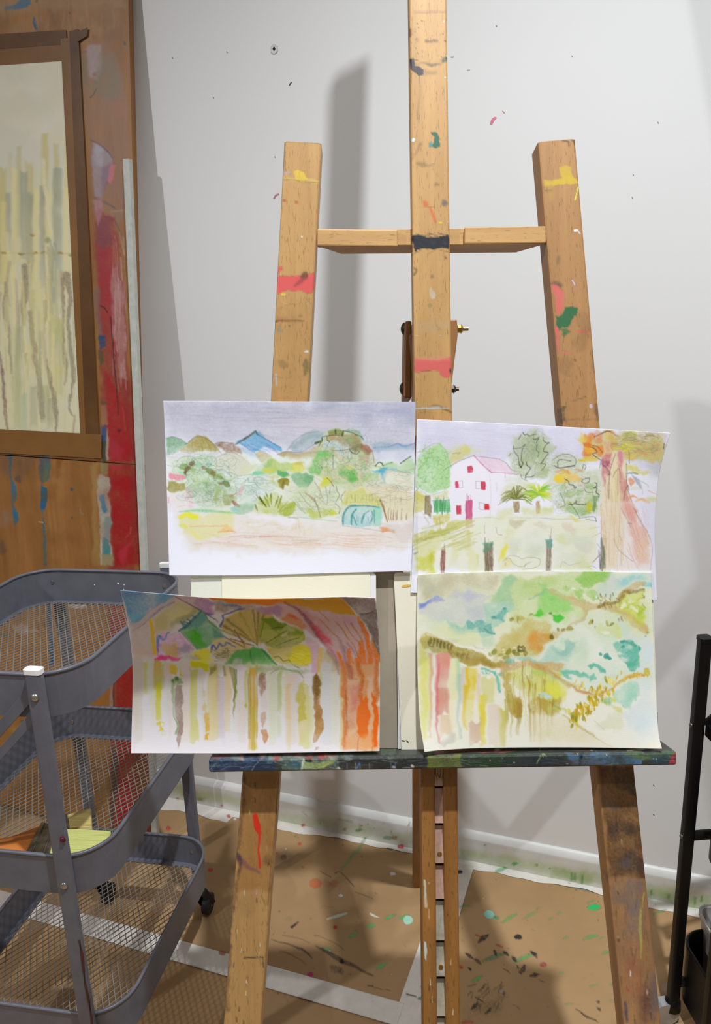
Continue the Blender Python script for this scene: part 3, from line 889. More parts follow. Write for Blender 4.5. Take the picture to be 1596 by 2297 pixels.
def b_sheet(name, quad_px, th, lift, nu, nv, mat, canvas=None, parent=None):
    """flat piece on the panel, outlined by photo points (tl, tr, br, bl)"""
    c = np.array([bpt(*b_uv(*q), 0) for q in quad_px])
    s, t = np.meshgrid(np.linspace(0, 1, nu), np.linspace(0, 1, nv))
    s = s.ravel()[:, None]; t = t.ravel()[:, None]
    P = (c[0] * (1 - s) + c[1] * s) * (1 - t) + (c[3] * (1 - s) + c[2] * s) * t + BNRM * (lift + th)
    F = grid_faces(nu, nv)
    q = c + BNRM * lift
    Q = np.array(list(q) + [p + BNRM * th for p in q]); n = len(P)
    F2 = np.array([[0, 1, 2, 3], [0, 1, 5, 4], [1, 2, 6, 5], [2, 3, 7, 6], [3, 0, 4, 7]]) + n
    col = None
    if canvas is not None:
        col = np.vstack([canvas.sample(P), np.tile([.6, .57, .45, 1], (8, 1))])
    return mesh_obj(name, np.vstack([P, Q]), np.vstack([F, F2]), mat, parent, False, col)


def paper_mat(name, c, rough=0.7, bump=0.12, overlay=True, sc=(260, 260, 900)):
    m = Mat(name, rough, 0, 0.25)
    g = m.noise(1, 3, m.coord(sc)); h = m.noise(12, 3)
    b = m.ramp(h, [(0.3, tuple(v * .985 for v in c)), (0.7, c)])
    m.base(m.overlay(b) if overlay else b)
    m.bump(g, bump, .0006)
    return m.m


M_PAPER = paper_mat('watercolour_paper', (242, 240, 240))
wroot = root('taped_watercolour', loc_mat(bpt(*b_uv(100, 970))), 'tall yellow-grey watercolour of dripping reeds taped to the upper plywood panel', 'painting')
b_sheet('paper', [(-240, 162), (141, 137), (186, 977), (-240, 952)], .0006, .0006, 170, 360, M_PAPER, AC, wroot)
mtp = Mat('gummed_tape', .38, 0, .5)
g1 = mtp.noise(6, 4); g2 = mtp.noise(40, 3)
mtp.base(mtp.mix(mtp.ramp(g1, [(.3, (122, 82, 34)), (.7, (146, 102, 50))]), (92, 60, 26), mtp.ramp(g2, [(.6, (0, 0, 0)), (.8, (80, 80, 80))])))
mtp.bump(g1, .3, .002)
mtp2 = Mat('gummed_tape_dark', .3, 0, .6)
g1 = mtp2.noise(9, 4)
mtp2.base(mtp2.ramp(g1, [(.3, (88, 56, 24)), (.7, (112, 74, 34))])); mtp2.bump(g1, .4, .002)
for q, m_, l in [([(-240, 122), (158, 92), (160, 136), (-240, 164)], mtp.m, .0013), ([(-240, 92), (150, 68), (152, 100), (-240, 128)], mtp2.m, .0019),
                 ([(138, 88), (166, 86), (214, 1010), (184, 1010)], mtp.m, .0025), ([(158, 72), (178, 66), (226, 1012), (196, 1012)], mtp2.m, .0033),
                 ([(-240, 950), (230, 974), (230, 1028), (-240, 1002)], mtp.m, .0041), ([(170, 76), (200, 64), (199, 82), (178, 96)], mtp2.m, .0046)]:
    b_sheet('tape_strip', q, .0005, l, 12, 12, m_, None, wroot)

# ---- white batten leaning on the panel's edge
mwb = Mat('painted_batten', .5, 0, .4)
n1 = mwb.noise(60, 4)
mwb.base(mwb.ramp(n1, [(.3, (186, 190, 180)), (.7, (204, 206, 198))]))
b0 = bpt(*b_uv(355, 1880), .004); b1 = bpt(*b_uv(293, 360), .004)
b0 = b0 + (b0 - b1) / np.linalg.norm(b0 - b1) * ((b0[2] - .003) / abs((b0 - b1)[2]) * np.linalg.norm(b0 - b1))
bw = .0155
u_ = -BLEFT
P = [b0 - u_ * bw / 2, b0 + u_ * bw / 2, b1 + u_ * bw / 2, b1 - u_ * bw / 2]
bt = MB().prism(P, BNRM * .012).build('wooden_batten', mwb.m, bevel=.0008)
tag(bt, 'thin white-painted wooden batten leaning along the right edge of the plywood', 'batten')

# ================================================================== WORKS ON PAPER
def sheet(name, top, right, bottom, left, depth, nu, nv, mat, canvas, label, cat, group=None, th=.0007):
    """paper sheet; edges are photo points, depth(s,t) its distance from the lens"""
    def cv(p, n):
        q = smooth_pts(p, 8) if len(p) > 2 else np.asarray(p, float)
        L = np.concatenate([[0], np.cumsum(np.linalg.norm(np.diff(q, axis=0), axis=1))]); L /= L[-1]
        t = np.linspace(0, 1, n)
        return np.stack([np.interp(t, L, q[:, 0]), np.interp(t, L, q[:, 1])], 1)

    def surf(nu, nv):
        T, B, Lf, Rg = cv(top, nu), cv(bottom, nu), cv(left, nv), cv(right, nv)
        s = np.linspace(0, 1, nu)[None, :, None]; t = np.linspace(0, 1, nv)[:, None, None]
        P = (1 - t) * T[None] + t * B[None] + (1 - s) * Lf[:, None] + s * Rg[:, None]
        P -= (1 - s) * (1 - t) * T[0] + s * (1 - t) * T[-1] + (1 - s) * t * B[0] + s * t * B[-1]
        D = depth(s[..., 0] + 0 * t[..., 0], t[..., 0] + 0 * s[..., 0])
        x = P[..., 0].ravel(); y = P[..., 1].ravel(); D = D.ravel()[:, None]
        return CAMP + (FW + RT * ((x - CX) / FPX)[:, None] - UP * ((y - CY) / FPX)[:, None]) * D
    V = surf(nu, nv); F = grid_faces(nu, nv)
    b = np.concatenate([np.arange(nu), nu - 1 + nu * np.arange(1, nv), nu * nv - 2 - np.arange(nu - 1), nu * (nv - 2 - np.arange(nv - 2))])
    VB = V[b] + FW * th; n0 = len(V); k = np.arange(len(b))
    F2 = np.stack([b, b[(k + 1) % len(b)], n0 + (k + 1) % len(b), n0 + k], 1)
    bu, bv = 26, 20
    V3 = surf(bu, bv) + FW * th; F3 = grid_faces(bu, bv, n0 + len(b))[:, ::-1]
    VV = np.vstack([V, VB, V3])
    col = None
    if canvas is not None:
        col = np.vstack([canvas.sample(V), np.tile([.86, .85, .83, 1], (len(b) + len(V3), 1))])
    o = mesh_obj(name, VV, np.vstack([F, F2, F3]), mat, None, True, col)
    return tag(o, label, cat, group)


K = .18797
WHITE = (236, 235, 245)
# ------------------------------------------------------------------ 1: hills, garden, water tank
A = Canvas(355, 890, 950, 1300, base=WHITE, seed=31)
A.z(360, 890, K)
A.poly([(20, 40), (3100, 40), (3100, 700), (1500, 640), (900, 600), (60, 520)], (186, 183, 196), .85, 26, 5, 0, .15)
A.poly([(20, 40), (3100, 40), (3100, 300), (20, 200)], (158, 157, 172), .55, 40, 5, 0, .3)
A.poly([(1900, 40), (3100, 40), (3100, 330), (2300, 330)], (164, 168, 192), .5, 30, 6, 0, .4)
A.poly([(1300, 220), (2200, 200), (2300, 420), (1500, 440)], (206, 194, 200), .5, 24, 6, 0, .3)
A.hatch(60, 60, 3000, 500, 260, 420, 1, [(150, 152, 172), (212, 206, 214), (158, 164, 186), (220, 214, 218)], 7, .22, 2, 1.2)
A.hatch(1000, 180, 1700, 260, 8, 420, 1, [(120, 124, 140)], 4, .3, 2)
A.line([(370, 375), (430, 378), (545, 408)], 5, (196, 150, 150), .6)
A.poly([(75, 500), (140, 478), (240, 508), (315, 562), (240, 660), (90, 705)], (118, 166, 122), .85, 3, 3, .1, .3).line([(80, 505), (140, 480), (240, 508), (315, 565)], 8, (92, 122, 100), .6)
A.poly([(235, 665), (330, 560), (430, 472), (540, 500), (660, 585), (700, 640), (520, 640), (380, 660)], (164, 148, 74), .85, 3, 3, .1, .3).line([(315, 565), (430, 474), (540, 500), (660, 590), (735, 690)], 9, (120, 112, 84), .65)
A.poly([(645, 555), (700, 540), (880, 556), (960, 640), (960, 680), (780, 662)], (138, 104, 74), .8, 4, 3, .1, .35).line([(650, 560), (700, 545), (870, 552)], 10, (112, 74, 50), .6)
A.poly([(905, 565), (1135, 412), (1430, 605), (1440, 660), (1240, 600), (1110, 668), (1070, 600)], (96, 164, 204), .9, 2.5, 3, .12, .25)
A.poly([(940, 600), (1080, 620), (1110, 670), (1240, 700), (1100, 720), (960, 660)], (150, 182, 206), .6, 4, 4, 0)
A.line([(905, 568), (1010, 500), (1135, 412)], [10, 26, 20], (66, 84, 66), .85, 1.5).line([(1135, 412), (1160, 450)], 18, (70, 90, 84), .8).line([(1160, 450), (1300, 530), (1430, 605)], [14, 10, 7], (86, 110, 120), .7)
A.line([(1150, 410), (1290, 480), (1400, 500)], 22, (150, 150, 140), .35, 4)
A.hatch(960, 560, 1420, 660, 26, 200, 22, [(80, 140, 190), (170, 200, 220), (110, 120, 180)], 6, .5, 8)
A.poly([(90, 700), (650, 640), (700, 690), (600, 800), (300, 740), (150, 780)], (186, 184, 184), .5, 8, 4, 0).hatch(140, 660, 700, 740, 24, 200, -8, [(140, 140, 140)], 4, .4, 6)
A.poly([(620, 800), (740, 695), (880, 668), (1000, 740), (1070, 790), (960, 930), (880, 950), (760, 870)], (204, 182, 164), .85, 3, 3, .1, .3).line([(620, 790), (740, 690), (880, 670), (1060, 790)], 7, (130, 108, 100), .6)
A.poly([(950, 940), (1000, 810), (1160, 790), (1080, 880)], (212, 190, 116), .85, 3, 3).hatch(650, 720, 1050, 900, 30, 140, -25, [(180, 150, 130), (222, 204, 190)], 5, .4, 10)
A.line([(860, 830), (880, 810), (905, 840), (890, 860)], 8, (150, 110, 96), .6)
A.poly([(1130, 690), (1190, 638), (1320, 720), (1220, 772)], (192, 176, 122), .8, 3, 3).poly([(1390, 690), (1460, 660), (1640, 670), (1900, 660), (1900, 720), (1460, 725)], (170, 146, 92), .8, 3, 3)
A.line([(1390, 690), (1500, 660), (1700, 668), (1900, 660)], 8, (120, 110, 110), .6)
# right blue hills (second crop offset = 1490)
A.z(640, 890, K)
A.poly([(30, 640), (60, 560), (200, 470), (330, 415), (470, 430), (420, 520), (300, 600), (180, 660)], (168, 184, 186), .8, 4, 4, .1).poly([(40, 610), (180, 500), (330, 450), (430, 460), (250, 530), (100, 620)], (142, 162, 166), .6, 6, 4)
A.line([(20, 640), (120, 520), (250, 440), (400, 418)], 10, (120, 138, 140), .6, 1.5).line([(0, 655), (180, 660), (300, 600), (440, 500)], 9, (110, 128, 170), .6, 1.5)
A.poly([(0, 670), (120, 680), (270, 640), (420, 560), (420, 640), (320, 740), (0, 740)], (186, 168, 126), .75, 4, 4)
A.poly([(1040, 560), (1230, 550), (1340, 560), (1560, 548), (1560, 620), (1300, 640), (1050, 650)], (142, 168, 186), .8, 4, 3).poly([(1050, 640), (1560, 600), (1560, 780), (1060, 790)], (196, 200, 214), .6, 10, 4, 0)
A.line([(1230, 600), (1340, 560), (1420, 590), (1555, 550)], 12, (96, 124, 178), .7, 1.5).line([(1060, 610), (1200, 600)], 16, (120, 156, 170), .6, 2)
A.poly([(1000, 480), (1300, 500), (1290, 560), (1020, 570)], (176, 190, 192), .4, 10, 4, 0)
A.z(0, 0, 1).poly([(378, 1030), (470, 1012), (600, 1030), (700, 1020), (930, 1040), (928, 1150), (800, 1165), (640, 1158), (480, 1150), (380, 1140)], (214, 222, 200), .75, 14, 6, 0, .2).wash(390, 1040, 920, 1145, [(196, 212, 170), (206, 216, 190), (186, 208, 176), (220, 216, 190), (200, 206, 190)], 70, 18, .5, 4, 5)
A.poly([(640, 1060), (930, 1060), (928, 1160), (640, 1150)], (218, 214, 186), .55, 12, 5, 0).z(640, 890, K)
# big tree
A.poly([(360, 560), (440, 490), (500, 420), (600, 395), (760, 398), (900, 430), (930, 520), (1010, 570), (1050, 660), (1060, 800), (950, 920), (940, 1060), (760, 1120), (480, 1000), (300, 900), (270, 830), (370, 700)], (190, 198, 150), .75, 5, 5, 0, .3)
A.poly([(500, 420), (600, 398), (700, 400), (690, 470), (520, 480)], (132, 140, 78), .85, 3, 3).poly([(500, 480), (600, 470), (650, 530), (530, 540)], (178, 142, 92), .7, 3, 3)
A.poly([(620, 470), (860, 450), (910, 540), (800, 600), (650, 560)], (160, 140, 94), .8, 4, 4).blob(760, 520, 46, 34, (150, 176, 110), .8, 3, 4)
A.poly([(690, 405), (760, 398), (905, 430), (935, 500), (905, 500), (870, 450), (760, 430)], (110, 160, 150), .75, 3, 3)
A.poly([(780, 610), (870, 560), (920, 560), (930, 620), (830, 680)], (134, 124, 82), .85, 3, 3).poly([(905, 560), (1000, 580), (1045, 640), (1010, 690), (930, 690), (900, 620)], (156, 96, 78), .85, 3, 4)
A.poly([(870, 690), (1000, 690), (1000, 810), (940, 800), (890, 760)], (192, 150, 144), .7, 3, 4)
A.poly([(450, 550), (640, 560), (720, 620), (600, 630), (470, 610)], (186, 206, 216), .7, 4, 4)
A.poly([(370, 660), (460, 640), (560, 680), (480, 760), (430, 920), (340, 930), (300, 870), (350, 780)], (120, 190, 100), .85, 4, 5, .1).poly([(660, 880), (720, 840), (820, 850), (850, 980), (780, 1010), (670, 950)], (112, 186, 92), .9, 4, 5, .1)
A.wash(440, 640, 1040, 1050, [(196, 204, 150), (160, 190, 130), (210, 200, 150), (180, 190, 120), (206, 190, 170)], 46, 46, .5, 3, 5)
A.blob(760, 840, 36, 26, (216, 206, 130), .8, 3, 4).blob(940, 820, 50, 40, (160, 200, 150), .6, 4, 4)
for pts, w in [([(365, 555), (440, 520), (445, 480), (560, 462), (640, 460)], [30, 14, 8, 8, 6]), ([(500, 480), (505, 520), (530, 535)], 10), ([(400, 590), (415, 560), (440, 530)], 10), ([(680, 460), (690, 420), (700, 410)], [24, 16, 10]), ([(720, 410), (800, 430), (860, 460), (905, 470), (930, 500)], 8), ([(770, 620), (790, 660), (850, 685), (890, 650)], [8, 12, 8, 5]), ([(560, 640), (660, 640), (770, 622)], 7), ([(960, 560), (1020, 620), (1050, 690), (1060, 780)], 5), ([(570, 690), (575, 800), (578, 860)], 6), ([(600, 395), (600, 440)], 20)]:
    A.line(pts, w, (62, 72, 40) if not isinstance(w, int) or w > 7 else (96, 100, 90), .8)
A.scrib(760, 780, 280, 260, 60, (96, 110, 90), 4, .45).scrib(430, 800, 110, 130, 16, (80, 130, 80), 4, .5).scrib(620, 600, 200, 120, 14, (110, 130, 150), 4, .4)
A.line([(1075, 825), (1120, 780), (1160, 800), (1170, 820), (1280, 785)], [8, 10, 16, 10, 16], (66, 82, 40), .9).line([(1375, 795), (1420, 765), (1505, 712)], [12, 14, 12], (60, 76, 36), .9)
A.poly([(1050, 860), (1200, 800), (1380, 790), (1520, 710), (1540, 900), (1300, 900), (1120, 920)], (176, 206, 160), .75, 4, 4)
A.line([(1075, 830), (1140, 840), (1130, 860)], 8, (160, 170, 70), .9).line([(1180, 850), (1230, 880), (1330, 880), (1450, 910)], 5, (80, 96, 96), .7)
A.poly([(1040, 870), (1160, 850), (1240, 890), (1230, 960), (1200, 1030), (1170, 980), (1140, 900), (1060, 895)], (84, 168, 204), .85, 3, 4).poly([(1230, 860), (1340, 855), (1340, 880), (1240, 885)], (140, 190, 214), .7, 2, 3)
A.poly([(960, 900), (1110, 900), (1130, 1000), (980, 980)], (168, 202, 140), .8, 4, 4)
A.wash(960, 900, 1520, 1160, [(214, 212, 190), (196, 208, 180), (222, 214, 190)], 24, 50, .4, 5, 5)
A.scrib(1260, 1000, 240, 110, 24, (110, 116, 110), 4, .45)
# middle foliage
A.poly([(60, 900), (110, 790), (200, 770), (270, 850), (200, 905)], (214, 208, 66), .9, 4, 5).blob(185, 800, 60, 36, (186, 168, 70), .6, 6, 5)
A.poly([(60, 960), (120, 910), (260, 900), (330, 940), (320, 1000), (250, 1080), (180, 1070)], (116, 170, 120), .85, 3, 4).poly([(415, 1040), (430, 960), (500, 950), (530, 1000), (520, 1070), (450, 1075)], (206, 206, 72), .9, 3, 4)
A.line([(500, 970), (540, 1010), (575, 1065)], 8, (96, 96, 50), .8).line([(350, 1020), (390, 1080), (420, 1170)], 7, (150, 120, 90), .7).line([(490, 1080), (490, 1170)], 5, (120, 130, 100), .6)
A.z(360, 890, K)
A.poly([(1200, 860), (1300, 740), (1360, 760), (1420, 800), (1600, 800), (1600, 880), (1420, 910), (1280, 920)], (178, 198, 104), .8, 4, 5).blob(1270, 870, 60, 40, (206, 206, 90), .8, 4, 5).blob(1290, 790, 50, 40, (150, 190, 110), .7, 4, 4)
A.poly([(1085, 930), (1130, 880), (1200, 878), (1255, 920), (1170, 930), (1120, 940)], (120, 200, 160), .85, 2.5, 3).poly([(1390, 890), (1500, 900), (1540, 940), (1460, 970), (1390, 950)], (98, 172, 104), .9, 2.5, 3)
A.poly([(1385, 1010), (1440, 980), (1500, 985), (1540, 1020), (1530, 1060), (1490, 1050), (1475, 1120), (1440, 1100), (1400, 1060)], (144, 136, 46), .92, 2, 3).blob(1470, 1060, 16, 40, (108, 98, 34), .8, 2, 2)
A.poly([(1220, 1040), (1330, 1010), (1420, 1060), (1440, 1100), (1260, 1110)], (198, 198, 128), .75, 3, 4).blob(1340, 975, 50, 24, (206, 204, 140), .7, 3, 4)
# left shrub
A.poly([(205, 880), (230, 800), (400, 720), (560, 700), (620, 800), (760, 940), (860, 1040), (900, 1170), (330, 1170), (300, 1000)], (196, 216, 186), .75, 4, 5, 0, .3)
A.wash(330, 880, 860, 1160, [(176, 204, 140), (196, 214, 160), (160, 196, 140), (150, 180, 100)], 40, 40, .55, 2.5, 5)
for x, y, rx, ry, c, r in [(280, 830, 60, 36, (140, 170, 100), 10), (320, 860, 36, 30, (124, 96, 66), 0), (380, 800, 46, 30, (132, 92, 66), -40), (300, 900, 24, 26, (110, 84, 50), 0), (540, 840, 40, 20, (128, 92, 62), 30), (600, 880, 44, 40, (120, 130, 66), 20), (700, 955, 64, 30, (124, 150, 74), 5), (640, 910, 36, 26, (134, 104, 62), 30), (800, 1030, 64, 36, (96, 116, 58), 30), (720, 1035, 36, 16, (140, 110, 70), -20), (470, 810, 40, 36, (150, 206, 170), 0), (250, 900, 40, 20, (166, 214, 180), 30), (590, 800, 30, 40, (150, 200, 170), 20)]:
    A.blob(x, y, rx, ry, c, .85, 1.8, 3, r)
A.scrib(520, 930, 300, 200, 70, (84, 120, 84), 4, .5).scrib(500, 780, 160, 70, 14, (90, 150, 110), 4, .5)
A.blob(185, 955, 100, 38, (232, 150, 162), .9, 2, 4).poly([(90, 1010), (180, 1010), (290, 1030), (290, 1100), (210, 1120), (120, 1145), (85, 1100)], (164, 154, 84), .9, 2, 4)
A.poly([(640, 830), (700, 870), (780, 870), (850, 960), (820, 960), (700, 890)], (220, 226, 226), .6, 3, 3).line([(630, 850), (720, 870), (770, 880), (850, 950)], 7, (110, 130, 140), .6)
A.line([(890, 960), (960, 940), (1090, 925)], 8, (120, 160, 110), .6)
A.poly([(880, 960), (1080, 940), (1220, 960), (1380, 1120), (900, 1120)], (214, 226, 218), .7, 5, 5).scrib(1100, 1060, 220, 100, 30, (110, 130, 130), 4, .45)
A.line([(1000, 1020), (1050, 970), (1050, 1020), (1120, 1020), (1190, 1100)], 7, (96, 124, 116), .6)
# lower half
A.z(360, 1090, K)
A.poly([(90, 80), (330, 60), (420, 270), (180, 320), (95, 300)], (236, 222, 226), .7, 8, 4, 0)
A.line([(318, 30), (322, 170)], 16, (236, 180, 190), .6, 1.5).line([(365, 60), (362, 240)], [40, 60], (234, 196, 202), .7, 3).line([(630, 0), (628, 240)], 8, (206, 150, 160), .5).line([(665, 110), (672, 240)], 14, (222, 160, 164), .5)
A.line([(200, 250), (300, 230)], 8, (232, 170, 150), .5).line([(97, 140), (98, 200)], 14, (236, 150, 170), .8)
A.poly([(340, 0), (900, 0), (900, 150), (800, 280), (440, 260)], (200, 212, 192), .6, 6, 5, 0).scrib(560, 110, 200, 110, 50, (104, 130, 100), 4, .5)
A.wash(650, 40, 900, 220, [(150, 160, 92), (168, 190, 130), (180, 196, 150)], 10, 46, .6, 2, 4)
A.poly([(760, 110), (860, 100), (880, 150), (830, 240), (765, 230)], (150, 158, 96), .8, 2, 4).line([(870, 190), (900, 220), (940, 245)], [34, 40, 30], (156, 96, 78), .85, 1.5).line([(830, 130), (900, 95)], 14, (170, 130, 96), .7)
A.line([(975, 20), (950, 90)], [40, 44], (232, 140, 150), .85, 2, 1.5).line([(905, 0), (915, 120)], 14, (190, 140, 130), .5)
A.poly([(1000, 200), (1080, 180), (1140, 280), (1100, 330), (820, 320), (850, 260)], (156, 190, 156), .85, 3, 4).blob(880, 290, 60, 24, (150, 204, 206), .8, 3, 3)
A.poly([(900, 0), (1400, 0), (1400, 60), (1150, 120), (1060, 220), (960, 200)], (216, 224, 218), .6, 6, 5, 0).scrib(1040, 90, 110, 80, 20, (110, 140, 130), 4, .5)
A.poly([(1140, 330), (1150, 200), (1220, 130), (1420, 120), (1560, 240), (1600, 330)], (196, 206, 140), .7, 4, 5)
for a, b, w in [((1185, 140), (1260, 250), 22), ((1240, 120), (1300, 250), 24), ((1320, 95), (1325, 220), 26), ((1410, 130), (1370, 250), 20), ((1450, 120), (1400, 270), 22), ((1150, 110), (1220, 230), 14), ((1130, 220), (1160, 300), 22), ((1520, 190), (1400, 310), 18), ((1570, 240), (1420, 310), 30), ((1260, 80), (1280, 140), 20)]:
    A.line([a, ((a[0] + b[0]) / 2, (a[1] + b[1]) / 2), b], [w * .6, w, w * .3], (126, 130, 36) if w > 18 else (150, 156, 66), .85, 1)
A.blob(1500, 300, 90, 36, (164, 176, 74), .8, 4, 4).wash(1180, 180, 1500, 330, [(206, 206, 110), (176, 184, 80)], 10, 40, .5, 3, 4)
A.line([(1180, 130), (1215, 190), (1265, 250)], [16, 18, 6], (66, 72, 30), .9)
# ground
A.poly([(200, 320), (480, 285), (800, 320), (1100, 345), (1900, 400), (3050, 440), (3050, 700), (2600, 790), (1600, 800), (700, 790), (330, 740), (230, 600)], (226, 214, 200), .8, 14, 6, 0, .2)
A.poly([(220, 400), (340, 310), (700, 330), (900, 370), (860, 560), (480, 640), (400, 560), (250, 590)], (222, 218, 150), .75, 6, 6, 0).poly([(225, 375), (340, 318), (460, 340), (430, 390), (320, 370), (240, 425)], (228, 226, 40), .9, 2.5, 4).blob(270, 500, 40, 26, (222, 220, 80), .8, 3, 4).line([(370, 540), (430, 600), (480, 640)], [30, 40, 20], (226, 220, 110), .7, 3, 3)
A.line([(225, 310), (480, 292), (800, 318), (1000, 335)], [10, 34, 22, 8], (130, 200, 140), .75, 2)
A.poly([(700, 540), (800, 460), (900, 520), (880, 560)], (236, 188, 110), .75, 4, 4).line([(360, 482), (760, 475)], 9, (226, 160, 120), .7, 1.5)
for y, x0, x1, c in [(545, 690, 900, (220, 140, 100)), (600, 820, 1300, (206, 160, 140)), (610, 1000, 1600, (206, 150, 130)), (685, 400, 980, (206, 176, 180)), (660, 800, 980, (210, 160, 160))]:
    A.line([(x0, y + 8), ((x0 + x1) / 2, y - 6), (x1, y + 4)], 10, c, .6, 1.5)
A.hatch(700, 560, 2900, 740, 70, 420, 2, [(226, 190, 170), (214, 176, 150), (236, 220, 212), (206, 170, 140)], 8, .4, 3, 1.2)
A.hatch(900, 400, 1700, 560, 30, 160, -6, [(214, 206, 150), (226, 196, 160), (200, 190, 150)], 10, .3, 20, 1.5)
A.poly([(1060, 360), (1600, 370), (1600, 470), (1480, 460), (1080, 390)], (236, 232, 238), .7, 4, 4)
# right lower crop: canes, tank
A.z(640, 1090, K)
A.poly([(0, 0), (680, 0), (660, 400), (0, 350)], (212, 216, 190), .6, 8, 5, 0)
A.wash(0, 0, 640, 340, [(196, 210, 150), (220, 220, 170), (190, 204, 160)], 26, 46, .45, 3, 5)
A.poly([(0, 240), (80, 220), (130, 310), (60, 340), (0, 340)], (164, 180, 60), .9, 2.5, 5).poly([(230, 330), (260, 270), (330, 290), (420, 290), (540, 290), (610, 350), (480, 370), (280, 350)], (190, 196, 90), .8, 3, 5).blob(570, 350, 40, 22, (206, 206, 60), .9, 2, 3)
for pts, w, c in [([(170, 80), (260, 200), (350, 280)], 7, (140, 150, 110)), ([(240, 85), (330, 150), (420, 290)], [14, 24, 8], (176, 136, 106)), ([(360, 110), (500, 230)], 10, (206, 170, 140)), ([(120, 170), (240, 330)], 7, (140, 170, 130)), ([(400, 0), (440, 130)], 8, (150, 130, 90)), ([(350, 150), (400, 290), (425, 370)], 8, (110, 110, 100)), ([(540, 20), (530, 90)], 8, (110, 110, 80)), ([(480, 0), (510, 130), (500, 220)], 6, (130, 140, 110)), ([(610, 180), (650, 110), (620, 60), (610, 0)], 8, (110, 120, 90)), ([(640, 330), (650, 260), (600, 210)], 7, (90, 120, 90)), ([(690, 200), (670, 140), (720, 60)], 8, (110, 120, 80)), ([(90, 180), (200, 300)], 6, (120, 150, 120))]:
    A.line(pts, w, c, .75, .9)
A.scrib(380, 200, 260, 150, 40, (120, 140, 110), 4, .4)
A.poly([(690, 220), (720, 70), (900, 20), (1130, 130), (1150, 250), (900, 230)], (204, 202, 110), .8, 4, 5).poly([(900, 20), (1530, 0), (1530, 390), (1220, 400), (1130, 180)], (226, 212, 180), .75, 6, 5, 0)
A.hatch(720, 120, 1130, 215, 26, 70, 90, [(150, 140, 60), (176, 176, 90), (166, 150, 70)], 6, .5, 6).hatch(1180, 120, 1500, 380, 20, 200, 90, [(206, 196, 130), (190, 160, 120)], 7, .4, 4)
A.line([(1135, 165), (1180, 280), (1222, 430)], [24, 22, 10], (150, 112, 76), .9, 1)
for x in (1240, 1270, 1298, 1340, 1395, 1455):
    A.line([(x, 250 + (x % 7) * 12), (x - 4, 330), (x - 6, 400)], [5, 8, 12], (150, 116, 86), .75, 1)
A.scrib(1250, 100, 260, 90, 24, (110, 106, 100), 4, .45)
A.poly([(680, 460), (690, 330), (760, 240), (860, 228), (1130, 250), (1165, 300), (1160, 470), (900, 480)], (172, 206, 206), .9, 2, 2.5, .15)
A.poly([(1060, 260), (1140, 260), (1160, 460), (1070, 470)], (150, 212, 176), .8, 3, 3)
for pts, w in [([(690, 460), (695, 350), (760, 250), (840, 232)], [16, 24, 20, 14]), ([(790, 460), (800, 350), (850, 275)], [14, 24, 14]), ([(915, 440), (940, 350), (1000, 300)], [14, 24, 12]), ([(800, 240), (960, 236), (1120, 255)], 14), ([(810, 350), (850, 460)], 12), ([(1010, 440), (1050, 380), (1040, 310)], 10), ([(1065, 290), (1070, 440)], 9)]:
    A.line(pts, w, (66, 140, 136), .85, 1.2)
A.blob(1000, 360, 46, 60, (206, 222, 228), .8, 2, 2).hatch(700, 380, 1060, 460, 26, 70, 85, [(110, 160, 160), (90, 130, 140), (190, 216, 220)], 6, .5, 12)
A.poly([(1145, 520), (1150, 485), (1220, 490), (1310, 520), (1300, 560), (1220, 540), (1150, 550)], (222, 150, 96), .9, 2, 3)
A.line([(680, 475), (900, 500), (1150, 540)], 8, (140, 160, 180), .6).line([(40, 378), (200, 378), (440, 405), (620, 425)], [12, 8, 10, 8], (150, 190, 140), .6).line([(40, 375), (160, 390)], 12, (190, 160, 150), .6)
A.poly([(1150, 440), (1530, 400), (1520, 650), (1320, 600)], (212, 200, 192), .6, 8, 5, 0)
for y in (590, 630, 660, 690, 720):
    A.line([(560, y - 20), (800, y + 5), (1080, y + (20 if y > 640 else 0))], [4, 10, 4], (226, 170, 140), .55, 1.2)
A.line([(160, 320), (60, 500)], 4, (200, 210, 130), .1).hatch(60, 440, 330, 560, 14, 80, 92, [(206, 200, 120), (226, 190, 170)], 6, .5, 6)
A.blob(930, 790, 6, 6, (150, 150, 150), .0)
sheet('landscape_painting', [(366, 899), (650, 900.5), (933, 901)], [(933, 901), (930, 1090), (923.5, 1281)], [(380, 1291), (560, 1291), (750, 1286), (923.5, 1281)], [(366, 899), (369, 950), (374, 1090), (380, 1291)],
      lambda s, t: .8985 - .0045 * t ** 2 - .002 * (1 - s) ** 3, 420, 290, M_PAPER, A, 'landscape watercolour with a blue hill and a teal water tank, upper left on the easel', 'painting', 'watercolours displayed on the easel')

# ------------------------------------------------------------------ 2: pink house and big trunk
B = Canvas(915, 930, 1520, 1352, base=WHITE, seed=41)
B.z(920, 930, K)
B.poly([(80, 50), (3130, 190), (3130, 700), (2600, 600), (1300, 540), (100, 560)], (208, 204, 222), .85, 16, 5, 0, .15)
B.hatch(90, 80, 1300, 480, 90, 300, 3, [(216, 212, 232), (194, 190, 214), (224, 220, 236)], 7, .35, 2, 1.2)
B.poly([(430, 420), (560, 380), (700, 370), (860, 430), (640, 520), (480, 580)], (212, 210, 180), .8, 10, 5, 0).poly([(460, 540), (520, 450), (650, 370), (720, 400), (690, 490), (560, 560), (480, 580)], (206, 200, 130), .75, 6, 5, 0).blob(660, 420, 46, 50, (214, 206, 120), .5, 8, 4).line([(510, 465), (600, 455), (570, 480)], 6, (120, 120, 90), .6)
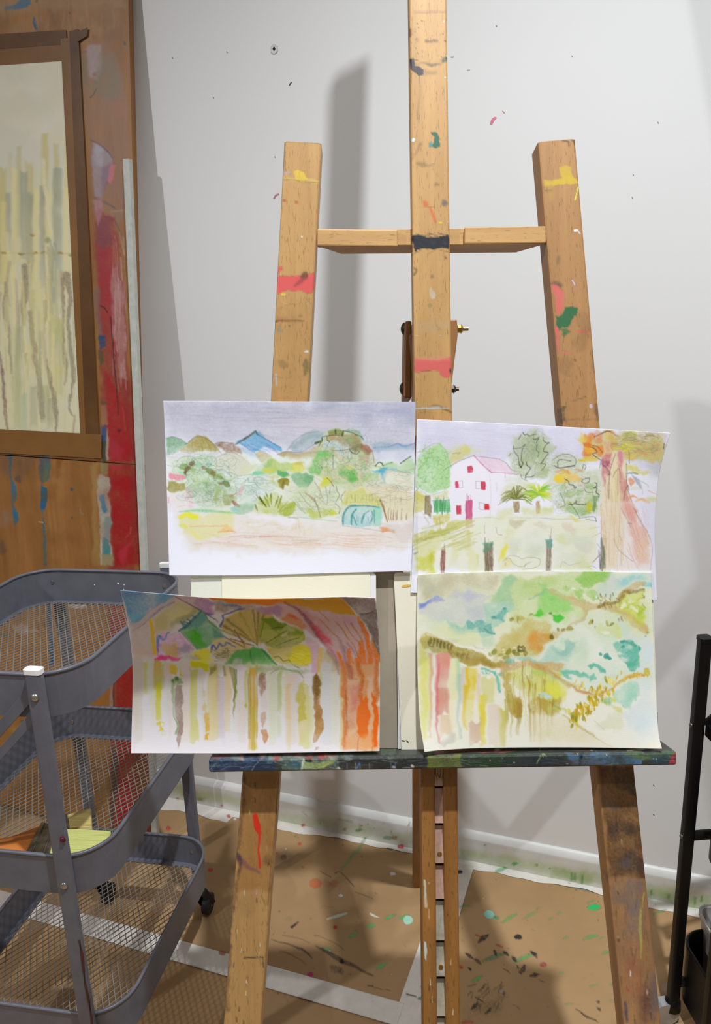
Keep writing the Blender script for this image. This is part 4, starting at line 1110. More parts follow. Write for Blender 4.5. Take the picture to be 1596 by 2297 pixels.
# round tree
B.poly([(90, 520), (160, 430), (250, 365), (340, 355), (440, 440), (500, 620), (490, 800), (450, 900), (280, 950), (160, 910), (80, 850), (75, 640)], (176, 214, 150), .9, 4, 5, 0, .25)
B.hatch(100, 400, 480, 900, 150, 70, -30, [(130, 190, 110), (150, 200, 120), (196, 222, 170), (110, 176, 96)], 9, .55, 40)
B.scrib(270, 620, 190, 260, 24, (120, 170, 100), 4, .45).line([(90, 510), (200, 390), (330, 345), (430, 440), (490, 620)], 5, (130, 160, 110), .6).line([(70, 700), (80, 860), (200, 950), (270, 960), (400, 920)], 5, (150, 140, 120), .6)
B.poly([(50, 930), (80, 910), (180, 960), (180, 1170), (50, 1170)], (204, 196, 96), .85, 4, 4).poly([(270, 980), (470, 920), (470, 1010), (290, 1010)], (212, 206, 130), .8, 3, 3)
B.poly([(180, 960), (250, 970), (255, 1160), (240, 1240), (180, 1180)], (150, 134, 96), .9, 2, 2.5).line([(190, 980), (185, 1170)], 14, (110, 98, 66), .6, 1.5).line([(215, 980), (225, 1200)], 14, (150, 130, 84), .6, 1.5)
# house
B.poly([(480, 640), (600, 550), (770, 495), (960, 690), (1140, 710), (1290, 720), (1200, 790), (1070, 1080), (950, 1240), (560, 1340), (470, 1340)], (238, 232, 240), .9, 3, 2, 0)
B.poly([(770, 492), (1040, 520), (1160, 570), (1270, 710), (980, 690), (880, 600)], (232, 206, 220), .9, 3, 2, .1).poly([(830, 540), (980, 540), (1020, 640), (960, 660), (880, 600)], (226, 180, 200), .5, 8, 4, 0)
B.line([(765, 492), (860, 590), (980, 695)], [14, 14, 16], (206, 130, 160), .85, 1).line([(980, 690), (1140, 700), (1290, 715)], 11, (216, 150, 176), .8, 1).line([(765, 494), (950, 515), (1070, 530)], 6, (130, 110, 120), .7).line([(1070, 530), (1150, 580), (1220, 660), (1330, 680)], 6, (120, 120, 110), .7)
B.line([(395, 660), (480, 615), (600, 550), (760, 492)], 6, (130, 120, 120), .8).line([(955, 700), (970, 1000), (955, 1230)], 4, (190, 184, 190), .6).line([(1140, 705), (1138, 760)], 5, (150, 145, 150), .6).line([(1035, 820), (1040, 900)], 12, (206, 204, 206), .6, 2)
B.poly([(690, 620), (740, 612), (760, 650), (750, 690), (695, 700), (685, 660)], (206, 76, 100), .95, 1.2, 1.5).blob(735, 670, 14, 14, (236, 140, 156), .7, 1, 1)
for x, y, w, h, c in [(535, 795, 46, 82, (212, 76, 110)), (850, 800, 60, 90, (208, 66, 92)), (553, 1080, 66, 115, (208, 66, 84)), (888, 1066, 64, 78, (216, 44, 56))]:
    B.poly([(x + 6, y), (x + w - 6, y), (x + w, y + h * .5), (x + w - 4, y + h), (x + 4, y + h), (x, y + h * .5)], c, .95, 1.2, 1.5)
B.poly([(670, 1030), (750, 1020), (748, 1350), (665, 1350)], (204, 96, 134), .95, 1.2, 1.2).hatch(675, 1040, 745, 1340, 16, 160, 90, [(190, 76, 120), (222, 130, 160)], 8, .5, 2)
for pts in ([(585, 795), (630, 790), (634, 870), (585, 875)], [(790, 795), (850, 795), (850, 880), (788, 885), (790, 795)], [(830, 1050), (885, 1060), (885, 1140), (830, 1130), (830, 1050)]):
    B.line(pts, 5, (130, 120, 130), .7, .6, .4, False)
B.poly([(280, 1030), (480, 1020), (485, 1160), (282, 1170)], (120, 190, 134), .9, 1.5, 1.5).hatch(285, 1035, 480, 1160, 60, 100, 92, [(60, 140, 80), (90, 170, 100), (150, 214, 160)], 8, .7, 4).line([(265, 1025), (480, 1018)], 5, (120, 116, 100), .7)
# scribbled tall tree
B.poly([(1230, 290), (1320, 230), (1480, 215), (1620, 260), (1640, 420), (1660, 560), (1600, 760), (1480, 770), (1350, 760), (1220, 680), (1200, 560), (1190, 480), (1240, 400)], (178, 190, 148), .8, 8, 6, 0, .35).blob(1440, 420, 150, 130, (150, 166, 124), .5, 12, 6).blob(1560, 560, 80, 80, (196, 202, 170), .5, 8, 5)
for pts, w in [([(1350, 215), (1370, 240), (1400, 235), (1430, 255), (1460, 245), (1510, 235)], 9), ([(1240, 370), (1245, 430), (1290, 500), (1310, 600), (1330, 630)], [5, 7, 8, 14]), ([(1380, 355), (1340, 440), (1330, 540), (1350, 580), (1325, 630)], [6, 7, 9, 14]), ([(1240, 400), (1320, 400), (1370, 360)], 5), ([(1470, 290), (1500, 300), (1540, 270), (1510, 340)], 8), ([(1515, 360), (1510, 420), (1540, 460), (1525, 510)], 6), ([(1300, 300), (1330, 240), (1300, 290)], 5), ([(1390, 560), (1400, 610), (1440, 640), (1390, 720), (1380, 770)], 9), ([(1330, 720), (1340, 760), (1400, 790)], 6), ([(1380, 750), (1450, 740), (1490, 720)], 7), ([(1560, 590), (1596, 550)], 8), ([(1185, 490), (1210, 460)], 4)]:
    B.line(pts, w, (66, 66, 54), .85, .8)
B.scrib(1430, 460, 200, 220, 26, (96, 100, 80), 4, .45)
B.poly([(1200, 740), (1400, 760), (1450, 900), (1250, 800), (1130, 800)], (214, 220, 200), .7, 6, 5, 0)
# palms
B.blob(1270, 920, 170, 90, (196, 196, 110), .5, 12, 6)
for k in range(46):
    a = radians(-200 + 220 * B.r.random()); l = B.r.uniform(110, 230)
    B.line([(1270, 1010), (1270 + cos(a) * l * .55, 990 + sin(a) * l * .62), (1270 + cos(a) * l, 1010 + sin(a) * l * .75 + 30)], [9, 9, 4], [(110, 116, 50), (140, 142, 66), (86, 92, 40), (176, 176, 96)][k % 4], .8, .9)
B.poly([(1235, 1040), (1310, 1040), (1300, 1170), (1245, 1170)], (166, 144, 106), .9, 1.5, 2)
for k in range(34):
    a = radians(-215 + 250 * B.r.random()); l = B.r.uniform(90, 220)
    B.line([(1540, 960), (1540 + cos(a) * l * .5, 950 + sin(a) * l * .55), (1540 + cos(a) * l, 960 + sin(a) * l * .85 + 16)], [12, 16, 5], [(186, 206, 40), (150, 200, 60), (216, 216, 50), (120, 186, 70)][k % 4], .75, 1.2)
B.poly([(1515, 1030), (1550, 1030), (1548, 1170), (1512, 1170)], (180, 150, 106), .9, 1.5, 2)
B.poly([(1060, 1130), (1240, 1110), (1230, 1240), (1000, 1250)], (218, 216, 166), .7, 6, 4, 0).poly([(1320, 1100), (1500, 1090), (1700, 1100), (1700, 1200), (1320, 1200)], (214, 214, 150), .65, 6, 5, 0)
# autumn shrubs and big trunk
B.z(1210, 950, K)
B.poly([(90, 540), (150, 400), (280, 350), (430, 380), (560, 520), (740, 560), (730, 1100), (300, 1090), (120, 900), (90, 700)], (202, 208, 180), .75, 8, 6, 0, .3)
B.poly([(110, 500), (170, 410), (270, 360), (400, 370), (440, 480), (250, 520)], (180, 190, 154), .6, 8, 5).poly([(180, 640), (260, 560), (350, 540), (500, 620), (460, 690), (300, 720), (200, 700)], (232, 198, 96), .85, 4, 5).blob(220, 650, 46, 50, (236, 204, 60), .8, 4, 4).blob(420, 650, 60, 50, (236, 196, 140), .6, 5, 5)
B.line([(200, 575), (300, 550), (360, 590)], 20, (226, 140, 80), .7, 2, 2).line([(430, 540), (510, 555)], 16, (206, 120, 80), .6, 2, 2).line([(480, 740), (560, 720)], 14, (236, 180, 160), .7, 2).wash(240, 720, 700, 1080, [(176, 200, 140), (196, 206, 150), (160, 190, 120), (206, 210, 170)], 34, 50, .55, 3, 5)
B.blob(590, 1010, 46, 70, (206, 202, 50), .85, 4, 5).poly([(640, 850), (700, 860), (690, 960), (660, 1060), (630, 1040), (650, 950)], (110, 150, 90), .8, 2.5, 4).poly([(560, 560), (740, 560), (700, 700), (600, 660)], (196, 204, 170), .7, 5, 4)
B.poly([(300, 1000), (420, 980), (540, 1020), (640, 1080), (600, 1110), (380, 1100)], (160, 196, 130), .75, 4, 5)
for pts, w in [([(230, 510), (225, 450), (270, 430), (380, 450)], 8), ([(160, 440), (250, 380), (370, 370), (440, 440), (420, 520)], 5), ([(515, 550), (530, 490), (560, 510), (540, 550)], 6), ([(505, 690), (530, 660), (600, 650), (590, 700), (540, 710), (510, 690)], 8), ([(300, 660), (350, 690), (360, 730), (410, 740), (425, 780), (440, 750)], 10), ([(665, 705), (690, 720), (680, 750), (650, 770), (690, 770), (680, 820), (715, 850), (712, 880)], 11), ([(350, 960), (400, 965), (450, 920), (445, 960), (540, 965), (560, 960)], 10), ([(250, 1000), (310, 960), (260, 830)], 5), ([(360, 930), (430, 1030), (490, 1130)], 5), ([(60, 1130), (350, 1150), (640, 1110), (690, 1170)], 6), ([(180, 500), (250, 530), (420, 500)], 12), ([(540, 780), (570, 820), (650, 820)], 5)]:
    B.line(pts, w, (70, 76, 62), .8, .8)
B.scrib(420, 900, 220, 180, 40, (110, 120, 96), 4, .4).scrib(280, 470, 150, 90, 12, (110, 120, 100), 4, .5)
# left trunk of scribbled tree edge
B.poly([(0, 150), (60, 100), (140, 160), (150, 300), (110, 400), (60, 470), (0, 620)], (178, 190, 150), .75, 6, 5, 0)
for pts, w in [([(50, 160), (55, 200), (90, 230), (125, 225), (80, 260), (50, 330), (110, 350), (70, 410), (20, 480)], 8), ([(40, 480), (80, 490), (30, 560)], 6)]:
    B.line(pts, w, (66, 66, 54), .85, .8)
for k in range(14):
    a = radians(-70 + 140 * B.r.random()); l = B.r.uniform(80, 190)
    B.line([(0, 820), (cos(a) * l * .6, 810 + sin(a) * l * .5), (cos(a) * l, 820 + sin(a) * l * .8)], [16, 20, 6], [(150, 206, 50), (190, 214, 60), (226, 216, 70), (120, 190, 60)][k % 4], .75, 1.5)
# crown
B.poly([(530, 240), (640, 180), (800, 100), (1000, 90), (1300, 110), (1540, 130), (1490, 320), (1440, 450), (1280, 440), (1100, 470), (900, 330), (720, 420), (560, 390), (535, 320)], (206, 190, 124), .8, 6, 6, 0, .3)
B.wash(540, 120, 900, 400, [(222, 150, 60), (214, 120, 60), (226, 190, 70), (206, 176, 80)], 34, 56, .6, 3, 5).wash(850, 120, 1480, 430, [(206, 190, 96), (190, 176, 110), (170, 160, 110), (216, 170, 120), (200, 200, 110)], 50, 60, .5, 3, 5)
B.poly([(530, 230), (600, 225), (640, 260), (600, 290), (540, 290)], (218, 110, 50), .9, 2, 4).blob(600, 320, 60, 46, (232, 180, 50), .8, 3, 5).blob(700, 330, 46, 60, (224, 140, 60), .7, 3, 5).poly([(460, 440), (530, 400), (700, 410), (720, 440), (600, 470), (480, 460)], (222, 190, 70), .8, 3, 5).blob(480, 440, 26, 16, (206, 180, 40), .9, 2, 3)
B.poly([(900, 280), (1000, 230), (1120, 260), (1080, 310), (960, 310)], (214, 202, 80), .8, 3, 5).line([(690, 150), (800, 100), (860, 100), (940, 140)], [10, 16, 14, 8], (190, 110, 60), .7, 1.5, 2).line([(1140, 330), (1250, 370), (1290, 390)], [20, 30, 16], (222, 150, 110), .7, 2, 2).line([(1340, 260), (1430, 260)], 24, (196, 140, 100), .6, 2, 2)
B.poly([(1010, 380), (1100, 360), (1180, 380), (1100, 450), (1020, 430)], (222, 200, 90), .75, 4, 5).poly([(1200, 400), (1400, 390), (1440, 450), (1250, 440)], (206, 190, 110), .6, 4, 5)
B.scrib(1180, 240, 280, 120, 34, (96, 92, 76), 4, .45)
for pts, w in [([(660, 160), (740, 120), (820, 95), (870, 105)], 7), ([(620, 280), (660, 300), (690, 340), (640, 370), (680, 400)], 9), ([(640, 265), (700, 280), (760, 350)], 6), ([(740, 440), (725, 530)], 6), ([(1075, 335), (1075, 480)], 6), ([(680, 400), (760, 450)], 6), ([(1495, 240), (1485, 310)], 9)]:
    B.line(pts, w, (70, 60, 50), .8, .8)
# trunk
B.poly([(760, 240), (830, 240), (860, 320), (1000, 320), (1020, 440), (1040, 600), (1060, 760), (1100, 940), (1180, 1170), (1000, 1170), (735, 1170), (745, 700), (760, 520)], (232, 214, 180), .88, 3, 3, 0, .15)
B.poly([(780, 350), (860, 350), (850, 470), (830, 560), (840, 600), (790, 620), (755, 760), (750, 600), (770, 440)], (196, 100, 110), .8, 5, 4, 0).blob(800, 470, 40, 50, (150, 60, 90), .8, 5, 4).poly([(765, 230), (840, 230), (850, 340), (770, 340)], (206, 160, 120), .7, 5, 4)
B.poly([(935, 330), (990, 325), (995, 410), (965, 540), (925, 560), (935, 430)], (206, 120, 140), .8, 4, 4, 0).poly([(930, 560), (975, 560), (1000, 680), (1050, 720), (1060, 780), (1060, 860), (1120, 1050), (1180, 1170), (1080, 1170), (1010, 1010), (970, 860), (950, 700)], (214, 130, 130), .8, 5, 4, 0)
B.poly([(880, 440), (920, 430), (940, 560), (950, 800), (980, 1100), (860, 1100), (850, 700)], (232, 220, 168), .6, 8, 4, 0)
B.hatch(760, 520, 1060, 1160, 60, 360, 86, [(214, 190, 140), (206, 160, 120), (236, 222, 190), (190, 150, 120)], 8, .4, 4)
for pts, w in [([(915, 355), (870, 480), (840, 620), (830, 900)], 6), ([(1040, 480), (1050, 600), (1045, 700), (1075, 790)], 7), ([(880, 640), (920, 560), (960, 550), (965, 700)], 5), ([(1060, 740), (1030, 800), (1010, 920)], 7), ([(755, 480), (830, 560), (835, 620)], 9), ([(1060, 780), (1110, 940), (1140, 1020)], 5), ([(980, 1010), (1060, 1130)], 5)]:
    B.line(pts, w, (110, 84, 80), .75, .8)
# right side branches
B.poly([(1020, 520), (1180, 515), (1290, 570), (1330, 600), (1200, 590), (1050, 560)], (214, 206, 100), .8, 4, 5).poly([(1290, 480), (1480, 460), (1490, 620), (1340, 640)], (176, 180, 180), .5, 14, 5, 0).poly([(1100, 610), (1180, 640), (1240, 790), (1210, 780), (1140, 660)], (160, 164, 176), .85, 2.5, 3)
B.line([(1045, 600), (1130, 590), (1180, 600)], [12, 16, 8], (120, 124, 136), .85, 1.2).poly([(1070, 680), (1100, 655), (1155, 690), (1150, 730), (1090, 760)], (232, 160, 110), .9, 2, 4).line([(1085, 890), (1130, 870), (1175, 890)], [24, 34, 16], (236, 160, 110), .85, 1.5, 2).line([(1150, 930), (1230, 905), (1310, 940)], [8, 30, 30], (236, 176, 96), .85, 1.5, 2)
B.line([(1300, 800), (1410, 850)], [10, 6], (226, 170, 120), .8).blob(1350, 900, 60, 40, (214, 212, 130), .75, 4, 5).line([(1170, 660), (1290, 730), (1300, 760)], 6, (150, 156, 150), .7).blob(1150, 790, 60, 24, (222, 220, 180), .7, 4, 4).line([(1240, 790), (1240, 840)], 5, (140, 150, 140), .6)
# lower half
B.z(920, 1130, K)
B.poly([(60, 120), (250, 200), (480, 240), (300, 320), (60, 380)], (232, 226, 230), .6, 6, 4, 0)
B.poly([(260, 140), (470, 130), (470, 215), (330, 250), (270, 230)], (212, 206, 120), .8, 3, 4).hatch(270, 140, 470, 230, 18, 80, 90, [(232, 226, 180), (190, 186, 90)], 7, .5, 4).line([(170, 150), (230, 240)], 12, (170, 170, 120), .5, 2)
B.poly([(60, 385), (300, 300), (500, 235), (750, 190), (980, 150), (1600, 150), (2200, 170), (2230, 400), (2200, 800), (50, 800), (50, 620)], (230, 230, 202), .85, 4, 5, 0, .2)
B.poly([(60, 385), (300, 300), (500, 240), (760, 195), (700, 260), (450, 350), (90, 480)], (198, 196, 110), .85, 4, 5, 0).hatch(80, 240, 720, 520, 50, 260, -20, [(176, 176, 84), (206, 204, 130), (160, 162, 80)], 10, .5, 4, 1.2)
B.poly([(90, 480), (450, 350), (480, 420), (300, 560), (60, 620)], (214, 212, 146), .7, 6, 5, 0).poly([(85, 640), (290, 560), (295, 800), (85, 800)], (208, 206, 84), .8, 7, 5, 0).blob(250, 650, 30, 60, (190, 190, 50), .6, 6, 4)
B.line([(50, 600), (90, 580)], 14, (120, 120, 100), .6, 2).line([(90, 440), (200, 410)], 5, (130, 130, 90), .6)
for x, y, h, w, c in [(700, 375, 230, 60, (206, 200, 120)), (545, 470, 320, 80, (220, 216, 150)), (760, 560, 240, 110, (224, 222, 150)), (640, 480, 130, 60, (216, 212, 150)), (1170, 300, 250, 120, (222, 220, 180)), (820, 560, 120, 8, (180, 176, 90)), (930, 600, 200, 60, (220, 220, 170))]:
    B.drip(x, y, y + h, w, c, .5, 5, 5, .7)
B.poly([(300, 570), (360, 560), (350, 800), (300, 800)], (240, 236, 230), .7, 4, 3, 0).poly([(600, 640), (690, 560), (700, 680), (640, 800), (600, 800)], (236, 234, 216), .6, 5, 4, 0).poly([(990, 560), (1050, 640), (1060, 800), (990, 800)], (240, 238, 230), .7, 4, 3, 0)
B.poly([(1180, 215), (1240, 200), (1370, 205), (1340, 270), (1250, 310), (1185, 270)], (206, 196, 166), .8, 4, 5).poly([(1460, 240), (1560, 215), (1640, 230), (1700, 300), (1560, 300)], (214, 204, 180), .7, 4, 5)
B.wash(1250, 330, 2150, 700, [(214, 220, 196), (226, 228, 210), (206, 214, 190), (236, 236, 230)], 40, 80, .4, 8, 6)
# posts
for x0, x1, y0, c1, c2 in [(372, 420, 560, (150, 100, 86), (120, 80, 66)), (895, 990, 480, (140, 120, 96), (96, 78, 60)), (1630, 1690, 445, (150, 134, 116), (120, 100, 86)), (2275, 2310, 420, (120, 124, 104), (70, 80, 70))]:
    B.poly([(x0, y0), (x1, y0), (x1, 800), (x0, 800)], c1, .9, 2, 2).hatch(x0, y0, x1, 800, 26, 160, 90, [c2, tuple(min(255, v + 50) for v in c1), c1], 7, .7, 2)
B.poly([(885, 480), (920, 470), (990, 468), (985, 530), (920, 560), (900, 600)], (96, 150, 120), .85, 3, 4).poly([(1625, 440), (1690, 425), (1700, 490), (1690, 530), (1640, 530)], (110, 170, 150), .85, 2.5, 4).line([(1690, 430), (1695, 520)], 8, (80, 150, 176), .8).line([(375, 540), (410, 550)], 16, (170, 180, 130), .7, 2)
B.poly([(1070, 700), (1100, 570), (1150, 490), (1175, 520), (1160, 600), (1090, 680)], (230, 220, 60), .85, 4, 4).blob(1300, 565, 20, 20, (230, 222, 120), .7, 3, 3).poly([(1100, 760), (1150, 640), (1270, 690), (1250, 750)], (226, 220, 130), .7, 5, 4)
for pts in ([(1110, 690), (1190, 620), (1290, 630), (1340, 660), (1420, 640), (1550, 660), (1540, 740), (1450, 770), (1340, 780)], [(1130, 680), (1190, 650), (1240, 720), (1330, 750), (1400, 720)], [(1140, 700), (1145, 740)], [(1460, 690), (1380, 720), (1370, 760)], [(1680, 380), (1690, 300)], [(1800, 760), (1830, 690), (1900, 730), (1960, 720), (2040, 700)], [(2180, 700), (2250, 630), (2290, 560), (2240, 480)], [(2120, 760), (2180, 740), (2230, 770)], [(2440, 760), (2480, 735), (2560, 740), (2560, 765)], [(890, 260), (895, 350)], [(1030, 280), (1050, 360), (1100, 370)]):
    B.line(pts, 5, (130, 124, 110), .6, .8)
B.hatch(150, 170, 2200, 175, 12, 300, 1, [(150, 156, 140)], 5, .4, 2)
# trunk bottom
B.z(1210, 1130, K)
B.poly([(735, -10), (1110, -10), (1200, 170), (1320, 380), (1350, 500), (1330, 800), (745, 800)], (240, 228, 218), .8, 4, 4, 0)
B.poly([(740, 0), (960, 0), (990, 300), (900, 780), (790, 780), (745, 400)], (232, 212, 180), .75, 8, 5, 0).poly([(970, 0), (1110, 0), (1200, 180), (1310, 420), (1320, 700), (1180, 760), (1110, 500), (1050, 250)], (234, 186, 170), .75, 8, 5, 0).blob(1100, 130, 60, 110, (224, 150, 146), .6, 10, 5, -20).blob(1240, 560, 56, 150, (240, 206, 170), .6, 8, 5)
B.hatch(750, 20, 1000, 760, 60, 300, 88, [(214, 180, 130), (226, 200, 160), (240, 230, 210), (206, 170, 130)], 8, .45, 4).hatch(1040, 60, 1300, 720, 40, 260, 70, [(220, 150, 140), (240, 200, 180), (226, 176, 140)], 9, .4, 6)
for pts in ([(1140, 60), (1230, 240), (1330, 420), (1355, 560), (1340, 700), (1330, 790)], [(980, 60), (1100, 290)], [(960, 380), (985, 440)], [(1120, 40), (1280, 310), (1330, 430)], [(740, 0), (745, 400)], [(890, 420), (960, 560), (1120, 690)], [(1055, 235), (1110, 240)]):
    B.line(pts, 5, (150, 110, 100), .6, .8)
B.poly([(360, 180), (480, 180), (520, 205), (430, 225)], (220, 212, 110), .8, 3, 4).poly([(260, 260), (340, 245), (430, 290), (400, 360), (320, 350)], (222, 206, 184), .7, 4, 5).poly([(160, 390), (260, 370), (340, 450), (280, 470), (190, 430)], (220, 220, 170), .7, 4, 5).poly([(430, 490), (620, 470), (630, 560), (560, 610), (450, 580)], (220, 214, 200), .6, 5, 5)
B.poly([(220, 760), (330, 690), (420, 720), (500, 650), (640, 690), (640, 770)], (214, 216, 160), .65, 6, 5, 0).line([(630, 400), (740, 340)], 6, (206, 170, 130), .6).line([(600, 300), (720, 275)], 6, (196, 186, 130), .6).line([(560, 180), (640, 200), (690, 210)], 8, (120, 130, 90), .7)
B.line([(745, 400), (760, 560), (765, 770)], [14, 34, 34], (110, 120, 96), .8, 2, 2).line([(712, 550), (725, 700), (735, 770)], [8, 14, 14], (110, 80, 74), .7, 1.2).line([(650, 690), (710, 620)], 7, (140, 110, 90), .7)
B.poly([(1180, -40), (1420, -40), (1400, 500), (1360, 500), (1320, 400)], (226, 224, 242), .7, 10, 4, 0)
sheet('house_painting', [(936, 940), (1120, 949.5), (1330, 961), (1505, 971)], [(1505, 971), (1487, 1030), (1475, 1100), (1470, 1200), (1475, 1346)], [(922, 1330), (1200, 1340), (1475, 1346)], [(936, 940), (932, 1060), (924, 1282), (922, 1330)],
      lambda s, t: .9030 - .030 * s ** 4 * (1 - t) ** 1.5 - .004 * t - .004 * (1 - t) ** 2, 420, 300, M_PAPER, B, 'watercolour of a white house with pink shutters beside a large trunk, upper right', 'painting', 'watercolours displayed on the easel')

# ------------------------------------------------------------------ 3: bright abstract garden with drips
C3 = Canvas(262, 1318, 862, 1698, base=(241, 236, 240), seed=51)
G = 1.32
C3.z(260, 1310, .2005, G)
C3.poly([(30, 60), (640, 100), (640, 130), (400, 290), (170, 450), (100, 250)], (92, 140, 176), .92, 3, 4, .1, .3).poly([(60, 70), (360, 90), (200, 160), (100, 180)], (84, 118, 168), .5, 10, 6, 0).poly([(150, 330), (330, 300), (170, 440)], (96, 166, 190), .6, 8, 4, 0)
C3.poly([(170, 450), (640, 130), (700, 160), (560, 250), (340, 400), (170, 560)], (164, 150, 152), .85, 5, 4, 0).line([(200, 530), (330, 420), (520, 270), (650, 190)], [10, 14, 18, 10], (108, 104, 140), .75, 2, 3).line([(170, 460), (400, 290), (560, 180)], 9, (120, 122, 156), .6, 2)
C3.poly([(170, 560), (370, 410), (440, 780), (190, 780)], (168, 156, 150), .8, 6, 4, 0).poly([(185, 700), (430, 720), (430, 830), (190, 830)], (178, 160, 152), .6, 8, 4, 0)
C3.poly([(400, 390), (700, 160), (960, 290), (720, 460), (640, 530), (420, 560)], (168, 160, 116), .85, 4, 4, 0).poly([(560, 330), (720, 230), (800, 300), (640, 400)], (182, 178, 122), .6, 5, 4)
C3.poly([(610, 440), (760, 330), (900, 250), (960, 290), (760, 430), (640, 480)], (128, 132, 90), .7, 5, 4, 0)
C3.line([(385, 400), (410, 540), (435, 770)], [30, 36, 40], (202, 158, 36), .95, 1, 1).poly([(440, 560), (620, 520), (500, 600), (470, 780), (450, 780)], (172, 156, 130), .6, 5, 3, 0)
C3.poly([(650, 120), (980, 120), (1010, 180), (880, 200), (940, 290), (760, 190)], (164, 140, 140), .8, 4, 4, 0).line([(650, 130), (780, 200), (920, 280), (1060, 340)], [10, 12, 16, 12], (112, 76, 110), .85, 1.2)
C3.poly([(860, 210), (960, 150), (1120, 200), (1050, 240), (1090, 320), (1050, 340), (960, 300)], (150, 114, 150), .85, 3, 4).poly([(930, 290), (1080, 320), (1060, 345)], (88, 80, 150), .8, 3, 3)
C3.poly([(970, 120), (1600, 150), (2080, 160), (2060, 230), (1700, 230), (1400, 235), (1150, 195)], (196, 106, 26), .95, 2.5, 3, .1).poly([(1000, 125), (1500, 150), (1500, 190), (1100, 170)], (182, 112, 40), .6, 6, 4, 0)
C3.poly([(1100, 200), (1400, 240), (1700, 240), (1500, 300), (1200, 310), (1080, 290)], (140, 122, 110), .75, 5, 5, 0).line([(1200, 230), (1290, 240), (1390, 260)], [16, 34, 18], (76, 92, 140), .75, 3, 3)
C3.line([(1170, 470), (1200, 400), (1200, 345), (1300, 320), (1370, 290), (1430, 280)], [30, 18, 14, 14, 20, 10], (66, 72, 112), .9, 1.2, 2)
# green house-like planes
C3.poly([(740, 540), (960, 290), (1240, 590), (1100, 640), (1010, 720), (910, 730)], (96, 148, 108), .92, 2, 2, .12, .25).poly([(750, 540), (880, 500), (1010, 700), (910, 725)], (66, 150, 40), .9, 4, 3, 0).poly([(780, 500), (960, 300), (1060, 420), (900, 490)], (74, 124, 128), .85, 5, 4, 0).poly([(1090, 500), (1180, 540), (1230, 590), (1110, 630)], (72, 118, 118), .8, 5, 4, 0)
for pts, w in [([(730, 420), (790, 470), (760, 420), (830, 450)], 12), ([(720, 530), (800, 460), (860, 400), (960, 300)], [24, 34, 30, 14]), ([(740, 440), (770, 480)], 12), ([(800, 390), (850, 420)], 14), ([(850, 360), (900, 390)], 14)]:
    C3.line(pts, w, (52, 92, 98), .85, 1.5, 2)
C3.line([(960, 290), (1060, 430), (1150, 500), (1330, 580)], [12, 16, 12, 10], (92, 116, 56), .8, 1.2).line([(1000, 330), (1120, 400), (1140, 430)], [14, 12, 8], (70, 96, 86), .7, 1.2).line([(740, 545), (820, 640), (915, 730)], 7, (40, 110, 90), .8)
# lilac cluster
C3.poly([(455, 790), (475, 600), (560, 560), (650, 530), (760, 590), (900, 720), (860, 800), (720, 830), (540, 840)], (186, 160, 182), .85, 4, 5, 0)
C3.wash(480, 580, 800, 780, [(206, 170, 200), (170, 150, 180), (220, 190, 170), (196, 140, 190)], 30, 40, .55, 3, 5).poly([(540, 700), (640, 660), (720, 720), (680, 830), (540, 820)], (172, 148, 72), .8, 5, 5, 0).poly([(700, 740), (780, 680), (880, 720), (820, 800), (720, 800)], (122, 124, 136), .8, 6, 5, 0)
C3.line([(475, 760), (478, 600), (545, 630), (580, 560), (600, 550)], [30, 40, 16, 20, 16], (84, 112, 176), .85, 1.5, 2).line([(460, 790), (470, 700), (510, 690)], 20, (170, 84, 160), .6, 2, 2).scrib(620, 660, 140, 100, 24, (176, 120, 176), 7, .5)
C3.poly([(415, 820), (470, 800), (760, 840), (720, 870), (480, 850), (430, 845)], (226, 56, 116), .9, 3, 4)
# fan plants
C3.poly([(1060, 640), (1200, 600), (1420, 640), (1500, 720), (1300, 870), (1080, 790)], (176, 160, 110), .8, 5, 5, 0)
C3.poly([(1180, 480), (1230, 370), (1440, 290), (1700, 300), (1800, 500), (1620, 690), (1340, 580), (1200, 520)], (156, 138, 74), .85, 4, 5, 0, .2)
for x, y in [(1240, 400), (1310, 350), (1380, 320), (1460, 300), (1540, 295), (1600, 300), (1660, 310), (1700, 330), (1210, 470)]:
    C3.line([(x, y), (x * .55 + 1580 * .45, y * .55 + 690 * .45 - 15), (1580, 690)], [30, 20, 6], [(150, 130, 36), (118, 100, 44), (176, 150, 60)][(x // 10) % 3], .75, 1.5, 2)
for a, b in [((1230, 600), (1440, 710)), ((1330, 510), (1440, 690)), ((1280, 610), (1540, 690)), ((1320, 560), (1430, 640))]:
    C3.line([a, b], [10, 12], (104, 66, 26), .8, 1.2)
C3.poly([(1250, 880), (1340, 740), (1520, 720), (1600, 720), (1600, 890)], (88, 146, 84), .85, 3, 5).line([(1065, 760), (1075, 690), (1130, 720), (1150, 660), (1200, 690), (1230, 650), (1330, 700)], [20, 22, 16, 18, 16, 18, 12], (66, 84, 150), .85, 1.5, 2).blob(1200, 790, 90, 50, (150, 148, 110), .7, 6, 5)
C3.scrib(1210, 780, 110, 60, 18, (90, 80, 50), 7, .5)
C3.poly([(870, 780), (960, 720), (1060, 750), (1060, 830), (1130, 850), (940, 860)], (208, 186, 24), .9, 4, 4).poly([(730, 850), (900, 790), (960, 850)], (142, 138, 86), .7, 6, 4, 0)
C3.poly([(840, 860), (1030, 860), (1020, 960), (850, 930)], (214, 208, 26), .95, 2, 3)
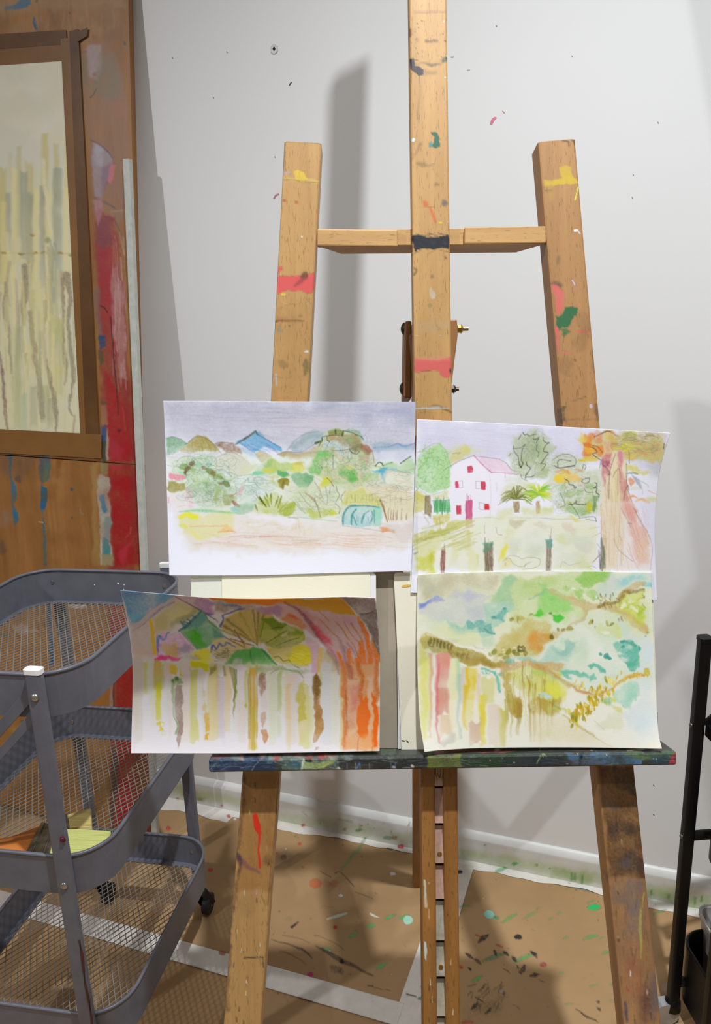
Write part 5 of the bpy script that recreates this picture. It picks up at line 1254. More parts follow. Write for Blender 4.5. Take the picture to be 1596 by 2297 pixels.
# right block of upper half
C3.z(560, 1310, .2005, G)
C3.poly([(330, 165), (1020, 155), (1210, 350), (1000, 340), (760, 300), (560, 270)], (176, 126, 30), .95, 2, 2.5, .1).poly([(560, 170), (1010, 165), (1100, 250), (700, 240)], (160, 112, 44), .5, 10, 5, 0)
C3.poly([(1020, 155), (1400, 155), (1420, 290), (1220, 330)], (126, 110, 106), .92, 2, 2).poly([(1230, 335), (1420, 295), (1450, 600), (1455, 880), (1400, 700), (1320, 480)], (104, 90, 82), .92, 3, 2, 0).line([(1235, 332), (1320, 330), (1415, 292)], 9, (74, 66, 66), .9, 1.2)
C3.poly([(50, 280), (200, 240), (330, 200), (420, 230), (640, 250), (1000, 340), (1210, 350), (1290, 500), (1400, 760), (1450, 1000), (980, 1000), (860, 740), (640, 520), (360, 400)], (170, 138, 136), .92, 3, 4, 0, .15)
C3.poly([(50, 280), (130, 250), (300, 240), (360, 280), (330, 370), (180, 330)], (150, 112, 138), .8, 4, 4, 0).poly([(340, 400), (440, 330), (560, 380), (640, 480), (600, 500)], (176, 112, 64), .85, 4, 4, 0).line([(450, 350), (500, 370), (530, 390)], [26, 30, 12], (178, 80, 56), .85, 2)
C3.poly([(420, 230), (560, 260), (760, 320), (800, 440), (640, 400)], (168, 116, 116), .7, 8, 5, 0)
C3.line([(400, 210), (560, 300), (660, 420), (740, 540), (830, 660)], [12, 22, 44, 40, 16], (92, 58, 66), .8, 3, 2).poly([(680, 470), (760, 480), (880, 600), (920, 690), (850, 690), (760, 580)], (182, 62, 76), .8, 6, 4, 0).line([(600, 320), (700, 440)], 40, (150, 90, 92), .4, 6)
C3.poly([(1060, 370), (1180, 380), (1170, 470), (1080, 440)], (172, 122, 150), .7, 8, 4, 0)
for pts, w in [([(1230, 370), (1280, 500), (1340, 720), (1350, 1000)], [36, 50, 60, 60]), ([(1370, 640), (1410, 800), (1430, 1000)], [26, 50, 66]), ([(1240, 660), (1260, 800), (1280, 1000)], [60, 90, 80]), ([(980, 770), (1030, 880), (1060, 1000)], [26, 50, 60]), ([(1100, 740), (1140, 860), (1170, 1000)], [40, 60, 60]), ([(1200, 840), (1240, 1000)], [40, 60])]:
    C3.line(pts, w, (190, 96, 30), .88, 2, 2.5)
for pts, w in [([(790, 300), (850, 380), (880, 410)], 10), ([(790, 400), (900, 520), (990, 600)], [8, 12, 10]), ([(960, 420), (1050, 520), (1110, 620)], [10, 18, 10]), ([(1060, 420), (1130, 540), (1240, 680)], 10), ([(1140, 440), (1220, 560), (1260, 640)], 14), ([(1130, 640), (1200, 760), (1240, 860)], 12)]:
    C3.line(pts, w, (156, 98, 48), .75, 1.2, 1.5)
C3.line([(1000, 620), (1060, 780), (1110, 1000)], [20, 44, 40], (122, 100, 110), .7, 4, 3).line([(1090, 660), (1160, 740), (1190, 800)], 16, (110, 92, 110), .5, 2).line([(830, 660), (920, 760), (1000, 900)], [20, 30, 24], (160, 96, 110), .7, 3, 2)
# green leaf fan
C3.poly([(110, 480), (140, 400), (240, 390), (400, 440), (600, 510), (620, 620), (500, 720), (330, 720), (180, 700), (90, 620)], (130, 140, 52), .92, 2.5, 4, .1, .25)
C3.poly([(130, 400), (240, 388), (420, 460), (280, 500), (150, 440)], (92, 112, 28), .85, 3, 4).poly([(400, 560), (500, 510), (610, 530), (560, 580)], (110, 124, 34), .8, 3, 4).poly([(150, 530), (260, 500), (320, 570), (200, 650), (120, 610)], (150, 152, 80), .8, 4, 4).poly([(470, 560), (600, 560), (590, 650), (470, 650)], (172, 172, 84), .7, 4, 4).poly([(340, 550), (440, 530), (420, 570), (350, 580)], (176, 168, 132), .8, 2, 3)
for a, b in [((190, 660), (330, 580)), ((240, 500), (380, 480)), ((120, 600), (160, 430)), ((300, 690), (560, 600)), ((280, 600), (420, 520))]:
    C3.line([a, ((a[0] + b[0]) / 2, (a[1] + b[1]) / 2 - 6), b], 7, (60, 66, 24), .7, 1)
C3.poly([(180, 720), (520, 690), (700, 700), (710, 860), (660, 940), (420, 900), (260, 860)], (172, 158, 60), .85, 4, 4, 0).poly([(500, 740), (560, 690), (650, 690), (700, 800), (690, 900), (560, 920), (420, 850)], (202, 180, 34), .85, 4, 5, 0)
C3.line([(280, 820), (330, 810), (380, 860), (440, 850), (480, 900), (560, 940)], 9, (80, 76, 44), .7, 1).hatch(420, 740, 700, 920, 20, 160, 12, [(150, 140, 40), (222, 206, 90)], 8, .5, 12)
C3.poly([(-250, 890), (-200, 780), (30, 715), (120, 730), (300, 900), (280, 915), (40, 890)], (80, 148, 74), .9, 3, 3, .12).line([(130, 730), (200, 800), (300, 905)], [20, 26, 12], (48, 116, 52), .85, 2).line([(0, 740), (20, 860)], 9, (40, 90, 50), .7)
C3.poly([(30, 890), (290, 915), (640, 980), (640, 1010), (-100, 1010), (-100, 890)], (156, 168, 112), .8, 5, 5, 0).poly([(640, 600), (760, 650), (800, 720), (700, 760), (620, 640)], (180, 148, 150), .8, 4, 3, 0).poly([(690, 700), (780, 690), (750, 1000), (690, 1000)], (178, 144, 166), .9, 2, 2).poly([(770, 720), (830, 730), (800, 1000), (750, 1000)], (180, 146, 70), .85, 3, 2).poly([(830, 740), (880, 760), (960, 880), (1000, 1000), (800, 1000)], (164, 152, 122), .9, 4, 3, 0).line([(880, 760), (960, 870), (1010, 1000)], [20, 30, 20], (110, 104, 80), .6, 3, 2)
C3.poly([(140, 920), (250, 930), (240, 1000), (120, 1000)], (176, 168, 160), .7, 4, 3)
# lower half: runs
C3.z(0, 0, 1)
for k in range(46):
    x = C3.r.uniform(300, 775); C3.drip(x, C3.r.uniform(1480, 1540), C3.r.uniform(1600, 1680), C3.r.uniform(8, 20), [(226, 228, 206), (236, 224, 214), (228, 222, 232), (232, 230, 196), (222, 230, 216), (238, 220, 204)][k % 6], .55, 2.5, 1.2, .3)
C3.z(270, 1490, .19424)
C3.poly([(140, -20), (1600, -20), (1600, 60), (140, 80)], (222, 224, 190), .6, 10, 5, 0)
for x, y0, y1, w, c, a in [(200, -40, 950, 120, (226, 216, 206), .7), (285, 0, 380, 40, (218, 222, 120), .8), (350, 0, 500, 70, (228, 234, 214), .6), (430, -20, 280, 90, (226, 190, 90), .8), (430, 120, 300, 90, (214, 214, 120), .7), (440, 240, 680, 60, (222, 222, 66), .95), (490, 0, 280, 40, (206, 206, 120), .7), (560, 150, 600, 80, (228, 236, 222), .5), (560, -30, 130, 90, (238, 214, 200), .8), (760, -20, 560, 90, (236, 222, 222), .8), (760, 560, 900, 100, (240, 226, 210), .7), (850, 60, 900, 90, (216, 214, 110), .8), (940, 80, 600, 70, (232, 226, 220), .6), (1070, 30, 900, 110, (232, 214, 140), .8), (1130, 150, 470, 36, (226, 190, 130), .8), (1160, 160, 880, 80, (222, 206, 214), .75), (1215, 120, 480, 50, (222, 222, 224), .6), (1240, 60, 800, 70, (240, 214, 160), .75), (1400, 60, 460, 90, (238, 230, 240), .8), (1400, 450, 900, 80, (236, 224, 214), .7), (1450, 120, 560, 30, (206, 206, 110), .7), (1530, 60, 1000, 100, (226, 186, 90), .92)]:
    C3.drip(x, y0, y1, w, c, a, 2.5, 2.5, .55)
C3.poly([(560, 20), (610, 0), (660, 60), (650, 130), (600, 130)], (236, 206, 40), .9, 2, 4).poly([(690, 40), (720, 130), (690, 130)], (236, 206, 60), .85, 2, 3)
C3.poly([(820, -30), (1010, -10), (985, 70), (820, 40)], (226, 222, 24), .95, 2, 3)
C3.poly([(590, 180), (640, 145), (700, 150), (712, 220), (660, 240), (630, 250), (640, 460), (640, 820), (620, 820), (625, 500), (590, 300)], (146, 176, 112), .85, 2.5, 3, .15).blob(655, 165, 22, 18, (84, 130, 74), .9, 2, 3).blob(610, 190, 20, 20, (96, 134, 80), .85, 2, 3)
C3.poly([(636, 280), (665, 235), (700, 245), (722, 400), (712, 500), (722, 640), (720, 800), (690, 900), (660, 970), (650, 850), (650, 600)], (176, 150, 140), .9, 1.6, 2.5, .2).poly([(640, 290), (700, 250), (715, 420), (660, 480)], (158, 134, 118), .6, 6, 3, 0)
C3.poly([(415, 680), (440, 660), (470, 690), (450, 740), (475, 770), (430, 775)], (232, 206, 60), .7, 2, 4).blob(455, 705, 16, 24, (242, 240, 240), .9, 2, 3).line([(485, 770), (480, 815), (520, 800)], 12, (228, 226, 150), .7, 2)
C3.poly([(955, 480), (990, 440), (1010, 500), (990, 560), (960, 540)], (232, 204, 130), .85, 2, 3).poly([(985, 560), (1030, 580), (1025, 760), (970, 790), (975, 680)], (234, 186, 80), .9, 2, 4).poly([(970, 800), (1020, 795), (1005, 865), (965, 868)], (236, 184, 70), .95, 1.5, 3).poly([(955, 320), (1000, 315), (985, 375), (962, 370)], (236, 206, 170), .85, 2, 2).poly([(962, 190), (1000, 180), (995, 300), (965, 300)], (242, 234, 240), .9, 1.5, 2).line([(955, 180), (960, 320)], 5, (226, 180, 150), .6)
C3.poly([(1260, 20), (1330, 40), (1335, 250), (1330, 450), (1315, 640), (1305, 440), (1290, 200)], (160, 164, 84), .85, 2, 2.5).line([(1325, 60), (1330, 240), (1310, 430)], 10, (110, 118, 60), .7, 1.2).line([(1345, 60), (1345, 240)], 5, (70, 80, 50), .8).poly([(1010, 20), (1120, -10), (1080, 90), (1020, 130)], (164, 166, 92), .85, 3, 4).line([(1195, 30), (1210, 130)], [20, 26], (156, 154, 96), .8, 2)
C3.poly([(1440, 440), (1460, 480), (1450, 510), (1425, 490)], (196, 196, 110), .85, 1.5, 2)
for x in (1480, 1500, 1545, 1580):
    C3.line([(x, 80 + x % 50), (x + 3, 400), (x - 2, 860)], [5, 7, 4], (146, 130, 60) if x != 1545 else (176, 150, 50), .7, 1)
C3.drip(1535, 500, 1000, 46, (206, 186, 76), .85, 2, 2, .8)
C3.z(570, 1490, .19424)
C3.poly([(0, 20), (560, 60), (640, 100), (560, 130), (380, 60), (180, 90), (0, 80)], (176, 190, 140), .8, 4, 5, 0).line([(190, 110), (280, 60), (430, 70), (520, 90), (570, 150)], 8, (110, 140, 110), .7, 1.5)
for x, y0, y1, w, c, a in [(110, 140, 560, 90, (232, 222, 216), .7), (215, 90, 900, 90, (226, 232, 196), .75), (300, 80, 560, 46, (196, 206, 130), .85), (300, 560, 800, 40, (214, 222, 160), .6), (430, 100, 900, 130, (238, 222, 208), .8), (400, 200, 600, 50, (240, 206, 140), .7), (405, 590, 960, 40, (236, 212, 170), .6), (580, 200, 930, 130, (222, 214, 130), .8), (640, 330, 930, 80, (226, 222, 160), .7), (830, 0, 950, 130, (226, 226, 226), .85), (930, 100, 960, 80, (232, 230, 210), .8), (1020, 100, 1000, 60, (226, 206, 140), .85), (770, 130, 400, 30, (226, 220, 150), .7)]:
    C3.drip(x, y0, y1, w, c, a, 3, 3, .65)
C3.poly([(540, 260), (590, 170), (610, 300), (590, 450), (600, 640), (530, 700), (510, 560), (540, 460), (490, 420), (500, 360)], (206, 194, 76), .85, 2.5, 4)
C3.poly([(65, 120), (100, 85), (150, 110), (160, 200), (140, 300), (90, 380), (70, 260)], (176, 130, 96), .85, 3, 3, .15).poly([(80, 100), (150, 120), (130, 260), (80, 180)], (120, 92, 44), .6, 4, 4, 0).poly([(90, 560), (140, 540), (145, 620), (100, 740), (80, 700)], (214, 176, 150), .85, 2.5, 3).poly([(80, 760), (140, 740), (160, 830), (120, 920), (90, 880)], (214, 160, 116), .9, 2, 3)
C3.poly([(685, 150), (720, 118), (760, 150), (775, 300), (770, 440), (785, 540), (765, 620), (800, 690), (780, 800), (740, 890), (695, 915), (695, 700), (700, 450), (680, 300)], (196, 150, 90), .92, 1.6, 2.5, .15).poly([(685, 150), (720, 120), (765, 160), (770, 330), (720, 460), (690, 300)], (118, 88, 34), .85, 5, 3, 0).poly([(700, 450), (765, 440), (760, 640), (700, 640)], (176, 124, 66), .7, 5, 3, 0)
C3.poly([(705, 1000), (715, 960), (750, 958), (740, 985)], (206, 160, 130), .9, 1.5, 2)
# orange curtain
C3.poly([(1000, -10), (1440, -10), (1455, 500), (1440, 1000), (1020, 1000), (1040, 800), (1050, 500), (1000, 200)], (236, 180, 130), .9, 3, 3, 0, .15)
for pts, w, c in [([(1030, 0), (1060, 200), (1050, 500), (1060, 700), (1040, 960)], [40, 60, 56, 60, 30], (226, 130, 66)), ([(1200, 0), (1240, 180), (1230, 420)], [50, 60, 60], (214, 116, 46)), ([(1090, 0), (1130, 150)], [60, 70], (196, 116, 80)), ([(1410, 0), (1420, 200), (1430, 420)], [40, 44, 40], (222, 126, 60)), ([(1300, 200), (1300, 420)], [40, 60], (232, 150, 90))]:
    C3.line(pts, w, c, .85, 3, 3)
C3.poly([(1105, 240), (1220, 240), (1210, 380), (1170, 560), (1120, 560)], (224, 134, 120), .75, 8, 4, 0).poly([(1070, 500), (1190, 520), (1180, 700), (1080, 720)], (214, 144, 110), .6, 10, 4, 0)
C3.poly([(1195, 500), (1220, 360), (1260, 420), (1320, 345), (1330, 500), (1310, 800), (1280, 870), (1210, 860), (1200, 700)], (246, 116, 34), .95, 2.5, 3, .1).poly([(1380, 330), (1420, 380), (1435, 600), (1420, 960), (1370, 960), (1375, 600)], (248, 106, 16), .95, 2, 2.5, .1)
C3.poly([(1050, 870), (1200, 780), (1200, 1000), (1040, 1000)], (240, 176, 120), .7, 6, 4, 0).poly([(1220, 860), (1360, 760), (1370, 980), (1210, 990)], (244, 170, 100), .7, 6, 4, 0).line([(1205, 860), (1198, 1010)], 6, (196, 96, 50), .7).line([(1365, 760), (1370, 1010)], 6, (216, 90, 30), .7).line([(1060, 300), (1080, 700)], 8, (130, 84, 44), .5, 1.5)
C3.poly([(1440, -20), (1500, -20), (1500, 1080), (1448, 1080), (1458, 500)], (246, 240, 236), .9, 3, 1, 0)
C3.poly([(0, 1010), (1460, 1000), (1460, 1080), (-1500, 1080), (-1500, 1010)], (246, 240, 242), .8, 6, 4, 0)
sheet('abstract_painting', [(270, 1324), (390, 1334), (480, 1341), (600, 1343), (720, 1339.5), (790, 1338.5), (843, 1341)], [(843, 1341), (849, 1400), (853, 1480), (852, 1685)], [(294, 1690), (560, 1690), (852, 1685)], [(270, 1324), (284, 1385), (294, 1450), (298, 1520), (294, 1690)],
      lambda s, t: .8930 - (.068 + .020 * (1 - s) ** 2 - .006 * s ** 3) * (1 - t) ** 1.8 - .010 * t ** 3, 420, 290, M_PAPER, C3, 'vivid abstract garden painting with orange side and vertical drips, lower left, curling', 'painting', 'watercolours displayed on the easel')

# ------------------------------------------------------------------ 4: loose green valley
D4 = Canvas(925, 1276, 1495, 1694, base=(238, 234, 218), seed=61)
D4.z(920, 1275, K)
D4.wash(90, 60, 3000, 2150, [(232, 228, 208), (240, 238, 226), (226, 228, 210), (236, 230, 206)], 60, 150, .5, 20, 8)
D4.z(0, 0, 1).poly([(940, 1290), (1200, 1285), (1460, 1290), (1465, 1420), (1300, 1480), (1100, 1460), (950, 1400)], (222, 226, 186), .7, 20, 6, 0, .25).poly([(1250, 1380), (1462, 1380), (1472, 1520), (1330, 1560), (1200, 1470)], (214, 226, 206), .7, 20, 6, 0, .25).wash(950, 1300, 1460, 1560, [(206, 218, 160), (222, 222, 180), (196, 216, 186), (226, 220, 176)], 50, 22, .45, 7, 6).z(920, 1275, K)
D4.poly([(95, 85), (1080, 60), (1000, 240), (640, 250), (430, 350), (130, 380)], (206, 198, 168), .8, 14, 7, 0, .3).wash(110, 100, 420, 360, [(190, 180, 140), (206, 196, 160), (176, 186, 160)], 12, 70, .4, 12, 6)
D4.poly([(100, 440), (230, 380), (320, 330), (400, 340), (440, 380), (560, 260), (800, 280), (1000, 320), (900, 420), (880, 620), (560, 640), (330, 620), (110, 540)], (206, 208, 206), .75, 6, 6, .05, .25)
D4.poly([(105, 440), (240, 385), (330, 330), (400, 345), (430, 390), (330, 430), (110, 475)], (150, 160, 206), .85, 4, 5).poly([(110, 430), (250, 385), (230, 420), (120, 470)], (110, 130, 206), .6, 4, 4).poly([(490, 310), (560, 262), (700, 280), (960, 310), (700, 340)], (182, 184, 206), .6, 8, 5).poly([(680, 440), (870, 460), (880, 600), (760, 630), (700, 540)], (190, 196, 206), .6, 10, 5, 0)
D4.poly([(1000, 330), (1100, 190), (1090, 120), (1180, 70), (1290, 160), (1400, 130), (1700, 60), (2100, 40), (2380, 40), (2330, 180), (2200, 200), (2050, 320), (1900, 400), (1700, 300), (1500, 380), (1240, 410), (1020, 400)], (196, 216, 150), .8, 5, 7, .08, .3)
D4.poly([(1000, 330), (1110, 190), (1100, 110), (1200, 80), (1280, 170), (1200, 250), (1240, 400), (1030, 400)], (160, 202, 160), .75, 5, 6, .08).poly([(1350, 130), (1700, 70), (1750, 180), (1500, 260), (1350, 240)], (186, 206, 120), .6, 8, 6, 0).poly([(1420, 320), (1600, 260), (1620, 330), (1480, 360)], (190, 206, 90), .5, 10, 6, 0)
D4.poly([(870, 420), (1000, 400), (1230, 400), (1310, 470), (1180, 520), (1110, 640), (1010, 700), (1010, 790), (870, 850), (790, 790), (480, 740), (440, 620), (600, 680), (680, 620), (780, 640), (860, 610), (900, 640)], (164, 206, 186), .8, 3.5, 6, .1, .3)
for pts in ([(980, 580), (1060, 510), (1150, 460), (1190, 520), (1130, 560), (1110, 620), (1050, 580)], [(910, 670), (970, 640), (1000, 770), (940, 760), (830, 790), (800, 720), (870, 640)], [(670, 640), (740, 620), (770, 650), (860, 610), (900, 650), (800, 700), (680, 720)]):
    D4.poly(pts, (104, 176, 164), .75, 3, 5, .15)
D4.line([(880, 720), (950, 760), (1015, 778)], 8, (66, 130, 130), .7, 1.5, 2).blob(1130, 475, 24, 14, (70, 150, 150), .8, 2, 3).blob(1010, 575, 34, 14, (80, 156, 146), .7, 2, 3, -20)
D4.poly([(280, 740), (420, 680), (760, 760), (860, 880), (760, 960), (500, 860)], (222, 226, 176), .75, 7, 6, 0).poly([(860, 850), (980, 820), (1000, 900), (880, 960)], (186, 214, 186), .7, 6, 5, 0).line([(760, 920), (800, 950), (880, 965)], 8, (160, 180, 120), .5, 2)
# bright green
D4.poly([(1240, 420), (1440, 380), (1560, 290), (1800, 230), (2060, 400), (2080, 560), (1860, 660), (1560, 560), (1280, 620), (1180, 560)], (206, 220, 160), .8, 6, 6, 0, .25)
D4.poly([(1500, 540), (1560, 330), (1650, 250), (1800, 270), (1900, 380), (1980, 520), (1700, 540)], (150, 214, 110), .85, 6, 6, .08).poly([(1490, 545), (1520, 490), (1570, 480), (1620, 520), (1560, 550)], (96, 206, 60), .95, 2.5, 4).poly([(1690, 560), (1780, 550), (1830, 590), (1770, 650), (1720, 630)], (84, 204, 66), .95, 2.5, 3, .15).blob(1720, 380, 40, 30, (130, 206, 90), .7, 6, 5).blob(1680, 540, 20, 14, (96, 120, 50), .9, 1.5, 2)
D4.line([(1440, 390), (1500, 350), (1570, 320), (1620, 260)], [14, 30, 34, 14], (120, 176, 150), .6, 3, 5).poly([(1560, 180), (1660, 250), (1640, 300), (1580, 300)], (120, 206, 110), .5, 8, 5)
D4.poly([(1980, 130), (2050, 70), (2150, 40), (2390, 45), (2360, 150), (2260, 180), (2180, 210), (2040, 180)], (148, 200, 90), .9, 3, 5, .12)
for x, y, rx, ry, r in [(2090, 230, 56, 46, 0), (2060, 300, 40, 40, 0), (2010, 320, 50, 34, 20), (2200, 300, 66, 60, 0), (1890, 230, 50, 26, 30), (2060, 370, 40, 30, 30), (2130, 190, 70, 30, 10), (2240, 330, 40, 26, 0)]:
    D4.blob(x, y, rx, ry, (160, 206, 110), .85, 2.5, 5, r)
for x, y in [(2110, 235), (2240, 325), (1960, 260), (2120, 300), (2060, 240)]:
    D4.blob(x, y, 22, 18, (238, 236, 220), .9, 2, 4)
# turquoise sky at right
D4.poly([(2380, 60), (2860, 60), (2870, 220), (2600, 260), (2400, 330), (2250, 280), (2300, 180)], (186, 214, 208), .7, 12, 7, 0).poly([(2500, 110), (2800, 60), (2830, 130), (2500, 210)], (146, 204, 206), .75, 8, 6, 0).blob(2860, 200, 60, 30, (130, 206, 214), .8, 4, 4).poly([(2330, 130), (2440, 80), (2460, 250), (2360, 330)], (222, 218, 206), .6, 8, 5, 0)
# paths
D4.poly([(1620, 250), (1720, 240), (1900, 340), (2100, 410), (2300, 430), (2500, 440), (2700, 560), (2860, 720), (2830, 800), (2640, 680), (2460, 560), (2240, 490), (2060, 500), (1850, 400)], (208, 186, 130), .8, 3.5, 5, .08).poly([(2060, 500), (2100, 460), (2060, 620), (1980, 680), (1800, 800), (1640, 860), (1560, 930), (1640, 790), (1900, 690), (2020, 600)], (206, 186, 136), .75, 4, 5, .08)
D4.poly([(2440, 380), (2520, 290), (2660, 190), (2760, 158), (2830, 165), (2810, 210), (2660, 260), (2550, 370)], (204, 172, 116), .9, 2, 3, .15).line([(2250, 465), (2310, 430), (2400, 410), (2500, 380), (2560, 320), (2620, 290), (2720, 270), (2790, 265)], [36, 44, 40, 36, 40, 46, 30, 24], (150, 128, 66), .85, 2, 5).hatch(2240, 300, 2800, 470, 40, 40, 80, [(128, 104, 50), (176, 156, 90), (110, 90, 44)], 14, .6, 30)
D4.poly([(2450, 430), (2560, 340), (2700, 290), (2790, 280), (2780, 480), (2790, 650), (2740, 700), (2600, 580)], (206, 216, 96), .85, 4, 6, .1).wash(2500, 330, 2780, 620, [(180, 200, 60), (222, 226, 130), (160, 190, 50)], 18, 40, .6, 3, 5)
for x, y in [(2660, 380), (2560, 450), (2680, 490)]:
    D4.blob(x, y, 40, 34, (240, 238, 214), .9, 3, 6)
D4.blob(2840, 770, 26, 20, (176, 176, 90), .85, 2, 3).blob(2820, 815, 12, 10, (120, 130, 90), .9, 1.5, 1).line([(1620, 250), (1750, 260), (1900, 350), (2150, 430)], 10, (190, 170, 110), .5, 2, 2)
D4.line([(2450, 520), (2600, 560), (2830, 740)], [30, 40, 30], (200, 168, 96), .5, 4, 3)
# orange centre
D4.poly([(1030, 900), (1180, 780), (1430, 600), (1600, 590), (1680, 700), (1640, 820), (1560, 930), (1460, 1090), (1180, 1090), (1000, 1060)], (206, 190, 114), .85, 6, 7, .05, .25).poly([(1400, 860), (1480, 740), (1560, 720), (1640, 800), (1600, 900), (1520, 1000), (1430, 960)], (216, 148, 60), .8, 10, 6, 0).blob(1480, 830, 46, 40, (228, 146, 46), .8, 10, 5).poly([(1190, 590), (1420, 560), (1470, 540), (1500, 600), (1320, 640), (1230, 640)], (204, 196, 120), .7, 5, 6)
for x, y, rx, ry, c in [(1215, 610, 22, 28, (140, 140, 40)), (1295, 610, 14, 32, (150, 150, 80)), (1330, 590, 40, 26, (190, 184, 100)), (1460, 540, 20, 10, (150, 140, 60)), (1670, 815, 26, 26, (120, 110, 40)), (1765, 730, 18, 22, (140, 130, 50)), (1830, 735, 22, 20, (150, 140, 60)), (1910, 720, 40, 26, (166, 156, 76)), (2160, 640, 30, 24, (180, 172, 80)), (2190, 650, 16, 22, (120, 112, 46)), (2230, 705, 10, 14, (110, 110, 50)), (2360, 645, 20, 22, (176, 172, 90)), (2410, 655, 26, 14, (150, 144, 70)), (2490, 630, 8, 14, (140, 120, 80)), (2525, 620, 12, 22, (170, 140, 96)), (1010, 990, 26, 36, (150, 150, 60)), (960, 1020, 24, 20, (176, 176, 96)), (1170, 1000, 36, 40, (150, 144, 56)), (1240, 1020, 30, 30, (120, 116, 40)), (1310, 970, 36, 50, (96, 92, 34)), (1360, 960, 30, 40, (110, 100, 36)), (1390, 1020, 26, 40, (140, 120, 50)), (1150, 1070, 40, 26, (156, 150, 66)), (1080, 1040, 30, 20, (176, 170, 90)), (1280, 1040, 40, 24, (140, 134, 56))]:
    D4.blob(x, y, rx, ry, c, .88, 1.8, 3)
for x, y in [(1100, 970), (1330, 970), (1240, 960), (1120, 1000)]:
    D4.blob(x, y, 18, 12, (232, 226, 190), .8, 1.5, 3)
# teal mass right
D4.poly([(1560, 1100), (1640, 980), (1860, 860), (1990, 890), (2000, 980), (1900, 1117), (1700, 1117)], (170, 206, 188), .75, 6, 7, .08).poly([(1720, 980), (1860, 850), (1990, 880), (1960, 980), (1840, 1050)], (148, 196, 180), .6, 5, 6)
D4.wash(2000, 720, 2500, 1100, [(226, 232, 214), (206, 222, 196), (236, 236, 224)], 24, 90, .5, 8, 7).poly([(2250, 700), (2330, 650), (2450, 680), (2520, 790), (2470, 820), (2370, 780), (2340, 850), (2260, 760)], (214, 220, 150), .8, 4, 6).blob(2340, 770, 34, 30, (238, 236, 220), .9, 3, 4)
D4.poly([(2420, 900), (2540, 850), (2640, 850), (2720, 930), (2750, 960), (2720, 1000), (2710, 1120), (2600, 1180), (2540, 1080), (2500, 1040), (2480, 960)], (110, 190, 168), .88, 3, 5, .15, .3).poly([(2540, 850), (2640, 845), (2710, 930), (2660, 960), (2600, 900)], (84, 166, 140), .8, 3, 4)
for x, y, rx, ry in [(2540, 860, 24, 18), (2545, 925, 20, 18), (2740, 945, 18, 26), (2275, 1015, 20, 28), (2345, 1030, 26, 36), (2380, 1060, 30, 24)]:
    D4.blob(x, y, rx, ry, (66, 156, 140), .9, 1.5, 3)
D4.blob(2620, 940, 40, 30, (214, 226, 206), .7, 5, 4).blob(2510, 1000, 26, 20, (236, 236, 224), .9, 3, 4).poly([(2540, 1050), (2620, 1080), (2580, 1160), (2520, 1140)], (240, 236, 226), .8, 4, 4)
D4.poly([(2760, 860), (2880, 800), (2900, 1120), (2740, 1120)], (214, 226, 232), .7, 10, 6, 0).poly([(2480, 640), (2640, 760), (2800, 860), (2720, 900), (2560, 800)], (206, 222, 226), .7, 8, 5, 0)
# brown path left
D4.poly([(130, 800), (220, 790), (500, 890), (740, 1000), (1000, 1090), (1200, 1110), (1200, 1180), (700, 1160), (560, 1080), (330, 1010), (140, 920)], (178, 160, 82), .88, 3.5, 5, .1, .25).poly([(400, 960), (660, 1020), (900, 1100), (880, 1140), (620, 1080)], (156, 130, 62), .6, 5, 5, 0)
for x in range(240, 520, 42):
    D4.blob(x + 4, 870 + (x - 240) * .30, 15, 42, (116, 104, 44), .8, 2, 3)
for x in (470, 560, 620, 690):
    D4.blob(x, 1000 + (x - 470) * .25, 18, 36, (140, 120, 52), .7, 3, 4)
D4.line([(220, 880), (230, 920), (280, 935)], 9, (92, 84, 40), .8, 1.5).poly([(100, 900), (210, 950), (215, 1117), (95, 1117)], (214, 212, 100), .75, 8, 5, 0).blob(180, 850, 50, 60, (200, 186, 80), .6, 8, 5).line([(220, 800), (480, 870), (700, 960), (900, 1020)], 14, (242, 238, 222), .8, 2.5, 3)
# lower half
D4.z(920, 1480, K)
D4.poly([(100, -10), (220, -10), (210, 900), (160, 960), (130, 700)], (226, 222, 130), .8, 10, 4, 0, .15)
D4.drip(160, 0, 900, 100, (222, 220, 120), .5, 8, 4, .3)
for x, y0, y1, w, c, a, w2 in [(248, 0, 960, 44, (214, 170, 130), .8, 30), (400, 0, 740, 150, (222, 150, 130), .85, 170), (400, 420, 760, 140, (208, 140, 116), .7, 150), (325, 20, 900, 36, (222, 120, 130), .7, 30), (430, 740, 1000, 140, (226, 190, 150), .7, 120), (520, 60, 900, 80, (232, 226, 170), .7, 60), (575, 30, 400, 50, (180, 214, 160), .8, 40), (590, 200, 960, 46, (176, 200, 180), .8, 30), (635, 130, 600, 70, (206, 190, 176), .7, 40), (730, 110, 500, 130, (226, 206, 90), .85, 100), (665, 380, 900, 50, (222, 190, 40), .9, 40), (690, 120, 500, 40, (222, 186, 50), .8, 40), (770, 160, 330, 50, (222, 196, 60), .7, 40), (730, 500, 820, 90, (226, 214, 120), .7, 70), (800, 300, 900, 40, (236, 226, 210), .7, 60), (815, 120, 460, 30, (222, 190, 170), .7, 30), (870, 400, 1000, 90, (226, 210, 70), .85, 60), (870, 520, 860, 60, (222, 206, 60), .6, 50), (1000, 480, 980, 130, (226, 206, 186), .75, 120), (930, 160, 480, 190, (216, 210, 140), .8, 120), (1105, 520, 980, 90, (206, 196, 110), .8, 60), (780, 760, 1010, 140, (212, 176, 146), .8, 130)]:
    D4.drip(x, y0, y1, w, c, a, 5, 4, .6, w2)
D4.poly([(480, 860), (525, 870), (525, 980), (380, 1030), (360, 980), (460, 940)], (206, 206, 190), .8, 4, 4).line([(345, 40), (330, 400), (320, 700), (345, 900), (358, 990)], [12, 20, 16, 14, 8], (214, 96, 112), .6, 2, 2)
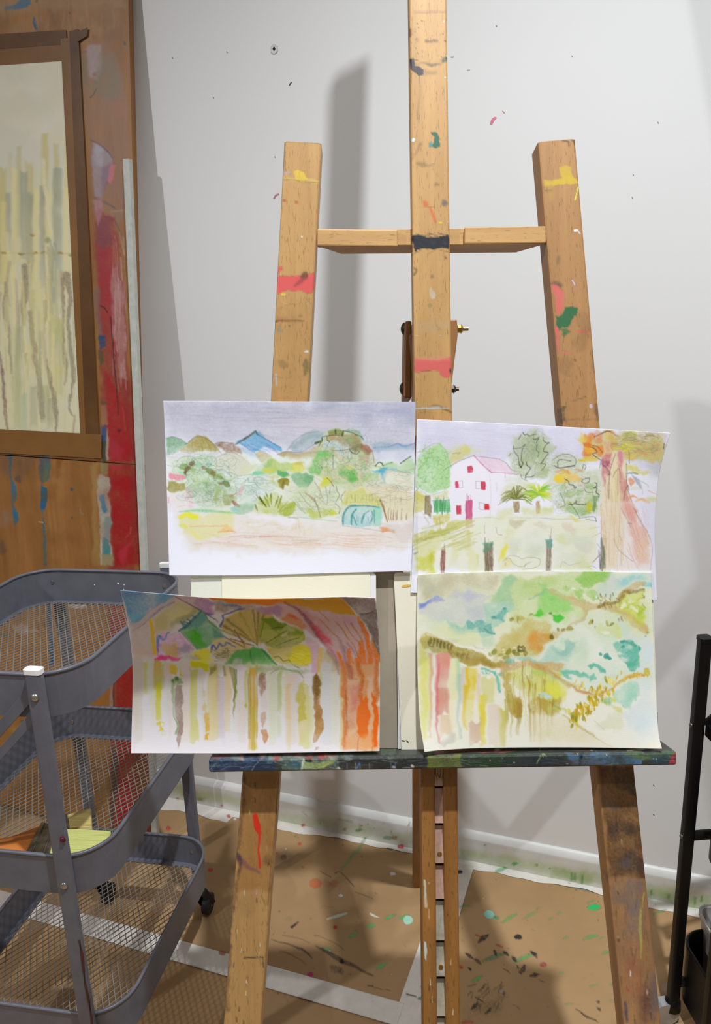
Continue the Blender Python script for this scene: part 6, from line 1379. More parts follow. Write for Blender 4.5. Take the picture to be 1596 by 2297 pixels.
D4.line([(845, 130), (930, 135), (1010, 155), (1040, 200), (1055, 300), (1070, 380)], [30, 28, 30, 34, 30, 22], (104, 190, 166), .9, 2, 3).hatch(860, 140, 1040, 190, 14, 40, 70, [(84, 176, 156), (120, 200, 180)], 9, .6, 20).blob(1095, 180, 26, 24, (120, 176, 130), .8, 2, 4)
D4.poly([(600, -10), (900, -10), (1190, 20), (1190, 110), (900, 100), (740, 80), (640, 30)], (176, 150, 66), .85, 4, 5, 0).blob(930, 50, 80, 30, (150, 124, 50), .6, 6, 5)
D4.poly([(1080, 60), (1400, 20), (1700, 20), (1860, 60), (1760, 120), (1430, 90), (1180, 150), (1100, 180)], (202, 168, 110), .85, 3, 4, .08).blob(1200, 30, 50, 30, (110, 180, 160), .8, 3, 4).poly([(1250, 0), (1430, -10), (1560, 20), (1600, 60), (1400, 40)], (130, 190, 166), .75, 4, 5)
D4.poly([(1130, 190), (1300, 130), (1500, 80), (1780, 110), (1800, 500), (1560, 560), (1420, 420), (1280, 300)], (206, 206, 100), .85, 6, 6, 0, .25).poly([(1440, 110), (1620, 90), (1700, 160), (1500, 180)], (176, 200, 90), .7, 6, 5, 0).poly([(1480, 300), (1560, 250), (1900, 300), (1860, 480), (1600, 420)], (222, 216, 100), .7, 8, 6, 0)
D4.poly([(1100, 200), (1190, 170), (1240, 420), (1330, 440), (1330, 640), (1300, 700), (1160, 640), (1130, 450)], (186, 156, 70), .8, 4, 5, 0).poly([(1180, 470), (1320, 440), (1330, 620), (1290, 700), (1200, 620)], (176, 144, 56), .7, 4, 5)
D4.poly([(1430, 480), (1800, 460), (1800, 640), (1560, 660), (1440, 620)], (190, 166, 80), .75, 5, 5, 0).poly([(1280, 320), (1330, 380), (1300, 390)], (240, 236, 220), .9, 2, 3).poly([(1560, 390), (1640, 400), (1620, 460), (1570, 470)], (200, 222, 206), .85, 3, 4)
for x, y0, y1, w in [(1150, 100, 700, 26), (1210, 300, 900, 40), (1300, 500, 870, 60), (1250, 200, 640, 30), (1420, 180, 640, 26), (1500, 300, 960, 26), (1560, 400, 1000, 24), (1440, 560, 940, 30), (1650, 420, 900, 30), (1700, 300, 760, 40), (1360, 90, 500, 24), (1130, 420, 680, 18), (1600, 200, 700, 20), (1480, 600, 950, 20)]:
    D4.drip(x, y0, y1, w, [(170, 140, 56), (196, 170, 80), (186, 180, 90), (206, 200, 110)][x % 4], .7, 2, 3, .3, w * .6)
D4.hatch(1120, 120, 1720, 700, 60, 260, 90, [(160, 140, 60), (216, 210, 130), (190, 186, 90), (232, 226, 160)], 9, .45, 3)
D4.z(1190, 1480, K)
D4.poly([(0, 640), (150, 660), (400, 660), (560, 760), (800, 930), (960, 1030), (300, 1030), (0, 1000)], (228, 216, 180), .75, 12, 6, 0, .3)
D4.poly([(0, 30), (150, 60), (270, 120), (420, 240), (560, 330), (760, 390), (780, 420), (600, 380), (440, 310), (250, 180), (0, 70)], (206, 160, 96), .9, 2.5, 4, .12).line([(60, 60), (250, 150), (420, 270), (600, 360), (770, 405)], 12, (190, 136, 86), .6, 2, 2)
D4.poly([(330, 120), (420, 90), (560, 120), (690, 190), (740, 160), (800, 210), (720, 250), (690, 200), (560, 190), (440, 130), (500, 250), (420, 190)], (124, 196, 170), .88, 2.5, 4, .15).poly([(690, 50), (760, 30), (900, 130), (910, 165), (840, 150), (760, 80), (710, 110)], (96, 184, 160), .88, 2.5, 4, .15).poly([(180, 110), (300, 180), (500, 280), (560, 340), (380, 280), (220, 180)], (190, 214, 160), .7, 6, 5, 0)
D4.poly([(1120, 30), (1180, -10), (1280, -10), (1300, 90), (1260, 140), (1190, 130), (1160, 80)], (96, 184, 156), .88, 3, 4, .15).poly([(1080, 370), (1220, 280), (1310, 290), (1310, 400), (1190, 480), (1190, 580), (1100, 520), (980, 420)], (166, 214, 190), .85, 4, 6, .1)
D4.poly([(1280, 60), (1470, 60), (1490, 560), (1500, 900), (1300, 900), (1120, 700), (1200, 520), (1320, 440)], (214, 226, 228), .75, 14, 7, 0, .25).wash(1100, 600, 1480, 1000, [(206, 220, 226), (226, 230, 226), (232, 226, 220)], 14, 90, .45, 12, 7)
D4.poly([(1000, 600), (1090, 650), (1110, 780), (980, 870), (840, 830), (760, 730), (880, 700)], (222, 220, 190), .7, 6, 6, .06).poly([(200, 220), (430, 420), (400, 470), (200, 440), (150, 300)], (222, 220, 90), .8, 10, 6, 0).blob(300, 330, 90, 60, (230, 226, 80), .6, 14, 5)
D4.line([(880, 400), (1000, 340), (1160, 220), (1260, 180), (1360, 170)], [20, 34, 40, 46, 40], (216, 180, 90), .9, 2, 3).poly([(1170, 210), (1260, 165), (1370, 160), (1360, 200), (1260, 205), (1190, 240)], (214, 166, 70), .85, 2, 3).poly([(1350, 110), (1420, 110), (1440, 180), (1410, 210), (1370, 180)], (206, 186, 60), .85, 2, 5)
for k in range(110):
    t = D4.r.random()
    x = 500 + t * 420 + D4.r.normal() * 46; y = 700 - t * 340 + D4.r.normal() * 50
    D4.blob(x, y, D4.r.uniform(8, 18), D4.r.uniform(20, 44), [(206, 170, 30), (222, 196, 50), (196, 150, 30), (232, 214, 120), (160, 150, 30)][k % 5], .85, 1.2, 2.5, D4.r.uniform(-15, 15))
for k in range(40):
    t = D4.r.random()
    x = 520 + t * 820; y = (330 if t < .4 else 300 - (t - .4) * 230) + D4.r.normal() * 36
    D4.blob(x, y, 9, D4.r.uniform(16, 34), [(222, 190, 90), (214, 176, 60), (232, 214, 140)][k % 3], .8, 1.2, 2.5, 10)
for x, y in [(520, 650), (560, 690), (640, 700), (545, 700), (500, 660)]:
    D4.blob(x, y, 14, 36, (140, 140, 30), .85, 1.5, 3)
D4.poly([(900, 220), (990, 210), (1010, 280), (940, 310)], (240, 226, 140), .85, 3, 4).poly([(960, 460), (1050, 460), (1040, 500), (980, 500)], (206, 212, 80), .85, 3, 4).poly([(860, 500), (960, 450), (970, 530), (900, 520)], (130, 186, 120), .75, 4, 4).poly([(980, 530), (1090, 560), (1100, 640), (1030, 610)], (206, 206, 110), .7, 4, 5)
D4.line([(400, 660), (520, 740), (640, 830), (740, 890), (860, 980), (980, 1030)], [16, 14, 26, 20, 6, 5], (190, 176, 110), .75, 2, 2).line([(200, 600), (330, 580), (440, 620)], [26, 20, 14], (190, 196, 90), .8, 2, 4).line([(220, 500), (270, 540), (360, 590)], [20, 24, 10], (150, 160, 60), .75, 2, 4).poly([(120, 390), (200, 400), (220, 450), (140, 440)], (196, 220, 216), .8, 4, 4)
D4.poly([(120, 470), (200, 480), (200, 640), (130, 600)], (186, 160, 66), .75, 3, 5).blob(220, 870, 60, 40, (206, 220, 160), .5, 10, 6).line([(760, 720), (880, 830)], 6, (190, 190, 160), .6)
D4.poly([(560, 960), (1560, 900), (1560, 1090), (0, 1060), (0, 980)], (238, 234, 218), .6, 14, 5, 0)
sheet('valley_painting', [(937, 1289), (1010, 1285), (1200, 1281), (1462, 1283.5)], [(1462, 1283.5), (1466, 1400), (1472, 1540), (1478, 1640), (1486, 1680)], [(953, 1687), (1000, 1682.5), (1100, 1678), (1300, 1677), (1486, 1680)], [(937, 1289), (936, 1450), (941, 1600), (953, 1687)],
      lambda s, t: .8960 - .010 * t ** 2 - .010 * (1 - s) ** 6 * t ** 4 - .008 * s ** 8 * t ** 6 + .002 * np.sin(pi * s), 410, 310, M_PAPER, D4, 'pale green loose watercolour of a valley with winding paths, lower right', 'painting', 'watercolours displayed on the easel')

# ------------------------------------------------------------------ pads and boards behind
M_CREAM = paper_mat('cream_paper', (240, 234, 212), overlay=False)
M_CREAM2 = paper_mat('pale_green_paper', (226, 226, 212), overlay=False)
M_WPAGE = paper_mat('white_page', (236, 233, 234), overlay=False)
mcb = Mat('grey_cardboard', .8, 0, .2)
c1 = mcb.noise(500, 2); c2 = mcb.noise(20, 3)
mcb.base(mcb.mix(mcb.ramp(c2, [(.3, (160, 148, 130)), (.7, (172, 160, 142))]), (128, 116, 100), mcb.ramp(c1, [(.62, (0, 0, 0)), (.72, (120, 120, 120))])))
M_CARD = mcb.m


def flat_sheet(name, quad, D, mat, label, cat, th=.0008, group=None):
    """quad: tl,tr,br,bl photo points; D: distance (scalar) or per corner"""
    Ds = D if hasattr(D, '__len__') else [D] * len(quad)
    P = [dep(x, y, d) for (x, y), d in zip(quad, Ds)]
    o = MB().prism(P, FW * th).build(name, mat)
    return tag(o, label, cat, group)


flat_sheet('cardboard_backing', [(700, 1282), (905, 1281), (911, 1678), (708, 1681)], .9062, M_CARD, 'grey cardboard backing between the two lower paintings, standing on the easel ledge', 'cardboard', .002)
flat_sheet('paper_sheet', [(428, 1291), (520, 1290), (600, 1289), (600, 1684), (432, 1686)], .8972, M_CREAM2, 'pale greenish paper edge showing left under the mountain painting', 'paper')
flat_sheet('sketch_paper', [(500, 1285), (836, 1283), (844, 1290), (846, 1684), (500, 1685)], .8965, M_WPAGE, 'white sketchbook page edge beside the grey cardboard', 'paper')
flat_sheet('sketch_paper', [(498, 1285), (826, 1283), (831, 1289), (834, 1684), (500, 1685)], .8957, M_CREAM, 'cream blank page showing between mountain and abstract paintings', 'paper')
# sketchbook on the right: stack of pages and a cream cover page with small marks
skb = root('sketchbook', loc_mat(dep(1150, 1683, .903)), 'cream sketchbook standing behind the green valley painting', 'sketchbook')
for k, (dx, mat, d) in enumerate([(4, M_WPAGE, .9035), (2, M_WPAGE, .9025)]):
    P = [dep(884 + dx + 3, 1286, d), dep(1458, 1282, d), dep(1474, 1671, d), dep(892 + dx, 1680, d)]
    MB().prism(P, FW * .0008).build('page', mat, skb)
P = [dep(x, y, .9012) for x, y in [(884, 1290), (888, 1284.5), (960, 1283), (1456, 1279), (1464, 1286), (1478, 1672.5), (960, 1681), (901, 1681.5), (893, 1480)]]
MB().prism(P, FW * .0008).build('cover_page', M_CREAM, skb)
mo = plain('orange_dash', (232, 186, 92), .6); mkd = plain('ink_dash', (62, 58, 50), .6)


def page_mark(px, mat, D=.9008):
    P = [dep(x, y, D) for x, y in smooth_pts(px + px[:1], 4)[:-1]]
    MB().prism(P, FW * .0004).build('ink_mark', mat, skb)


page_mark([(902, 1314), (908, 1311.5), (923, 1311.5), (924, 1314), (914, 1317), (903, 1317)], mo)
page_mark([(901, 1660), (907, 1661), (909, 1663), (903, 1662.5)], mkd)
page_mark([(911, 1660), (916, 1663), (917, 1666), (913, 1663)], mkd)

# ================================================================== STUDIO EASEL
ETH = radians(.97)
XE = cos(ETH) * RT + sin(ETH) * UP
ZE = cos(ETH) * UP - sin(ETH) * RT
e0 = dep(990, 1700, .92)
EO = e0 - ZE * (e0[2] / ZE[2])
ME = np.eye(4); ME[:3, 0] = XE; ME[:3, 1] = FW; ME[:3, 2] = ZE; ME[:3, 3] = EO
easel = root('studio_easel', ME, 'paint-spattered wooden studio easel with central mast, holding the watercolours', 'easel')

M_BEECH = wood('beech', (186, 146, 98), (210, 172, 122), (150, 114, 74))
M_BEECH2 = wood('beech_reddish', (172, 130, 90), (196, 154, 112), (136, 100, 66))
M_BEECHX = wood('beech_cross', (190, 150, 102), (212, 174, 124), (156, 120, 80), axis='x', overlay=False)
M_DARKW = wood('varnished_wood', (150, 104, 54), (174, 126, 72), (112, 74, 36))

M_PLATE = wood('hinge_wood', (128, 84, 44), (150, 102, 58), (92, 58, 28), overlay=False)
EC = Canvas(480, -10, 1540, 2300, seed=71)
# mast
EC.z(840, 0, .3133)
EC.line([(290, 88), (410, 88), (505, 86)], 12, (140, 84, 60), .6, 2).poly([(250, 210), (268, 205), (272, 230), (262, 275), (250, 270)], (104, 34, 30), .85, 1, 2).line([(265, 215), (298, 212)], 5, (110, 40, 30), .8).line([(268, 235), (295, 230)], 5, (110, 40, 30), .7)
EC.spots(260, 100, 510, 420, 26, 4, [(110, 50, 34), (96, 44, 30), (130, 80, 44)], .85).blob(505, 293, 6, 8, (140, 40, 36), .9, .6, .6)
EC.poly([(355, 290), (455, 288), (452, 308), (360, 308)], (104, 84, 60), .8, 2.5, 3).blob(310, 295, 14, 18, (130, 96, 60), .5, 3, 3)
EC.poly([(252, 420), (285, 418), (290, 470), (330, 485), (357, 500), (352, 530), (320, 540), (290, 520), (258, 490)], (36, 36, 48), .95, 1, 2).line([(270, 428), (312, 430)], 6, (40, 40, 50), .8).line([(322, 540), (325, 600)], 5, (70, 60, 56), .7)
EC.poly([(300, 460), (400, 452), (490, 462), (400, 474)], (96, 80, 62), .7, 3, 3).blob(500, 436, 28, 20, (74, 80, 70), .85, 2, 4).blob(400, 520, 60, 16, (112, 90, 64), .5, 6, 4)
for x, y in [(497, 153), (518, 402), (510, 553), (527, 575)]:
    EC.blob(x, y, 7, 7, (240, 234, 206), .95, .6, 1)
EC.line([(320, 610), (325, 700), (316, 830), (320, 880)], [8, 6, 12, 4], (124, 92, 58), .55, 2, 2)
EC.poly([(408, 950), (425, 944), (452, 950), (468, 990), (462, 1010), (474, 1030), (470, 1048), (440, 1058), (418, 1050), (412, 1035), (428, 1010), (432, 975), (416, 965)], (26, 96, 76), .97, .7, 1).poly([(392, 1020), (412, 1012), (414, 1050), (390, 1054)], (40, 140, 150), .95, .7, 1)
EC.blob(274, 996, 14, 16, (226, 238, 236), .95, .8, 2).line([(275, 1140), (310, 1080), (330, 1030)], [6, 14, 20], (110, 84, 56), .6, 2.5, 2).blob(345, 1180, 40, 18, (110, 90, 66), .6, 4, 4).line([(390, 1190), (430, 1172)], 8, (110, 84, 60), .6, 2).blob(440, 1325, 20, 8, (110, 88, 66), .6, 2, 3)
EC.poly([(345, 1430), (380, 1440), (385, 1480), (350, 1480)], (196, 96, 50), .85, 3, 3).line([(320, 1480), (435, 1485)], 5, (150, 84, 50), .6).blob(498, 1455, 14, 22, (110, 100, 84), .7, 3, 3)
EC.z(580, 280, .5138)
EC.line([(750, 362), (762, 395), (770, 424)], [10, 14, 10], (206, 98, 50), .85, 1.5).blob(797, 425, 10, 6, (222, 190, 60), .85, 1, 1).blob(812, 345, 10, 12, (110, 100, 84), .7, 2, 2).blob(828, 425, 4, 3, (236, 232, 220), .9, .5, .5)
EC.poly([(674, 482), (700, 478), (740, 492), (790, 488), (832, 478), (834, 545), (800, 540), (760, 545), (720, 535), (680, 552)], (24, 26, 34), 1.0, 1, 2.2, .1, 0).blob(765, 515, 16, 10, (50, 60, 58), .6, 3, 3).hatch(676, 470, 834, 560, 24, 40, 5, [(40, 40, 46), (60, 56, 56)], 4, .6, 20)
EC.line([(678, 655), (690, 635), (680, 625)], [8, 8, 5], (60, 84, 40), .85, 1).blob(818, 583, 5, 8, (128, 70, 40), .85, 1, 1).blob(757, 665, 10, 9, (104, 92, 52), .7, 2, 2).blob(760, 735, 10, 18, (190, 182, 164), .7, 3, 3).blob(750, 790, 9, 8, (110, 130, 80), .6, 2, 2).blob(800, 745, 14, 5, (160, 140, 90), .6, 2, 2)
EC.z(880, 690, .11905)
EC.poly([(430, 310), (1110, 300), (1110, 400), (430, 400)], (176, 150, 116), .5, 6, 4, 0).line([(425, 517), (510, 517)], 14, (232, 206, 206), .9, .8).line([(890, 518), (930, 516)], 12, (226, 200, 190), .6, 1).line([(815, 230), (830, 330), (930, 420)], 10, (120, 96, 80), .5, 1.5)
EC.poly([(425, 930), (470, 960), (600, 985), (900, 980), (1110, 930), (1118, 1190), (1095, 1300), (1040, 1335), (990, 1320), (960, 1290), (905, 1270), (895, 1195), (760, 1180), (640, 1195), (560, 1205), (440, 1220), (420, 1150)], (206, 92, 88), .96, 1, 1.2, .05, .1).poly([(425, 930), (1110, 925), (1110, 1000), (430, 1010)], (212, 130, 110), .5, 3, 3, 0).blob(1100, 1180, 30, 40, (50, 50, 60), .85, 2, 3).line([(560, 1205), (720, 1190)], 14, (90, 50, 44), .6, 1)
EC.line([(455, 1900), (640, 1905), (860, 1890), (1080, 1885)], [36, 40, 40, 10], (176, 196, 188), .85, 1.2, 1.2).line([(690, 1870), (860, 1845), (940, 1870)], [8, 40, 20], (120, 96, 90), .75, 1.5, 1.5).line([(930, 1900), (1060, 1930), (1120, 1965)], [10, 40, 30], (96, 60, 40), .75, 1.2, 1.5).line([(1040, 1600), (1110, 1850)], 60, (140, 124, 100), .35, 4, 3)
# left upright
EC.z(270, 0, .41353)
EC.line([(892, 765), (985, 768), (1090, 778)], 8, (86, 70, 50), .6, 1.5).line([(892, 770), (890, 900), (880, 960)], [14, 10, 6], (104, 90, 70), .6, 2, 2).poly([(945, 930), (965, 918), (990, 930), (1018, 975), (990, 985), (950, 985)], (214, 182, 50), .85, 2, 3).poly([(880, 960), (950, 970), (950, 985), (880, 975)], (196, 176, 84), .6, 2, 2).poly([(1010, 965), (1085, 975), (1080, 995), (1015, 985)], (206, 180, 80), .6, 3, 3).line([(885, 937), (920, 937)], 12, (150, 156, 170), .7, 1.5).line([(880, 972), (1080, 992)], 4, (110, 90, 60), .6)
EC.blob(888, 1085, 10, 8, (176, 50, 44), .8, 1, 2).blob(955, 1095, 10, 8, (180, 60, 50), .8, 1, 2).line([(870, 1085), (880, 1140)], 8, (120, 90, 60), .5, 2)
EC.poly([(850, 1452), (875, 1450), (876, 1465), (852, 1490)], (214, 84, 84), .9, 1, 2).poly([(850, 1498), (960, 1496), (1058, 1480), (1050, 1560), (1035, 1592), (1010, 1590), (980, 1575), (940, 1582), (910, 1570), (880, 1590), (850, 1596)], (210, 82, 82), .96, 1, 1, .05, .1).blob(998, 1495, 24, 16, (92, 60, 40), .9, 3, 2, -25).line([(950, 1550), (975, 1525), (1000, 1505)], [12, 24, 20], (150, 64, 60), .8, 2.5, 2).blob(885, 1590, 18, 10, (214, 190, 80), .85, 1, 3)
EC.line([(840, 1743), (890, 1740), (1000, 1743)], [14, 10, 6], (104, 46, 30), .9, 1).blob(875, 1668, 6, 8, (110, 130, 70), .6, 1.5, 1).line([(845, 1725), (900, 1725)], 14, (140, 110, 70), .5, 3).blob(975, 1715, 12, 10, (120, 104, 60), .6, 2, 3).blob(916, 1768, 6, 6, (70, 110, 60), .85, 1, 1).blob(862, 1798, 14, 14, (132, 140, 128), .7, 2, 4).blob(1010, 1905, 14, 6, (232, 232, 236), .95, .8, 1).blob(885, 1968, 26, 20, (130, 104, 62), .6, 4, 4).blob(1008, 1990, 16, 50, (66, 76, 44), .75, 4, 4).line([(845, 2030), (848, 2090)], [14, 10], (196, 190, 210), .85, 1).line([(835, 1900), (830, 1980)], 10, (110, 80, 50), .5, 2)
EC.blob(985, 1285, 6, 6, (240, 236, 230), .7, 1, 1).hatch(830, 1600, 1040, 2150, 16, 50, 0, [(120, 90, 54), (140, 110, 70)], 7, .4, 30)
EC.poly([(815, 1650), (1040, 1650), (1020, 2200), (810, 2200)], (150, 110, 60), .25, 10, 6, 0)
# right upright
EC.z(990, 0, .42676)
EC.line([(520, 742), (600, 735), (690, 728)], 7, (110, 80, 60), .5, 1.5).line([(640, 740), (668, 745), (672, 770)], [8, 8, 5], (62, 56, 52), .75, 1).line([(690, 740), (700, 760), (706, 800)], [14, 14, 8], (56, 56, 62), .8, 1.5, 2)
EC.poly([(620, 875), (660, 860), (685, 880), (690, 920), (720, 960), (690, 972), (600, 972), (545, 978), (540, 945), (600, 945), (640, 930)], (206, 178, 40), .75, 3, 4).line([(720, 985), (712, 1020), (704, 1048)], [9, 8, 10], (226, 214, 90), .95, .8).line([(548, 1003), (580, 1002)], 7, (96, 80, 50), .8, 1).line([(570, 980), (575, 1040)], 30, (190, 156, 70), .35, 5)
EC.blob(705, 1212, 12, 8, (236, 232, 232), .9, .8, 2).line([(718, 1210), (732, 1230)], 7, (232, 230, 232), .9, .8).blob(620, 1380, 12, 26, (104, 84, 60), .6, 5, 3).blob(605, 1490, 26, 14, (90, 74, 62), .7, 4, 4).line([(690, 1470), (702, 1498)], 8, (206, 196, 230), .9, .8)
EC.poly([(580, 1495), (610, 1492), (640, 1530), (652, 1570), (640, 1620), (615, 1650), (600, 1640), (605, 1580)], (216, 98, 100), .85, 2, 4).poly([(598, 1665), (640, 1650), (650, 1615), (720, 1612), (715, 1660), (690, 1700), (650, 1725), (610, 1730), (605, 1690)], (26, 104, 66), .95, 1.5, 5).poly([(630, 1730), (670, 1735), (645, 1765), (630, 1760)], (50, 110, 70), .8, 2, 4).line([(608, 1730), (615, 1800), (618, 1850)], [24, 12, 6], (212, 98, 100), .85, 1.5).line([(725, 1742), (785, 1744)], [16, 6], (226, 98, 92), .95, .8).line([(640, 1850), (680, 1858)], 10, (206, 110, 96), .7, 1.5)
EC.blob(705, 1892, 8, 5, (120, 50, 44), .8, 1, 1).blob(660, 1920, 30, 50, (120, 96, 66), .45, 6, 5).blob(760, 1690, 40, 60, (120, 90, 62), .4, 8, 5).blob(740, 1790, 40, 50, (120, 90, 62), .4, 8, 5).line([(800, 1850), (810, 1950)], 16, (80, 64, 56), .5, 3).poly([(640, 2130), (660, 2140), (660, 2220), (635, 2240), (630, 2180)], (62, 70, 56), .85, 2, 4).blob(790, 2135, 10, 12, (206, 200, 220), .9, 1, 1).blob(822, 2160, 10, 40, (66, 44, 60), .7, 3, 3).line([(690, 2110), (760, 2085)], 5, (120, 80, 60), .6)
EC.line([(660, 2205), (830, 2205)], 4, (130, 92, 60), .5)
# left leg below the ledge
EC.z(360, 1680, .3885)
EC.poly([(475, 140), (690, 140), (660, 520), (640, 820), (440, 820), (450, 500)], (146, 96, 46), .55, 8, 4, 0)
EC.line([(548, 385), (560, 450), (572, 500), (568, 570), (574, 685)], [26, 40, 16, 12, 16], (214, 46, 24), .97, .8, 1).poly([(536, 400), (556, 380), (572, 440), (560, 460)], (214, 50, 24), .95, 1, 1).line([(440, 610), (460, 640), (510, 680), (580, 715)], [26, 30, 20, 10], (120, 64, 96), .7, 3, 2).line([(452, 620), (455, 720)], [30, 14], (70, 50, 80), .7, 3, 2)
EC.line([(485, 150), (480, 260), (460, 480), (440, 800), (400, 1100), (380, 1500)], [16, 22, 18, 14, 20, 26], (84, 62, 44), .6, 3, 4).line([(485, 1203), (590, 1204)], 9, (40, 34, 30), .9, .8, 1).line([(590, 1200), (596, 1260)], 10, (50, 66, 60), .8, 1.2).line([(690, 150), (660, 480), (620, 900)], 8, (90, 60, 32), .6, 1.5)
for x, y, c in [(485, 830, (240, 226, 180)), (515, 362, (226, 220, 130)), (555, 826, (222, 170, 200)), (556, 873, (50, 30, 28)), (444, 1055, (230, 210, 120)), (466, 1160, (220, 200, 160)), (576, 1130, (232, 222, 170)), (498, 1340, (250, 240, 210)), (495, 1410, (240, 226, 180)), (568, 1190, (240, 230, 190)), (425, 910, (60, 44, 30)), (425, 1245, (84, 60, 100)), (480, 1580, (40, 44, 40)), (455, 1500, (80, 52, 30)), (440, 1560, (90, 60, 30)), (548, 205, (50, 60, 46)), (548, 295, (60, 44, 30)), (615, 572, (190, 150, 110)), (628, 655, (70, 56, 40))]:
    EC.line([(x, y - 12), (x, y + 12)], [5, 8], c, .9, .8)
EC.blob(500, 260, 30, 60, (110, 74, 40), .4, 8, 4).blob(500, 900, 50, 60, (150, 120, 80), .4, 8, 5).blob(620, 640, 30, 30, (90, 66, 40), .5, 5, 4).blob(400, 1140, 12, 26, (90, 80, 70), .7, 3, 3).hatch(390, 850, 620, 1580, 24, 50, 80, [(130, 84, 40), (200, 150, 96)], 8, .5, 20)
# right leg below the ledge
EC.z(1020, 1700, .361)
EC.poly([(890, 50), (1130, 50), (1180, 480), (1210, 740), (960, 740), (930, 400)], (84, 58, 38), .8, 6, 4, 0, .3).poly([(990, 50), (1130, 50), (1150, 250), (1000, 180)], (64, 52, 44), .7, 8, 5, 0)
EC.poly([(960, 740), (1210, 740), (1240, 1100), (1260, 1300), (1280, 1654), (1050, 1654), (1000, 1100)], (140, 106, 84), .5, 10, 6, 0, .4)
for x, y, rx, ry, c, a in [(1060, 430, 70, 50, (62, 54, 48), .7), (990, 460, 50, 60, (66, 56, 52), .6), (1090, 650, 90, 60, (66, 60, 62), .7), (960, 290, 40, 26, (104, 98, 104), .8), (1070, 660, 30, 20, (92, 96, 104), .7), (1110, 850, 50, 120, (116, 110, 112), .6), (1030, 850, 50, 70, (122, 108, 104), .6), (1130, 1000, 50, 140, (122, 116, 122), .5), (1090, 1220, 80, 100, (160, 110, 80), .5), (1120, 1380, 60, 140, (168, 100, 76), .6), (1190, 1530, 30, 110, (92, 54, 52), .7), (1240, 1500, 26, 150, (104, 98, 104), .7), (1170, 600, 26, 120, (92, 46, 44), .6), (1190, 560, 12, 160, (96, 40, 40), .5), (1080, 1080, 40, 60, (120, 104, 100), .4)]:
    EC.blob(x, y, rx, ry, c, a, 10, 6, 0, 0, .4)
EC.line([(1180, 840), (1160, 960), (1155, 1060), (1165, 1160), (1165, 1250)], [8, 18, 20, 16, 8], (190, 176, 96), .85, 1.2, 1.5).line([(1062, 1520), (1068, 1580), (1075, 1640)], [16, 22, 14], (80, 78, 96), .85, 1.5).line([(1095, 1325), (1096, 1355)], [8, 10], (250, 246, 240), .95, .7).line([(1040, 510), (1040, 535)], 6, (210, 200, 190), .8, .7).blob(1020, 840, 5, 12, (50, 34, 40), .9, 1, 1).blob(1018, 1112, 8, 8, (200, 160, 120), .8, 1, 1).blob(1020, 1130, 10, 14, (80, 66, 60), .7, 1.5, 1)
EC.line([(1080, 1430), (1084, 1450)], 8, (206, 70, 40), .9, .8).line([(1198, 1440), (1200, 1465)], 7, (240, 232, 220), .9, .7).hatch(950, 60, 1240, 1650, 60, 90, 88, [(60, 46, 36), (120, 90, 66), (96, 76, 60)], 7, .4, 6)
# centre rails
EC.z(900, 1690, .26446)
EC.line([(200, 1080), (205, 1180), (215, 1300)], [18, 20, 26], (214, 208, 184), .97, .8, 1).poly([(195, 1590), (215, 1600), (222, 1690), (215, 1760), (203, 1740), (196, 1660)], (206, 214, 200), .97, .8, 1)
for x, y, h, c in [(238, 1360, 80, (244, 236, 214)), (250, 1940, 60, (250, 244, 220)), (240, 1985, 60, (90, 56, 24)), (442, 2190, 46, (250, 244, 220)), (422, 1770, 40, (230, 200, 150)), (237, 940, 30, (90, 50, 20)), (238, 1098, 12, (230, 220, 190)), (460, 660, 36, (190, 140, 80)), (450, 1930, 80, (120, 74, 30)), (240, 2260, 40, (70, 46, 24)), (395, 1370, 8, (50, 30, 20)), (435, 1180, 10, (60, 36, 20)), (265, 2090, 50, (220, 196, 150))]:
    EC.line([(x, y - h / 2), (x, y + h / 2)], [5, 9], c, .9, .8)
EC.poly([(205, 1250), (280, 1250), (290, 1500), (210, 1500)], (196, 130, 56), .3, 10, 4, 0).hatch(180, 1300, 490, 2290, 30, 60, 88, [(150, 96, 40), (206, 146, 76)], 8, .4, 6)


